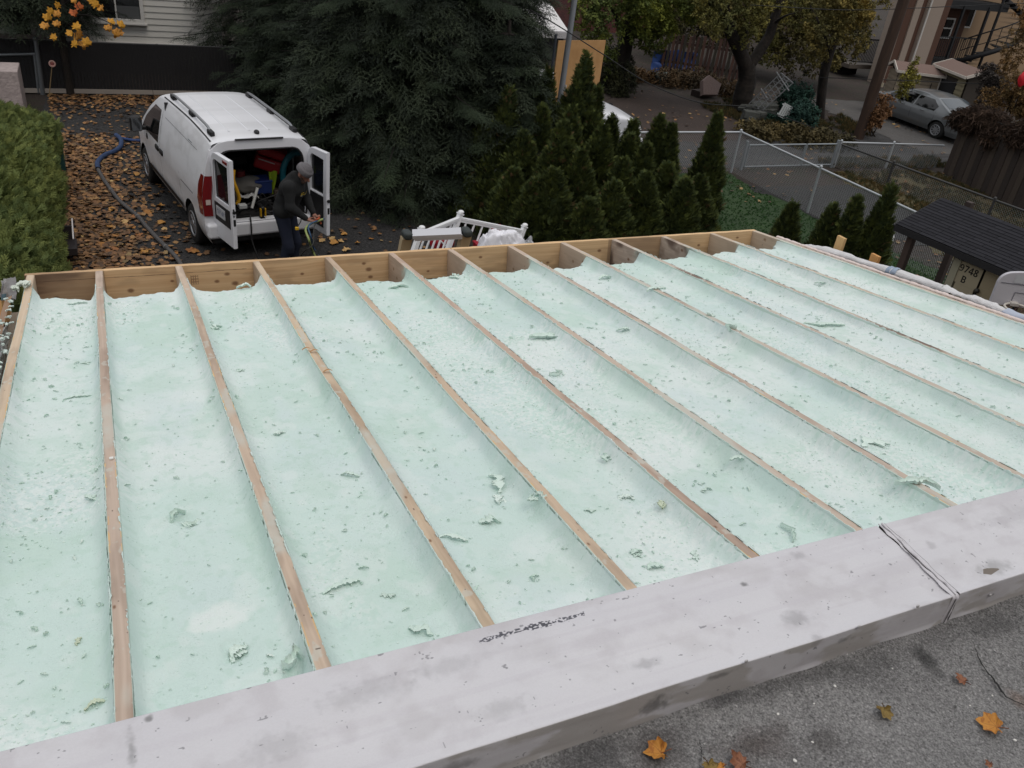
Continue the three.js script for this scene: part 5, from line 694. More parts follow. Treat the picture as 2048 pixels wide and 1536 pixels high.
{
  const top = s => PL([[0, 1.83], [0.25, 1.855], [1.2, 1.875], [2.6, 1.86], [2.95, 1.82], [3.3, 1.62], [3.95, 1.12], [4.5, 0.97], [4.68, 0.8], [4.76, 0.5]], s);
  const half = (y, s) => { const b = PL([[0.25, 0.80], [0.36, 0.86], [0.48, 0.895], [0.62, 0.905], [0.68, 0.9], [0.95, 0.915], [1.02, 0.908], [1.12, 0.9], [1.4, 0.845], [1.65, 0.775], [1.75, 0.735], [1.85, 0.68]], y); const nose = PL([[0, 0.982], [0.12, 0.995], [0.3, 1], [3.7, 1], [4.3, 0.96], [4.6, 0.86], [4.76, 0.6]], s); const bulge = 0; return b * nose; };
  const S = carShell({ len: 4.76, y0: 0.26, top, half, edge: s => PL([[0, 0.945], [2.9, 0.945], [4, 0.9], [4.76, 0.85]], s), wheels: [0.76, 3.865], wy: 0.33, wr: 0.39, ns: 130 });
  { const q = S.g.attributes.position, u = S.g.attributes.uv; for (let i = 0; i < q.count; i++) u.setXY(i, -q.getZ(i) / 5, q.getY(i) / 2 + (q.getX(i) > 0 ? 0.5 : 0) * 0); }
  const grime = tex(1024, 512, (u, v) => { const x = u * 5, y = v * 2, n = fbm(x * 9, y * 9, 4, 2001), f = vn(x * 130, y * 130, 2003), low = 1 - sst(0.3, 0.75, y + (n - 0.5) * 0.5); let c = [224, 225, 229]; c = mix3(c, [120, 112, 104], low * (0.15 + 0.35 * sst(0.5, 0.8, f) * n * 2)); c = mix3(c, [196, 196, 198], sst(0.45, 0.7, fbm(x * 3, y * 5, 4, 2005)) * 0.4); if (f > 0.965 && n > 0.5) c = mix3(c, [140, 136, 130], 0.5); return c; });
  obj('body', S.g, new THREE.MeshPhysicalMaterial({ color: 0xffffff, map: grime, roughness: 0.45, clearcoat: 0.5, clearcoatRoughness: 0.2, side: THREE.DoubleSide }), van);
  for (const sg of [-1, 1]) for (const s of [0.76, 3.865]) { wheel(van, sg * 0.79, 0.325, -s, 0.325, 0.2, sg); const w = new THREE.CylinderGeometry(0.41, 0.41, 0.36, 28, 1, true, 0, Math.PI); w.rotateZ(Math.PI / 2); w.rotateX(sg > 0 ? Math.PI / 2 : Math.PI / 2); const gw = gridGeo(20, 2, (a, b) => { const th = a * Math.PI; return [sg * (0.55 + 0.335 * b), 0.33 + Math.sin(th) * 0.392, -s + Math.cos(th) * 0.392]; }); obj('wheel_arch', gw, std(C(20, 20, 21), 0.9, two), van); }
  for (const sg of [-1, 1]) {
    obj('door_window', sidePatch(S, sg, [[1.08, 2.62, 3.72], [1.3, 2.62, 3.52], [1.5, 2.62, 3.22], [1.62, 2.64, 3.02]]), glassD, van);
    obj('belt_moulding', sidePatch(S, sg, [[0.42, 1.22, 3.42], [0.52, 1.22, 3.42]], 0.014), black, van);
    const seam = std(C(70, 72, 76), 0.8); const ln = (rows) => sidePatch(S, sg, rows, 0.003, 1);
    obj('panel_seam', [ln([[0.36, 2.5, 2.508], [1.05, 2.5, 2.508], [1.7, 2.53, 2.538]]), ln([[0.55, 3.44, 3.448], [1.08, 3.62, 3.628]]), ln([[0.36, 1.3, 1.308], [1.0, 1.3, 1.308]]), sidePatch(S, sg, [[1.562, 0.5, 2.35], [1.568, 0.5, 2.35]], 0.003, 30), sidePatch(S, sg, [[0.9, 0.5, 1.2], [0.915, 0.5, 1.2]], 0.003, 20)], seam, van);
    for (const s of [2.38, 2.66]) { const q = S.side(sg, 0.99, s, 0.01); const hg = new THREE.CapsuleGeometry(0.034, 0.13, 4, 10); hg.rotateX(Math.PI / 2); hg.scale(0.6, 1.5, 1); hg.translate(q[0], q[1], q[2]); obj('door_handle', hg, black, van); }
    const fl = S.side(sg, 0.98, 3.4, 0.004); const fg = new THREE.CylinderGeometry(0.05, 0.05, 0.01, 14); fg.rotateZ(Math.PI / 2); fg.translate(...fl); if (sg < 0) obj('badge', fg, black, van);
    // roof rail
    const rp = (s, o) => { const q = S.roofPt(sg * 0.86, s, o); return V3(...q); }; const rail = new THREE.Group(); rail.name = 'roof_rail'; van.add(rail);
    obj('rail_bar', tube([rp(0.32, 0.02), rp(0.42, 0.065), rp(0.9, 0.075), rp(1.6, 0.075), rp(2.3, 0.075), rp(2.5, 0.06)], 0.02, 40, 8), alloy, rail);
    for (const s of [0.33, 1.35, 2.45]) { const q = rp(s, 0.03); obj('rail_foot', box(0.07, 0.075, 0.2, q.x, q.y, q.z, 0.02), black, rail); }
    obj('roof_groove', tube([0.1, 0.6, 1.2, 2, 2.7].map(s => { const q = S.roofPt(sg * 0.96, s, 0.004); return V3(q[0], q[1], q[2]); }), 0.012, 30, 6), black, van);
    // tail lamp, wrapping the corner
    const lamp = sidePatch(S, sg, [[0.72, 0.02, 0.17], [0.95, 0.0, 0.2], [1.2, 0.0, 0.18], [1.33, 0.02, 0.12]], 0.012); const back = gridGeo(6, 10, (a, b) => { const y = lerp(0.72, 1.33, b); return [sg * (half(y, 0) + 0.012 - a * 0.13), y, 0.035 - 0.02 * (1 - a) * (1 - a)]; }); obj('tail_lamp', [lamp, back], redLens, van); obj('lamp_insert', gridGeo(4, 4, (a, b) => [sg * (half(0.92, 0) - 0.03 - a * 0.07), lerp(0.9, 0.98, b), 0.04]), std(C(214, 196, 188), 0.3, two), van);
    // door mirror
    const mq = S.side(sg, 1.12, 3.42, 0); const mir = new THREE.Group(); mir.name = 'mirror'; van.add(mir); obj('mirror_housing', box(0.2, 0.27, 0.13, mq[0] + sg * 0.17, 1.2, mq[2], 0.05), black, mir); obj('mirror_arm', box(0.1, 0.07, 0.07, mq[0] + sg * 0.05, 1.12, mq[2], 0.02), black, mir); obj('mirror_glass', box(0.16, 0.22, 0.008, mq[0] + sg * 0.17, 1.2, mq[2] + 0.068), std(C(120, 124, 128), 0.08, { metalness: 0.8 }), mir);
  }
  obj('windscreen', gridGeo(14, 14, (a, b) => S.roofPt(lerp(-0.93, 0.93, a), lerp(3.0, 3.9, b), 0.008)), glassD, van);
  // rear frame with the opening, bumper, roof lip, floor
  const sh = new THREE.Shape(); const out = []; for (let y = 0.44; y <= 1.74; y += 0.05) out.push([half(y, 0), y]); out.push([0.62, 1.79], [0.5, 1.815], [0.25, 1.83], [0, 1.833]); sh.moveTo(-out[0][0], out[0][1]); for (const q of out) sh.lineTo(-q[0], q[1]); for (const q of out.slice().reverse()) sh.lineTo(q[0], q[1]);
  const ho = new THREE.Path(); ho.moveTo(-0.69, 0.6); ho.lineTo(-0.7, 1.2); ho.lineTo(-0.66, 1.5); ho.quadraticCurveTo(-0.63, 1.68, -0.48, 1.69); ho.lineTo(0.48, 1.69); ho.quadraticCurveTo(0.63, 1.68, 0.66, 1.5); ho.lineTo(0.7, 1.2); ho.lineTo(0.69, 0.6); ho.lineTo(-0.69, 0.6); sh.holes.push(ho);
  const fr = new THREE.ExtrudeGeometry(sh, { depth: 0.06, bevelEnabled: true, bevelSize: 0.008, bevelThickness: 0.008, bevelSegments: 2 }); fr.translate(0, 0, -0.06); obj('rear_frame', fr, whitePaint, van);
  const seal = new THREE.TubeGeometry(new THREE.CatmullRomCurve3(ho.getPoints(10).map(p => V3(p.x * 0.97, p.y - 0.01, 0.014)), true, 'catmullrom', 0.1), 90, 0.014, 6, true); obj('door_seal', seal, black, van);
  obj('rear_bumper', [box(1.76, 0.24, 0.16, 0, 0.49, 0.03, 0.05), box(1.3, 0.02, 0.13, 0, 0.612, 0.03, 0.008)], whitePaint, van); obj('bumper_underside', box(1.6, 0.12, 0.12, 0, 0.33, 0.0, 0.04), black, van);
  obj('roof_strip', box(0.72, 0.02, 0.03, -0.02, 1.838, 0.02, 0.006), black, van); const ant = new THREE.SphereGeometry(0.05, 12, 8); ant.scale(0.8, 0.7, 1.2); ant.translate(0.02, 1.868, -0.22); obj('roof_aerial', ant, black, van);
  for (const x of [-0.35, -0.05, 0.25]) obj('roof_rib', gridGeo(2, 30, (a, b) => { const s = lerp(0.35, 2.7, b), q = S.roofPt((x + (a - 0.5) * 0.03) / 0.72, s, 0.001 + 0.009 * Math.sin(a * Math.PI)); return q; }), whitePaint, van);
  obj('cargo_floor', box(1.5, 0.04, 2.5, 0, 0.585, -1.28), std(C(34, 33, 34), 0.9), van); obj('bulkhead', box(1.55, 1.2, 0.03, 0, 1.18, -2.45), std(C(44, 44, 46), 0.8), van);
  obj('side_lining', [box(0.02, 0.55, 2.2, -0.83, 0.9, -1.3), box(0.02, 0.55, 2.2, 0.83, 0.9, -1.3)], std(C(66, 68, 70), 0.8), van); obj('lining_post', [box(0.03, 1.0, 0.2, 0.78, 1.1, -0.9), box(0.03, 1.0, 0.2, -0.78, 1.1, -0.9)], std(C(150, 154, 158), 0.6), van);
  obj('chassis', box(1.4, 0.2, 4.2, 0, 0.32, -2.4), std(C(16, 16, 17), 0.95), van);
  // doors
  const mkDoor = (w, hx, ang, sg, ext) => {
    const d = new THREE.Group(); d.name = 'rear_door'; d.position.set(hx, 0, 0.03); d.rotation.y = ang; van.add(d);
    const s = new THREE.Shape(), X = u => sg * u; s.moveTo(X(0), 0.43); s.lineTo(X(0), 1.55); s.quadraticCurveTo(X(0.02), 1.7, X(0.16), 1.71); s.lineTo(X(w), 1.72); s.lineTo(X(w - 0.015), 1.1); s.lineTo(X(w), 0.75); s.lineTo(X(w - 0.01), 0.43); s.lineTo(X(0), 0.43);
    const h = new THREE.Path(); h.moveTo(X(0.055), 1.04); h.lineTo(X(0.06), 1.52); h.quadraticCurveTo(X(0.07), 1.62, X(0.15), 1.625); h.lineTo(X(w - 0.075), 1.61); h.lineTo(X(w - 0.09), 1.04); h.lineTo(X(0.055), 1.04); s.holes.push(h);
    const g = new THREE.ExtrudeGeometry(s, { depth: 0.04, bevelEnabled: true, bevelSize: 0.01, bevelThickness: 0.012, bevelSegments: 2 }); g.translate(0, 0, -0.02); obj('door_panel', g, whitePaint, d);
    const gs = new THREE.ShapeGeometry(new THREE.Shape(h.getPoints(8).map(p => new THREE.Vector2(p.x, p.y)))); gs.translate(0, 0, 0.004); obj('door_glass', gs, new THREE.MeshPhysicalMaterial({ color: C(26, 28, 30), roughness: 0.05, side: THREE.DoubleSide }), d);
    obj('door_trim', box(w - 0.16, 0.5, 0.012, X(w / 2), 0.78, -0.04, 0.004), black, d);
    const lk = new THREE.CylinderGeometry(0.025, 0.025, 0.02, 12); lk.rotateZ(Math.PI / 2); lk.translate(X(w + 0.012), 0.98, 0); obj('door_latch', [lk, box(0.014, 0.1, 0.035, X(w + 0.008), 0.82, 0, 0.004)], black, d);
    if (ext) { obj('plate_recess', box(w - 0.1, 0.28, 0.012, X(w / 2 - 0.01), 0.84, 0.034, 0.006), black, d); obj('licence_plate', box(0.3, 0.15, 0.008, X(w * 0.42), 0.86, 0.045, 0.003), std(0xffffff, 0.6, { map: tex(128, 64, (u, v) => { const b = v > 0.3 && v < 0.72 && ((Math.floor(u * 14) % 2 === 0 && vn(u * 30, v * 9, 7) > 0.4)) && u > 0.08 && u < 0.92; return b ? [58, 72, 110] : [176, 178, 180]; }) }), d); obj('brake_lamp', box(0.14, 0.045, 0.02, X(w - 0.13), 1.67, 0.034, 0.008), redLens, d);  obj('lock_bolts', [0, 0.05, 0.1].map(k => box(0.012, 0.02, 0.02, X(w + 0.012), 0.92 + k, 0.006)), black, d); }
    return d; };
  mkDoor(0.62, -0.72, -1.44, 1, true); mkDoor(0.52, 0.74, 1.76, -1, false);
}
// ---------------------------------------------------------------- what is inside the van
{
  const put = (name, label, cat, px, py, z, f) => { const p = vanAt(px, py, z), t = thing(name, label, cat, vanW(p), VR); f(t); return t; };
  put('tool_case', 'red plastic tool case tilted on top of the load in the van', 'tool case', 540, 318, -0.75, t => { obj('case_body', box(0.46, 0.2, 0.36, 0, -0.06, 0, 0.04), std(C(150, 22, 28), 0.5), t); obj('case_lid', box(0.46, 0.14, 0.36, 0, 0.13, 0, 0.05), std(C(160, 26, 32), 0.5), t); obj('case_handle', tube([[-0.08, 0.2, 0], [-0.05, 0.25, 0], [0.05, 0.25, 0], [0.08, 0.2, 0]], 0.02, 12, 6), black, t); obj('case_stripe', box(0.26, 0.016, 0.008, -0.05, 0.0, 0.182), std(C(180, 170, 170), 0.5), t); t.rotation.z = -0.3; t.rotation.y = VR - 0.35; });
  put('teal_hose', 'teal spray hose arching beside the red case in the van', 'hose', 575, 330, -0.45, t => { obj('hose', tube([[-0.07, -0.3, 0], [-0.08, -0.1, 0], [0.0, 0.1, 0], [0.13, 0.19, 0], [0.22, 0.18, 0]], 0.05, 30, 10), std(C(14, 96, 110), 0.5), t); obj('hose_end', rod([0.2, 0.17, 0.0], [0.23, 0.21, 0], 0.03), std(C(190, 180, 130), 0.5), t); });
  put('safety_vest', 'lime yellow safety vest hanging below the red case', 'vest', 546, 360, -0.4, t => obj('vest', gridGeo(6, 10, (a, b) => [(a - 0.5) * 0.13 * (1 - 0.5 * b) - b * 0.03, 0.14 - b * 0.36, 0.03 * Math.sin(a * 7 + b * 3)]), std(C(132, 154, 24), 0.8, two), t));
  put('blue_bin', 'blue plastic bin in the middle of the van load', 'bin', 522, 370, -0.5, t => { obj('bin', box(0.26, 0.2, 0.3, 0, 0, 0, 0.02), std(C(18, 40, 92), 0.5), t); obj('bin_rim', box(0.28, 0.03, 0.32, 0, 0.1, 0, 0.01), std(C(20, 46, 104), 0.5), t); });
  put('grey_sack', 'grey sack slumped beside the blue bin in the van', 'sack', 494, 368, -0.5, t => { const g = new THREE.SphereGeometry(0.2, 24, 16); const p = g.attributes.position; for (let i = 0; i < p.count; i++) { const k = 0.8 + 0.45 * fbm(p.getX(i) * 9 + 5, p.getY(i) * 9 + p.getZ(i) * 7, 3, 71); p.setXYZ(i, p.getX(i) * k * 1.15, p.getY(i) * k * 0.6, p.getZ(i) * k); } g.computeVertexNormals(); obj('sack', g, std(C(98, 95, 90), 0.9), t); });
  put('white_sheet', 'crumpled white paper on the van floor', 'paper', 497, 392, -0.35, t => obj('sheet', gridGeo(14, 14, (a, b) => [(a - 0.5) * 0.26, (fbm(a * 4, b * 4, 3, 73) - 0.4) * 0.14, (b - 0.5) * 0.24]), std(C(176, 176, 174), 0.8, two), t));
  put('white_tube', 'white plastic tube standing upright at the rear of the van', 'tube', 509, 395, 0.02, t => { const d = vanAt(515, 375, 0.02).sub(vanAt(509, 395, 0.02)), e = vanAt(504, 416, 0.05).sub(vanAt(509, 395, 0.02)); const g = rod(e, d, 0.022, 0.022, 12); obj('tube', g, std(C(196, 196, 192), 0.5), t); const c = rod(d, d.clone().multiplyScalar(1.08), 0.015); obj('tube_tip', c, black, t); });
  put('cordless_drill', 'black and yellow cordless drill at the van sill', 'drill', 522, 418, -0.02, t => { const y = std(C(190, 146, 20), 0.5); obj('drill_body', box(0.07, 0.08, 0.22, 0, 0.03, 0, 0.025), black, t); obj('drill_grip', box(0.05, 0.15, 0.06, 0, -0.06, 0.05, 0.02), black, t); obj('drill_stripe', [box(0.02, 0.13, 0.05, -0.035, -0.02, 0.09, 0.006), box(0.02, 0.13, 0.05, 0.035, -0.02, 0.09, 0.006)], y, t); obj('drill_battery', box(0.08, 0.05, 0.11, 0, -0.14, 0.05, 0.012), black, t); });
  put('yellow_hose', 'yellow air hose hanging inside the left rear door', 'hose', 472, 372, -0.08, t => obj('hose', tube([[-0.02, 0.25, 0], [-0.04, 0.1, 0.02], [0.0, -0.05, 0.03], [0.03, -0.2, 0.02], [0.0, -0.28, 0]], 0.028, 24, 8), std(C(196, 146, 24), 0.5), t));
  put('white_box', 'small white carton at the top left of the van load', 'carton', 489, 284, -0.9, t => obj('carton', box(0.14, 0.13, 0.12, 0, 0, 0, 0.006), std(C(176, 176, 178), 0.8), t));
  put('jug', 'beige plastic jug at the top of the load above the red case', 'jug', 535, 288, -0.9, t => { obj('jug_body', box(0.2, 0.2, 0.14, 0, -0.03, 0, 0.04), std(C(160, 152, 136), 0.6), t); obj('jug_neck', rod([0.04, 0.07, 0], [0.04, 0.13, 0], 0.025), std(C(160, 152, 136), 0.6), t); });
  put('small_red_can', 'small dull red can low in the van load', 'can', 481, 352, -0.6, t => { obj('can', rod([0, -0.08, 0], [0, 0.08, 0], 0.07, 0.07, 16), std(C(96, 28, 28), 0.5), t); obj('can_lid', rod([0, 0.08, 0], [0, 0.1, 0], 0.05, 0.05, 16), std(C(60, 20, 20), 0.5), t); });
  put('white_block', 'white connector block on the left of the van sill', 'connector', 485, 412, 0.0, t => { obj('block', box(0.12, 0.06, 0.1, 0, 0, 0, 0.01), std(C(170, 172, 172), 0.5), t); obj('block_stub', rod([0.05, 0, 0], [0.12, 0.03, 0], 0.02), black, t); });
  const cl = thing('van_load', 'dark jumble of equipment, boxes and cables filling the van', 'equipment', [VX, G, VZ], VR); const gs = [], dk = [];
  for (let k = 0; k < 64; k++) { const x = rr(-0.62, 0.62), z = rr(-2.3, -0.3), y = 0.62 + rnd() * lerp(0.25, 0.8, clamp((-z - 0.3) / 1.2)), w = rr(0.1, 0.34), h = rr(0.08, 0.26), d = rr(0.1, 0.3); const g = box(w, h, d, 0, 0, 0, 0.02); g.rotateY(rr(-0.6, 0.6)); g.rotateZ(rr(-0.25, 0.25)); g.translate(x, y, z); (k % 3 ? gs : dk).push(g); }
  stuff(obj('dark_boxes', gs, std(C(40, 41, 44), 0.6), cl)); stuff(obj('brown_boxes', dk, std(C(60, 50, 44), 0.7), cl));
  const cb = []; for (let k = 0; k < 14; k++) { const x = rr(-0.55, 0.3), y = rr(0.64, 0.9), z = rr(-0.5, 0.02); cb.push(tube([[x, y, z], [x + rr(-0.2, 0.2), y + rr(-0.02, 0.12), z + rr(-0.1, 0.1)], [x + rr(-0.3, 0.3), y + rr(-0.06, 0.08), z + rr(-0.15, 0.1)], [x + rr(-0.3, 0.3), Math.max(0.63, y - 0.1), z + rr(-0.1, 0.1)]], 0.013, 16, 5)); } stuff(obj('cables', cb, std(C(28, 28, 30), 0.6), cl));
  obj('hanging_cable', tube([vanAt(500, 430, 0.06), vanAt(503, 455, 0.16), vanAt(504, 480, 0.2), V3(-0.2, 0.02, 0.35)], 0.012, 24, 6), black, cl);
}
// ---------------------------------------------------------------- hoses on the driveway
{
  const gpts = [[196, 338], [203, 352], [222, 380], [240, 402], [258, 418], [276, 433], [292, 452], [312, 474], [332, 494], [352, 514], [362, 530], [372, 556]].map(([x, y]) => gp(x, y, 0.05)), bpts = [[232, 270], [240, 276], [243, 284], [240, 294], [230, 302], [214, 308], [202, 316], [195, 326], [196, 338]].map(([x, y]) => gp(x, y, 0.06));
  const h = thing('spray_hose', 'long spray hose, blue at its far end then grey, snaking along the driveway', 'hose'); obj('blue_section', tube(bpts, 0.046, 80, 10), std(C(44, 64, 100), 0.75, { bumpMap: noiseBump, bumpScale: 0.01 }), h); obj('grey_section', tube(gpts, 0.035, 120, 10), std(C(86, 84, 84), 0.85, { bumpMap: noiseBump, bumpScale: 0.01 }), h);
  for (const k of [2, 5, 8]) { const g = new THREE.TorusGeometry(0.037, 0.007, 6, 14), d = gpts[k + 1].clone().sub(gpts[k - 1]).normalize(); g.applyQuaternion(new THREE.Quaternion().setFromUnitVectors(V3(0, 0, 1), d)); g.translate(...gpts[k].toArray()); obj('hose_band', g, std(C(130, 130, 128), 0.7), h); }
  const b2 = thing('blue_hose', 'thinner blue hose running from the spray hose under the front of the van', 'hose'); obj('hose', tube([[243, 277], [255, 279], [268, 281], [284, 281], [300, 279]].map(([x, y]) => gp(x, y, 0.045)), 0.035, 30, 8), std(C(34, 58, 104), 0.75), b2);
}
// ---------------------------------------------------------------- the worker
function sdfMesh(bones, k, cell, pad = 0.04) { // bones: [a, b, ra, rb]; smooth union of tapered capsules
  const bb = new THREE.Box3(); for (const q of bones) { for (const [p, r] of [[q[0], q[2]], [q[1], q[3]]]) { bb.expandByPoint(p.clone().addScalar(r + pad)); bb.expandByPoint(p.clone().addScalar(-r - pad)); } }
  const c = bb.getCenter(V3(0, 0, 0)), sz = bb.getSize(V3(0, 0, 0)), half = Math.max(sz.x, sz.y, sz.z) / 2, n = Math.ceil(2 * half / cell) + 2, mc = new MarchingCubes(n, new THREE.MeshBasicMaterial(), false, false, 120000); mc.isolation = 0;
  const B = bones.map(q => { const d = q[1].clone().sub(q[0]); return [q[0].x, q[0].y, q[0].z, d.x, d.y, d.z, d.lengthSq() + 1e-9, q[2], q[3], q[4] || 1]; });
  for (let iz = 0; iz < n; iz++) for (let iy = 0; iy < n; iy++) for (let ix = 0; ix < n; ix++) { const x = c.x + (ix - n / 2) / (n / 2) * half, y = c.y + (iy - n / 2) / (n / 2) * half, z = c.z + (iz - n / 2) / (n / 2) * half; let s = 1e3;
    for (const b of B) { const px = x - b[0], py = y - b[1], pz = z - b[2], t = clamp((px * b[3] + py * b[4] + pz * b[5]) / b[6]), d = Math.hypot(px - b[3] * t, py - b[4] * t, pz - b[5] * t) - lerp(b[7], b[8], t); const h = clamp(0.5 + 0.5 * (s - d) / k); s = lerp(s, d, h) - k * h * (1 - h); }
    mc.field[ix + iy * n + iz * n * n] = -s; }
  mc.update(); const N = mc.count, p = new Float32Array(N * 3), nn = new Float32Array(N * 3); for (let i = 0; i < N; i++) { p[i * 3] = mc.positionArray[i * 3] * half + c.x; p[i * 3 + 1] = mc.positionArray[i * 3 + 1] * half + c.y; p[i * 3 + 2] = mc.positionArray[i * 3 + 2] * half + c.z; }
  const g = tris(p); const m = new Map(), key = i => `${Math.round(p[i * 3] * 5e3)},${Math.round(p[i * 3 + 1] * 5e3)},${Math.round(p[i * 3 + 2] * 5e3)}`, fn = g.attributes.normal; for (let i = 0; i < N; i++) { const q = key(i), v = m.get(q) || [0, 0, 0]; v[0] += fn.getX(i); v[1] += fn.getY(i); v[2] += fn.getZ(i); m.set(q, v); } for (let i = 0; i < N; i++) { const v = m.get(key(i)), l = Math.hypot(...v) || 1; fn.setXYZ(i, v[0] / l, v[1] / l, v[2] / l); }
  return g;
}
{
  // person frame: +z forward, +x the person's left, y up; stands behind the van sill looking down at the cables in his hands
  const P = thing('person', 'worker in grey knit cap, black hoodie and dark jeans bending over cables behind the van', 'person', [WKX, G, WKZ], WKR);
  const J = { an: s => V3(0.11 * s, 0.09, s > 0 ? 0.03 : -0.03), kn: s => V3(0.115 * s, 0.5, 0.05), hp: s => V3(0.095 * s, 0.92, -0.04), pel: V3(0, 0.97, -0.05), wa: V3(0, 1.1, 0.0), ch: V3(0, 1.3, 0.09), nk: V3(0, 1.46, 0.19), hd: V3(0, 1.565, 0.27), sh: s => V3(0.185 * s, 1.385, 0.13), el: s => V3(0.245 * s, 1.12, 0.17), wr: s => V3(0.12 * s, 0.93, 0.37) };
  const skin = std(C(142, 100, 84), 0.7), hood = std(C(23, 24, 25), 0.95, { bumpMap: fineBump, bumpScale: 0.003 }), jean = std(C(26, 32, 50), 0.95, { bumpMap: fineBump, bumpScale: 0.003 });
  // body: one continuous skin surface, with finer hands and head merged in
  const bb = [[J.pel, J.wa, 0.12, 0.11], [J.wa, J.ch, 0.11, 0.125], [J.ch, J.nk, 0.11, 0.055], [J.nk, J.hd, 0.052, 0.055]]; for (const s of [-1, 1]) bb.push([J.hp(s), J.kn(s), 0.075, 0.05], [J.kn(s), J.an(s), 0.048, 0.035], [J.an(s), J.an(s).add(V3(0.01 * s, -0.05, 0.15)), 0.035, 0.03], [J.ch, J.sh(s), 0.07, 0.05], [J.sh(s), J.el(s), 0.047, 0.037], [J.el(s), J.wr(s), 0.037, 0.025]);
  const geos = [sdfMesh(bb, 0.04, 0.014)];
  const hc = J.hd, hv = (x, y, z) => V3(x, y, z).applyAxisAngle(V3(1, 0, 0), 0.65).add(hc);
  geos.push(sdfMesh([[hv(0, 0.06, -0.015), hv(0, 0.03, 0.0), 0.088, 0.088], [hv(0, -0.02, 0.03), hv(0, -0.075, 0.055), 0.068, 0.04], [hv(0, 0.0, 0.095), hv(0, -0.03, 0.122), 0.012, 0.017], [hv(-0.03, 0.022, 0.085), hv(0.03, 0.022, 0.085), 0.014, 0.014], [hv(0.022, -0.055, 0.09), hv(-0.022, -0.055, 0.09), 0.01, 0.01], [hv(0.085, 0.02, -0.01), hv(0.088, -0.02, -0.005), 0.016, 0.012], [hv(-0.085, 0.02, -0.01), hv(-0.088, -0.02, -0.005), 0.016, 0.012], [hv(0, -0.05, 0), J.nk, 0.055, 0.055]], 0.022, 0.007));
  for (const s of [-1, 1]) { const w = J.wr(s), f = V3(-0.55 * s, -0.35, 0.75).normalize(), sd = V3(0, 1, 0).cross(f).normalize().multiplyScalar(1), up = f.clone().cross(sd).normalize(), q = (a, b, c) => w.clone().addScaledVector(f, a).addScaledVector(sd, b).addScaledVector(up, c); const H = [[q(0, 0, 0), q(0.03, 0, 0), 0.026, 0.026]]; for (let k = 0; k < 4; k++) { const b = -0.03 + 0.02 * k, L = [0.034, 0.042, 0.039, 0.03][k]; H.push([q(0.02, b * 0.6, 0), q(0.085, b, 0.004), 0.014, 0.0115], [q(0.085, b, 0.004), q(0.085 + L * 0.8, b, 0.022), 0.0105, 0.0095], [q(0.085 + L * 0.8, b, 0.022), q(0.085 + L * 0.7, b, 0.052), 0.0095, 0.0085], [q(0.085 + L * 0.7, b, 0.052), q(0.085 + L * 0.2, b, 0.058), 0.0085, 0.0075]); } const ts = -s; H.push([q(0.02, 0.024 * ts, 0.004), q(0.055, 0.045 * ts, 0.02), 0.014, 0.0115], [q(0.055, 0.045 * ts, 0.02), q(0.085, 0.035 * ts, 0.045), 0.011, 0.009]); geos.push(sdfMesh(H, 0.008, 0.0035, 0.02)); }
  obj('body', geos, skin, P);
  const hb = [[J.pel, J.wa, 0.17, 0.165], [J.wa, J.ch, 0.165, 0.18], [J.ch.clone().add(V3(0.08, 0.02, -0.02)), J.ch.clone().add(V3(-0.08, 0.02, -0.02)), 0.14, 0.14], [J.ch, J.nk, 0.14, 0.09], [J.nk.clone().add(V3(0, -0.01, -0.1)), J.nk.clone().add(V3(0, 0.045, -0.06)), 0.09, 0.075], [V3(-0.1, 0.97, -0.03), V3(0.1, 0.97, -0.03), 0.13, 0.13]]; for (const s of [-1, 1]) hb.push([J.ch, J.sh(s), 0.11, 0.088], [J.sh(s), J.el(s), 0.086, 0.066], [J.el(s), J.wr(s).lerp(J.el(s), 0.1), 0.066, 0.043], [J.el(s).add(V3(0, -0.02, 0.02)), J.wr(s).lerp(J.el(s), 0.6), 0.064, 0.055]); obj('hoodie', sdfMesh(hb, 0.035, 0.012), hood, P);
  const jb = [[V3(-0.07, 0.95, -0.05), V3(0.07, 0.95, -0.05), 0.135, 0.135]]; for (const s of [-1, 1]) jb.push([J.hp(s), J.kn(s), 0.112, 0.08], [J.kn(s), J.an(s).add(V3(0, 0.03, 0)), 0.08, 0.068], [J.kn(s).add(V3(0, -0.06, 0.02)), J.kn(s).add(V3(0.01, -0.12, 0.015)), 0.08, 0.075]); obj('jeans', sdfMesh(jb, 0.025, 0.012), jean, P);
  for (const s of [-1, 1]) obj('boot', sdfMesh([[J.an(s).add(V3(0, 0.04, -0.005)), J.an(s).add(V3(0, -0.04, 0)), 0.055, 0.055], [J.an(s).add(V3(0, -0.045, -0.02)), J.an(s).add(V3(0.02 * s, -0.05, 0.16)), 0.042, 0.04]], 0.03, 0.01), std(C(36, 30, 26), 0.8), P);
  // knit cap with a turned up rim, beard
  const cap = gridGeo(28, 16, (a, b) => { const th = a * 6.2832, ph = b * 1.75, r = 0.108 + 0.003 * Math.sin(a * 6.2832 * 14) + (b > 0.68 ? 0.012 : 0); return hv(Math.cos(th) * Math.sin(ph) * r, 0.05 + Math.cos(ph) * r * 1.06, -0.015 + Math.sin(th) * Math.sin(ph) * r * 1.06).toArray(); }); obj('knit_cap', cap, std(C(108, 105, 108), 0.95, { ...two, bumpMap: fineBump, bumpScale: 0.004 }), P);
  obj('beard', sdfMesh([[hv(0.06, -0.045, 0.03), hv(0.03, -0.085, 0.075), 0.02, 0.026], [hv(-0.06, -0.045, 0.03), hv(-0.03, -0.085, 0.075), 0.02, 0.026], [hv(0.03, -0.09, 0.075), hv(-0.03, -0.09, 0.075), 0.028, 0.028]], 0.015, 0.007), std(C(66, 48, 40), 0.95), P);
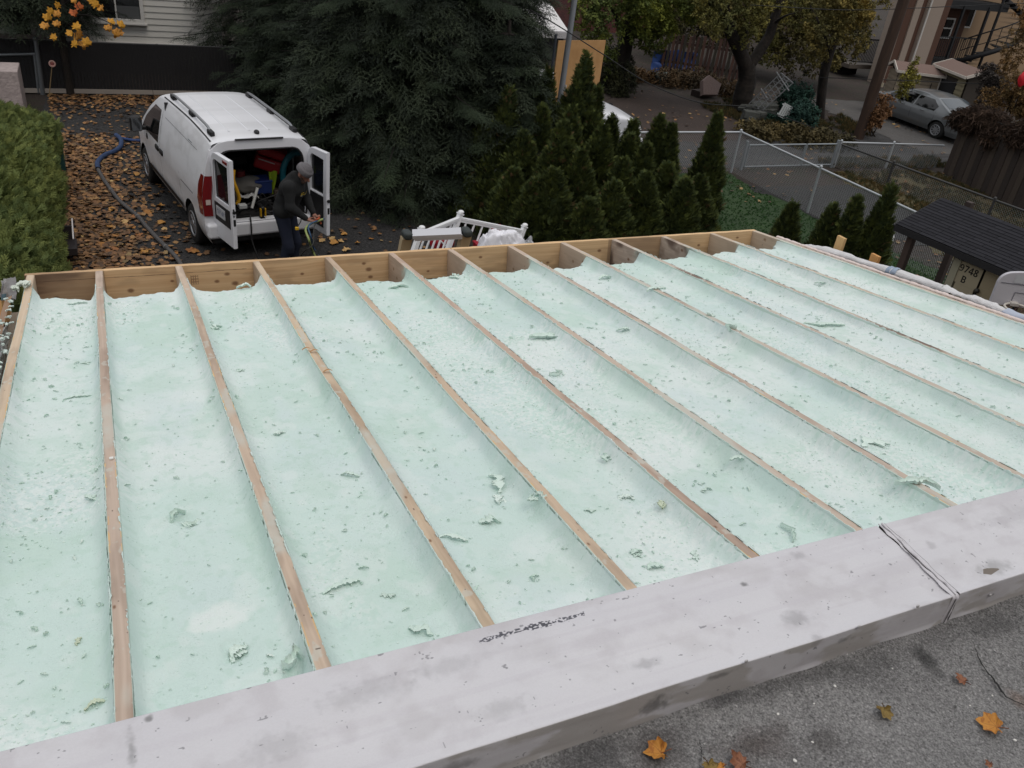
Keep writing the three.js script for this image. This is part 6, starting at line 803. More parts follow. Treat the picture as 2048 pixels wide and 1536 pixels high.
  // faded print on the chest: pale yellow blotchy letters
  const cc = document.createElement('canvas'); cc.width = 256; cc.height = 96; const cx = cc.getContext('2d'); cx.fillStyle = 'rgb(23,24,25)'; cx.fillRect(0, 0, 256, 96); cx.font = 'bold 78px sans-serif'; cx.fillStyle = 'rgb(206,176,60)'; for (const [x, y, w, h] of [[20, 20, 18, 50], [44, 14, 30, 14], [50, 44, 26, 18], [96, 50, 22, 24], [150, 16, 16, 56], [190, 12, 18, 58], [166, 58, 26, 14]]) cx.fillRect(x, y, w, h); cx.fillStyle = 'rgb(190,186,170)'; cx.fillRect(24, 70, 44, 10); cx.fillRect(150, 74, 52, 8);
  const ct = new THREE.CanvasTexture(cc); ct.colorSpace = THREE.SRGBColorSpace; const pr = gridGeo(10, 4, (a, b) => { const x = (a - 0.5) * 0.22, y = lerp(-0.045, 0.045, b), th = x / 0.2; return [0.0 + Math.sin(th) * 0.2, 1.275 + y, 0.262 + y * 0.4 - (1 - Math.cos(th)) * 0.2 + 0.03, a, b]; }); obj('chest_print', pr, std(0xffffff, 0.9, { map: ct, ...two }), P);
  const W = v => P.localToWorld(v.clone()); P.updateMatrixWorld(true);
  const hA = W(J.wr(1).add(V3(-0.04, -0.05, 0.09))), hB = W(J.wr(-1).add(V3(0.04, -0.05, 0.09)));
  const cbl = (name, label, c, a, pts, r, loc = []) => { const t = thing(name, label, 'cable'); obj('cable', tube([a, ...pts], r, 60, 7), std(c, 0.6), t); return t; };
  cbl('green_cable', 'pale yellow green cable held by the worker and hanging to the ground', C(140, 152, 92), hB, [hA.clone().add(V3(0.06, 0.03, 0.06)), at(612, 455, 12.7), at(618, 480, 12.5), gp(627, 505, 0.02), gp(640, 530, 0.02)], 0.016);
  cbl('blue_cable', 'blue cable held by the worker beside the green one', C(40, 74, 108), hB.clone().add(V3(0, 0.02, 0)), [hA.clone().add(V3(0.08, 0.02, 0.03)), at(617, 452, 12.7), at(622, 474, 12.6), gp(628, 496, 0.02), gp(650, 530, 0.02)], 0.012);
  cbl('orange_cable', 'short orange cable bunched in the hands of the worker', C(170, 74, 32), hB.clone().add(V3(0, 0.03, 0)), [hB.clone().lerp(hA, 0.5).add(V3(0.02, 0.06, 0.06)), hA.clone().add(V3(0, 0.03, 0.02)), hA.clone().add(V3(0.02, -0.05, 0.06))], 0.014);
  cbl('black_cable', 'thin black cable looping from the hands of the worker', C(40, 40, 36), hA, [at(628, 455, 12.7), at(625, 490, 12.5), at(612, 500, 12.5), gp(600, 520, 0.02)], 0.008);
  const yc = thing('yellow_plug', 'yellow plug hanging from a black cord below the hands of the worker', 'plug', at(594, 457, 12.75)); obj('plug', box(0.055, 0.05, 0.04, 0, 0, 0, 0.012), std(C(200, 160, 30), 0.5), yc); obj('cord', tube([[0.0, 0.02, 0], [0.03, 0.06, 0.0], [0.06, 0.12, 0], [0.05, 0.2, 0]], 0.007, 16, 6), black, yc);
}
// ---------------------------------------------------------------- behind the far rim: stair railing, ladder, sack, red things
{
  const D = 12.2, cp = at(922, 424, D), wp = std(C(226, 227, 229), 0.4);
  const up = at(895, 500, D).sub(cp).multiplyScalar(-1).normalize(); // the railing leans
  const rail = thing('stair_railing', 'white stair railing with capped posts leaning behind the new roof frame', 'railing');
  const pR = at(1050, 450, D + 0.6), pL = at(844, 455, D - 0.9);
  const post = (p, h) => { const g = new THREE.Group(); g.name = 'post'; rail.add(g); obj('shaft', bar(p.clone().addScaledVector(up, -h), p.clone().addScaledVector(up, -0.02), 0.062, 0.062, V3(0.3, 0, 1)), wp, g); obj('cap', (() => { const s = new THREE.SphereGeometry(0.044, 14, 8); s.scale(1, 0.65, 1); s.translate(p.x, p.y, p.z); return s; })(), wp, g); obj('collar', bar(p.clone().addScaledVector(up, -0.035), p.clone().addScaledVector(up, -0.015), 0.08, 0.08, V3(0.3, 0, 1)), wp, g); };
  post(cp, 1.0); post(pR, 1.0); post(pL, 1.0);
  const span = (a, b, n, drop) => { const A = a.clone().addScaledVector(up, -0.09), B = b.clone().addScaledVector(up, -0.09); obj('top_rail', [bar(A, B, 0.055, 0.032), bar(A.clone().addScaledVector(up, -0.034), B.clone().addScaledVector(up, -0.034), 0.035, 0.03)], wp, rail); obj('bottom_rail', bar(A.clone().addScaledVector(up, -drop), B.clone().addScaledVector(up, -drop), 0.04, 0.05), wp, rail); for (let k = 1; k < n; k++) { const p = A.clone().lerp(B, k / n); obj('baluster', bar(p.clone().addScaledVector(up, -drop), p.clone().addScaledVector(up, -0.05), 0.02, 0.02, V3(0.3, 0, 1)), wp, rail); } };
  span(cp, pR, 8, 0.85); span(pL, cp, 6, 0.85);
  const rd = std(C(150, 22, 38), 0.5), ch = thing('red_bin', 'red plastic bin behind the white balusters', 'bin'), q = at(992, 470, D + 1.1); obj('bin', box(0.2, 0.5, 0.2, q.x, q.y - 0.12, q.z, 0.04), rd, ch); obj('bin_rim', box(0.225, 0.03, 0.225, q.x, q.y + 0.12, q.z, 0.012), rd, ch);
  const r2 = thing('red_bag', 'red and grey bag low behind the left end of the railing', 'bag'), q2 = at(884, 484, D + 0.4); const sg = new THREE.SphereGeometry(0.16, 20, 14); { const p = sg.attributes.position; for (let i = 0; i < p.count; i++) { const k = 0.75 + 0.5 * fbm(p.getX(i) * 12 + 3, p.getY(i) * 12 + p.getZ(i) * 9, 3, 1701); p.setXYZ(i, p.getX(i) * k * 1.2, p.getY(i) * k, p.getZ(i) * k); } sg.computeVertexNormals(); } sg.translate(q2.x, q2.y, q2.z); obj('bag', sg, rd, r2); obj('bag_strap', tube([q2.clone().add(V3(-0.1, 0.1, 0.14)), q2.clone().add(V3(0, 0.02, 0.2)), q2.clone().add(V3(0.1, 0.08, 0.14))], 0.012), std(C(200, 200, 200), 0.6), r2);
  const r3 = thing('red_crate', 'red crate edge showing left of the white sack', 'crate'), q3 = at(960, 500, D + 0.2); obj('crate', box(0.16, 0.2, 0.2, q3.x, q3.y, q3.z, 0.02), rd, r3); obj('crate_rim', box(0.18, 0.03, 0.22, q3.x, q3.y + 0.1, q3.z, 0.01), rd, r3);
  const r4 = thing('red_box', 'dark red box behind the balusters right beside the red bin', 'box'), q4 = at(1020, 470, D + 2); obj('box', box(0.3, 0.3, 0.3, q4.x, q4.y - 0.1, q4.z, 0.02), std(C(60, 16, 20), 0.6), r4); obj('box_lid', box(0.32, 0.04, 0.32, q4.x, q4.y + 0.06, q4.z, 0.01), std(C(50, 14, 18), 0.6), r4);
  const deckY = cp.clone().addScaledVector(up, -1.0).y - 0.0, deck = thing('stair_landing', 'dark wooden stair landing carrying the white railing', 'landing'); { const c = cp.clone().lerp(pR, 0.4).setY(deckY), dm = std(C(52, 45, 41), 0.9, { bumpMap: noiseBump, bumpScale: 0.004 }); for (let k = 0; k < 18; k++) obj('deck_board', box(3.0, 0.035, 0.135, c.x + 0.1, deckY - 0.02, c.z - 0.75 + k * 0.145, 0.004), dm, deck); for (const [dx, dz] of [[-1.3, -0.7], [1.5, -0.7], [-1.3, 1.65], [1.5, 1.65]]) obj('leg', bar(V3(c.x + dx, G, c.z + dz), V3(c.x + dx, deckY - 0.04, c.z + dz), 0.09, 0.09, V3(1, 0, 0)), dm, deck); }
  // white sack on the landing side
  const sk = thing('white_sack', 'crumpled white plastic sack heaped behind the rim board', 'sack'), sT = at(1010, 474, 11.4), s0 = sT.clone().setY(deckY), sH = sT.y - deckY;
  const mkSack = (W2, H2, s) => gridGeo(90, 60, (a, b) => { const th = a * 6.2832, ph = b * Math.PI * 0.5, cr = 0.34 * Math.abs(fbm(Math.cos(th) * 3 + 9, Math.sin(th) * 3 + b * 5, 4, s + 9) - 0.5) * 2, r = W2 * Math.pow(Math.sin(Math.max(0.02, ph)), 0.55) * (1 + 0.28 * (fbm(Math.cos(th) * 2 + 4, Math.sin(th) * 2 + b * 3, 3, s + 2) - 0.5)) - cr * 0.25; const y = H2 * Math.pow(Math.cos(ph), 0.6) * (0.92 + 0.45 * (fbm(Math.cos(th) * 1.7 * b + 7, Math.sin(th) * 1.7 * b + 7, 3, s + 5) - 0.5) + 0.5 * (0.16 - Math.abs(fbm(Math.cos(th) * 4 * b + 3, Math.sin(th) * 4 * b + 3, 3, s + 6) - 0.5))); return [Math.cos(th) * r, y, Math.sin(th) * r * 0.7]; });
  const g1 = mkSack(0.46, sH, 1711); g1.translate(s0.x, s0.y, s0.z); obj('sack', g1, std(C(232, 232, 238), 0.4, { ...two, bumpMap: noiseBump, bumpScale: 0.004 }), sk); const s1T = at(1052, 472, 11.6), s1 = s1T.clone().setY(deckY), g2 = mkSack(0.18, s1T.y - deckY, 1721); g2.translate(s1.x, s1.y, s1.z); obj('sack_flap', g2, std(C(190, 192, 196), 0.45, { ...two, bumpMap: noiseBump, bumpScale: 0.01 }), sk);
  // ladder leaning on the outside of the rim
  const ld = thing('ladder', 'ladder top with aluminium crossbar, black end caps and tan rails against the rim', 'ladder'), a = at(814, 469, 5.75), b = at(933, 464, 5.75), tan = std(C(178, 160, 128), 0.7), al = std(C(200, 200, 204), 0.35, { metalness: 0.5 });
  const ax = b.clone().sub(a), down = V3(-0.04, -1, -0.28).normalize(); obj('crossbar', [bar(a.clone().lerp(b, 0.09), a.clone().lerp(b, 0.91), 0.085, 0.024, V3(0, 1, 0.2)), bar(a.clone().lerp(b, 0.1).add(V3(0, -0.018, 0.034)), a.clone().lerp(b, 0.9).add(V3(0, -0.018, 0.034)), 0.012, 0.032, V3(0, 1, 0.2))], al, ld);
  for (const p of [a, b]) { const t = p.clone(); obj('end_cap', (() => { const g = new RoundedBoxGeometry(0.062, 0.055, 0.1, 3, 0.022); g.translate(t.x, t.y, t.z); return g; })(), std(C(42, 50, 50), 0.6), ld); obj('rail', bar(t.clone().addScaledVector(down, 0.025), t.clone().addScaledVector(down, 2.9), 0.045, 0.07, V3(1, 0, 0)), tan, ld); }
  for (let k = 1; k < 9; k++) { const p = a.clone().addScaledVector(down, 0.3 * k), q5 = b.clone().addScaledVector(down, 0.3 * k); obj('rung', rod(p, q5, 0.016), al, ld); }
}
// ---------------------------------------------------------------- plywood sheet, light pole, white pickup, garage
{
  const Z = -12.6, pw = thing('plywood_sheet', 'tan plywood sheet standing upright behind the cedars', 'plywood'), A = atZ(1118, 74, Z), B = atZ(1210, 87, Z - 0.35), wd = B.clone().sub(A), H = A.y - G;
  const pt = tex(256, 512, (u, v) => { const f = fbm(u * 5, v * 20, 4, 1801); return mix3([196, 152, 102], [176, 132, 84], f * 0.9 + 0.3 * sst(0.5, 0.7, fbm(u * 8, v * 5, 3, 1803)) - 0.1); });
  const g = box(wd.length(), 2.3, 0.02, 0, 0, 0); g.rotateY(-Math.atan2(wd.z, wd.x)); g.translate((A.x + B.x) / 2, (A.y + B.y) / 2 - 1.15, (A.z + B.z) / 2); obj('sheet', g, std(0xffffff, 0.8, { map: pt, bumpMap: noiseBump, bumpScale: 0.001 }), pw); obj('support_frame', [rod([A.x - 0.05, G, A.z - 0.05], [A.x - 0.05, A.y + 0.05, A.z - 0.05], 0.03), rod([B.x, G, B.z - 0.06], [B.x, B.y - 0.1, B.z - 0.06], 0.03)], std(C(60, 64, 72), 0.6), pw);
  const lp = thing('light_pole', 'galvanised metal pole standing in front of the plywood sheet', 'pole'), p0 = atZ(1123, 180, -11.6), p1 = atZ(1149, 0, -11.6); const dr = p1.clone().sub(p0); obj('pole', rod(p0.clone().addScaledVector(dr, -1.2), p1.clone().addScaledVector(dr, 0.8), 0.065, 0.055, 14), std(C(150, 154, 160), 0.45, { metalness: 0.4, bumpMap: noiseBump, bumpScale: 0.004 }), lp); obj('pole_clip', rod(p0.clone().add(V3(0.05, -0.02, 0.06)), p0.clone().add(V3(0.06, 0.12, 0.06)), 0.015), std(C(190, 190, 190), 0.5), lp);
  const cb = (name, label, pts, r) => { const t = thing(name, label, 'cable'); obj('cable', tube(pts, r, 60, 5), std(C(24, 24, 26), 0.7), t); };
  cb('overhead_cable', 'black overhead cable sagging past the plywood sheet towards the utility pole', [at(1060, 20, 18), at(1100, 42, 18), at(1205, 108, 19.5), at(1300, 168, 21), at(1400, 205, 22.5), at(1500, 215, 24), at(1640, 260, 27), at(1715, 288, 28.2)], 0.012);
  cb('overhead_cable', 'thin dark cable level across the two small sheds', [at(1640, 155, 30), at(1780, 160, 30), at(1900, 165, 30), at(2060, 172, 30)], 0.012);
  cb('overhead_cable', 'thin dark cable at the top right before the siding building', [at(1500, 10, 27), at(1700, 20, 28), at(1880, 14, 29), at(2060, 6, 30)], 0.011);
  // white pickup: only its nose shows
  const fx = atZ(1255, 246, -12.9), pk = thing('pickup_truck', 'white pickup whose bonnet and headlight stick out right of the cedars', 'pickup', [fx.x, G, fx.z - 0.85], -Math.PI / 2 - 0.12);
  const top = s => PL([[0, 1.05], [1.6, 1.05], [1.62, 1.1], [1.9, 1.75], [2.3, 1.82], [3.2, 1.8], [3.75, 1.28], [3.85, 1.22], [4.8, 1.1], [5.15, 0.98], [5.28, 0.8], [5.32, 0.55]], s), half = (y, s) => PL([[0.3, 0.84], [0.6, 0.93], [1.0, 0.93], [1.2, 0.86], [1.5, 0.78], [1.8, 0.66]], y) * PL([[0, 1], [4.4, 1], [5, 0.95], [5.25, 0.88], [5.32, 0.8]], s);
  { const nz = onY(1254, 222, G + 1.0); pk.position.set(nz.x - 5.2, G, nz.z - 0.55); } const S = carShell({ len: 5.32, y0: 0.34, top, half, edge: s => s > 3.8 ? 0.88 : 0.93, wheels: [0.9, 4.3], wy: 0.37, wr: 0.44, ns: 110 }); obj('body', S.g, whitePaint, pk);
  for (const sg of [-1, 1]) { for (const s of [0.9, 4.3]) wheel(pk, sg * 0.8, 0.37, -s, 0.37, 0.24, sg); obj('headlight', sidePatch(S, sg, [[0.78, 4.98, 5.26], [0.97, 4.86, 5.14]], 0.012), std(C(216, 216, 214), 0.1), pk); obj('headlight_bezel', sidePatch(S, sg, [[0.75, 4.95, 5.29], [1.0, 4.82, 5.16]], 0.006), black, pk); obj('door_window', sidePatch(S, sg, [[1.2, 2.1, 3.6], [1.45, 2.1, 3.4], [1.7, 2.2, 3.2]]), glassD, pk); const mq = S.side(sg, 1.2, 3.5, 0.1); obj('mirror', box(0.16, 0.2, 0.1, mq[0], 1.24, mq[2], 0.04), black, pk); }
  obj('windscreen', gridGeo(10, 8, (a, b) => S.roofPt(lerp(-0.92, 0.92, a), lerp(3.25, 3.74, b), 0.008)), glassD, pk); obj('grille', box(1.1, 0.24, 0.05, 0, 0.8, -5.3, 0.02), black, pk); obj('front_bumper', box(1.72, 0.2, 0.16, 0, 0.5, -5.26, 0.05), whitePaint, pk); obj('bumper_inlet', box(1.3, 0.07, 0.03, 0, 0.5, -5.35, 0.01), black, pk);
  // white garage behind the spruces
  const gz = -25, ga = thing('white_garage', 'white roofed garage glimpsed between the dark spruces at the top', 'garage'), c0 = atZ(880, 60, gz), c1 = atZ(1133, 66, gz), rb = c1.y; obj('wall', box(c1.x - c0.x, rb - G, 3.5, (c0.x + c1.x) / 2, (rb + G) / 2, gz - 1.9), std(C(60, 60, 60), 0.9), ga); const rw = c1.x - c0.x + 0.2; const rg = new THREE.BufferGeometry(); obj('roof', [bar([(c0.x + c1.x) / 2, rb + 0.02, gz], [(c0.x + c1.x) / 2, rb + 0.95, gz - 2.4], rw, 0.06), bar([(c0.x + c1.x) / 2, rb + 0.95, gz - 2.4], [(c0.x + c1.x) / 2, rb, gz - 4.8], rw, 0.06)], std(C(216, 214, 214), 0.8, { bumpMap: noiseBump, bumpScale: 0.02 }), ga); obj('fascia', box(rw, 0.22, 0.05, (c0.x + c1.x) / 2, rb - 0.08, gz + 0.05), std(C(196, 194, 196), 0.7), ga);
}
// ---------------------------------------------------------------- broadleaf trees, yard things, picket fence
function leafTree(name, label, base, trunks, blobs, n, cA, cB, sz = 0.5, geos = CLU, cat = 'tree') {
  const t = thing(name, label, cat, base), L = v => v.clone().sub(base); obj('trunk', taper(trunks[0][0].map(L), trunks[0][1], trunks[0][2], 20, 9, 3), M_bark, t); trunks.slice(1).forEach((q, i) => obj('limb', taper(q[0].map(L), q[1], q[2], 14, 7, i), M_bark, t));
  shrubBlob(t, 'crown', blobs.map(b => { const p = L(b[0]); return [p.x, p.y, p.z, b[1], b[2], b[3] || b[1]]; }), n, geos, colMix(cA, cB), sz); return t;
}
{
  let b = gp(1480, 224), z = b.z; const P = (x, y, dz = 0) => atZ(x, y, z + dz);
  leafTree('forked_tree', 'dark forked tree with sparse yellow green leaves before the picket fence', b, [[[b.clone().setY(G - 0.1), P(1487, 190), P(1494, 150), P(1492, 128)], 0.34, 0.26], [[P(1492, 132), P(1478, 100), P(1462, 66), P(1450, 20), P(1446, -60)], 0.24, 0.12], [[P(1494, 138), P(1518, 104), P(1540, 70), P(1548, 40), P(1566, -10), P(1580, -80)], 0.19, 0.1], [[P(1480, 104), P(1492, 60), P(1494, 10)], 0.13, 0.05], [[P(1546, 48), P(1570, 32, 0.5), P(1590, 26, 0.8)], 0.06, 0.02], [[P(1452, 30), P(1420, 8, 0.4), P(1400, -20)], 0.07, 0.03]],
    [[P(1430, 20, 0.6), 0.8, 0.8], [P(1490, 50, 0.4), 0.7, 0.7], [P(1540, 95, -0.6), 0.5, 0.6], [P(1560, 0, -0.5), 0.9, 0.6], [P(1470, -20), 1.4, 0.7], [P(1610, 30, -1.2), 0.7, 0.8]], 1500, [70, 74, 34], [138, 126, 56], 0.17);
  b = gp(1236, 178); z = b.z; leafTree('leafy_tree', 'leafy olive green tree with a dark trunk at the top behind the plywood sheet', b, [[[b.clone().setY(G - 0.1), P(1250, 90), P(1272, 0), P(1290, -120)], 0.28, 0.2], [[P(1256, 60), P(1320, 20, 0.6), P(1380, -20, 1)], 0.1, 0.04], [[P(1252, 80), P(1225, 20, 0.8), P(1200, -30, 1)], 0.09, 0.04]],
    [[P(1300, 30, 1), 1.1, 1.0], [P(1350, 15, 0.8), 0.9, 0.8], [P(1210, 60, 1.2), 0.6, 1.1], [P(1180, 20, 1.4), 0.7, 0.8], [P(1300, 80, 0.4), 0.6, 0.5], [P(1225, 120, 0.8), 0.4, 0.6], [P(1290, -20, 0.6), 2.0, 0.8]], 3600, [62, 76, 30], [132, 138, 52], 0.19);
  b = gp(1640, 236); z = b.z; leafTree('slender_tree', 'slender leaning tree with grey bark and olive leaves left of the utility pole', b, [[[b.clone().setY(G - 0.1), P(1648, 150), P(1668, 80), P(1690, 10), P(1710, -60)], 0.17, 0.1], [[P(1660, 100), P(1640, 50, 0.5), P(1620, 10)], 0.06, 0.02]],
    [[P(1660, 40, 0.6), 0.7, 1.0], [P(1720, 20, 0.2), 0.6, 0.9], [P(1730, 80, -0.4), 0.35, 0.4], [P(1690, -10), 1.4, 0.7], [P(1630, 110, 0), 0.4, 0.4]], 1700, [78, 76, 38], [150, 128, 60], 0.17);
  // utility pole
  const up = thing('utility_pole', 'leaning brown wooden utility pole between the slender tree and the silver car', 'utility pole'), u0 = gp(1716, 277), u1 = atZ(1808, 0, u0.z), ud = u1.clone().sub(u0); obj('pole', taper([u0.clone().addScaledVector(ud, -0.03), u0.clone().addScaledVector(ud, 0.5), u0.clone().addScaledVector(ud, 1.7)], 0.175, 0.14, 20, 14), std(0xffffff, 0.9, { map: tileTex(256, 1, (u, v) => mix3([46, 33, 26], [74, 54, 42], fbm(u * 30, v * 5, 4, 1811, 30, 5))) }), up); obj('pole_tag', box(0.08, 0.12, 0.02, lerp(u0.x, u1.x, 0.42) - 0.02, lerp(u0.y, u1.y, 0.42), u0.z + 0.26), std(C(150, 140, 120), 0.6), up);
  // barrel, slab, lattice, tarp bush, planks
  const bq = gp(1316, 166), br = thing('metal_barrel', 'grey green barrel lying on its side in the dirt yard', 'barrel', bq, 0.15); br.scale.setScalar(0.66); { const prof = []; for (let k = 0; k <= 16; k++) { const y = -0.42 + 0.84 * k / 16; prof.push(new THREE.Vector2(0.29 + (k % 5 === 0 ? 0.012 : 0), y)); } const g = new THREE.LatheGeometry(prof, 24); g.rotateZ(Math.PI / 2); g.translate(0, 0.29, 0); obj('barrel', g, std(C(66, 76, 72), 0.6, two), br); const e = new THREE.CylinderGeometry(0.28, 0.28, 0.02, 24); e.rotateZ(Math.PI / 2); e.translate(-0.4, 0.29, 0); obj('barrel_end', e, std(C(44, 50, 48), 0.7), br); const e2 = e.clone(); e2.translate(0.76, 0, 0); obj('barrel_end', e2, std(C(24, 26, 26), 0.8), br); }
  const sp = at(1424, 168, 30.6), sl = thing('concrete_slab', 'tilted pinkish concrete slab leaning in the dirt yard', 'slab', [sp.x, G, sp.z], 0.3); { const s = new THREE.Shape([[-0.5, 0], [0.25, -0.05], [0.62, 0.3], [0.1, 0.62], [-0.32, 0.45]].map(q => new THREE.Vector2(...q))); const g = new THREE.ExtrudeGeometry(s, { depth: 0.12, bevelSize: 0.015, bevelThickness: 0.015, bevelSegments: 1 }); g.rotateX(-0.6); g.translate(0, 0.12, 0); obj('slab', g, std(C(106, 90, 86), 0.9, { bumpMap: noiseBump, bumpScale: 0.01 }), sl); obj('slab_prop', box(0.7, 0.2, 0.4, 0.05, 0.1, -0.35), std(C(52, 42, 38), 0.9), sl); }
  const lt = thing('metal_lattice', 'grey metal lattice frame propped against the green bush', 'lattice'), l0 = at(1498, 208, 28.6), l1 = at(1522, 224, 28.2), l2 = at(1586, 166, 28.0), l3 = at(1562, 146, 28.4); { const gs = [], q = (a, c) => l0.clone().lerp(l3, a).lerp(l1.clone().lerp(l2, a), c); for (const c of [0, 0.33, 0.67, 1]) gs.push(rod(q(0, c), q(1, c), 0.018, 0.018, 5)); for (let k = 0; k < 8; k++) gs.push(rod(q(k / 8, k % 2), q((k + 1) / 8, 1 - k % 2), 0.01, 0.01, 5), rod(q(k / 8, 1 - k % 2), q((k + 1) / 8, k % 2), 0.01, 0.01, 5)); gs.push(rod(q(0.95, -0.25), q(0.8, 1.2), 0.025, 0.025, 5), rod(q(0.45, -0.2), q(0.35, 0.6), 0.022, 0.022, 5), rod(q(1, 0), q(1, 1), 0.018, 0.018, 5)); obj('lattice', gs, std(C(112, 114, 116), 0.6), lt); }
  const pile = thing('scrap_pile', 'heap of grey boards and stones at the foot of the forked tree', 'scrap pile'); { const gs = []; for (let k = 0; k < 16; k++) { const p = gp(rr(1492, 1545), rr(214, 242), rr(0, 0.3)), g = box(rr(0.2, 0.7), rr(0.08, 0.25), rr(0.2, 0.5), 0, 0, 0, 0.02); g.rotateY(rr(0, 3)); g.rotateZ(rr(-0.5, 0.5)); g.translate(p.x, p.y + 0.05, p.z); gs.push(g); } obj('boards', gs, std(C(78, 80, 76), 0.9, { bumpMap: noiseBump, bumpScale: 0.01 }), pile); }
  const ck = thing('white_crate', 'white slatted crate half hidden in the green bush', 'crate'); { const p = at(1571, 223, 28.2), gs = []; for (let k = 0; k < 5; k++) { const g = box(0.05, 0.42, 0.03, (k - 2) * 0.085, 0, 0); gs.push(g); } gs.push(box(0.44, 0.04, 0.04, 0, 0.15, -0.03), box(0.44, 0.04, 0.04, 0, -0.15, -0.03)); const g = mergeGeometries(gs); g.rotateZ(-0.35); g.translate(p.x, p.y, p.z); obj('crate', g, std(C(186, 190, 190), 0.7), ck); }
  const sh = (name, label, cat, blobs, n, a, c, sz, geos = CLU, stems = 3) => { const B = blobs[0][0].clone().setY(G), t = thing(name, label, cat, B); for (let k = 0; k < stems; k++) obj('stem', taper([[rr(-0.1, 0.1), -0.05, rr(-0.1, 0.1)], [rr(-0.2, 0.2), 0.3, rr(-0.2, 0.2)], [rr(-0.3, 0.3), Math.max(0.4, blobs[0][0].y - G), rr(-0.3, 0.3)]], 0.025, 0.008, 8, 5), M_bark, t); shrubBlob(t, 'crown', blobs.map(q => { const p = q[0].clone().sub(B); return [p.x, p.y, p.z, q[1], q[2], q[1]]; }), n, geos, colMix(a, c), sz); return t; };
  sh('green_bush', 'blue green bush under the metal lattice', 'bush', [[at(1590, 205, 29.6), 0.6, 0.65], [at(1600, 235, 28.6), 0.6, 0.5], [at(1560, 250, 28.5), 0.6, 0.35]], 1500, [22, 52, 46], [48, 82, 66], 0.16);
  sh('weedy_bush', 'low brown green weeds along the back lane', 'bush', [[gp(1610, 275, 0.15), 1.1, 0.35], [gp(1530, 265, 0.1), 0.9, 0.3], [gp(1660, 285, 0.1), 0.8, 0.35]], 900, [54, 50, 28], [96, 82, 44], 0.2);
  sh('yellow_shrub', 'yellow green shrub in front of the left small shed', 'shrub', [[at(1815, 172, 32.2), 0.35, 0.6], [at(1824, 140, 32.2), 0.15, 0.5]], 520, [92, 92, 36], [160, 148, 56], 0.13);
  sh('autumn_shrub', 'small orange leaved shrub at the foot of the utility pole', 'shrub', [[at(1765, 212, 29.2), 0.35, 0.45], [at(1748, 235, 28.6), 0.3, 0.35]], 360, [96, 66, 40], [150, 110, 70], 0.16);
  sh('autumn_tree', 'orange and olive foliage down the right edge above the wooden fence', 'tree', [[at(2035, 185, 26.6), 0.6, 0.6], [at(2044, 60, 27), 0.35, 1.3], [at(1990, 205, 27), 0.5, 0.45], [at(2045, 220, 26.4), 0.5, 0.5], [at(2010, 140, 27), 0.2, 0.3]], 1400, [84, 72, 40], [146, 108, 64], 0.13);
  sh('dark_shrub', 'dark purple grey shrub right of the open shed', 'shrub', [[at(1985, 185, 29.5), 0.4, 0.6], [at(1975, 150, 30), 0.3, 0.4]], 900, [40, 38, 36], [84, 72, 66], 0.13);
  sh('tall_foliage', 'olive foliage filling the gap behind the picket fence', 'tree', [[at(1400, 30, 37), 2.2, 1.2], [at(1520, 40, 37), 1.8, 1.6], [at(1620, 60, 36), 1.7, 1.8], [at(1690, 50, 37), 1.2, 1.6]], 3400, [56, 56, 30], [112, 100, 50], 0.26);
  sh('yard_brush', 'brown brushwood and weeds along the foot of the picket fence', 'brushwood', [[gp(1345, 158, 0.2), 0.9, 0.35], [gp(1400, 160, 0.2), 0.9, 0.4], [gp(1460, 178, 0.2), 0.8, 0.35], [gp(1270, 150, 0.15), 0.9, 0.3]], 1500, [52, 44, 28], [104, 78, 46], 0.15);
  sh('yard_brush', 'dark leafy undergrowth between the plywood sheet and the barrel', 'brushwood', [[gp(1235, 165, 0.4), 0.6, 0.7], [gp(1225, 140, 0.5), 0.8, 0.8]], 1100, [30, 36, 22], [66, 66, 34], 0.17);
  const rdB = thing('red_sheet', 'bright red object at the right edge among orange leaves', 'sheet'), rq = at(2050, 158, 26.2); { const g = new THREE.SphereGeometry(0.2, 20, 14); const p = g.attributes.position; for (let i = 0; i < p.count; i++) { const k = 0.85 + 0.3 * fbm(p.getX(i) * 9 + 4, p.getY(i) * 9 + p.getZ(i) * 7, 3, 1821); p.setXYZ(i, p.getX(i) * k, p.getY(i) * k * 1.15, p.getZ(i) * k * 0.6); } g.computeVertexNormals(); g.translate(rq.x, rq.y, rq.z); obj('sheet', g, std(C(200, 24, 40), 0.6), rdB); obj('sheet_tie', rod(rq.clone().add(V3(0, 0.2, 0)), rq.clone().add(V3(0, 0.5, 0)), 0.012), black, rdB); }
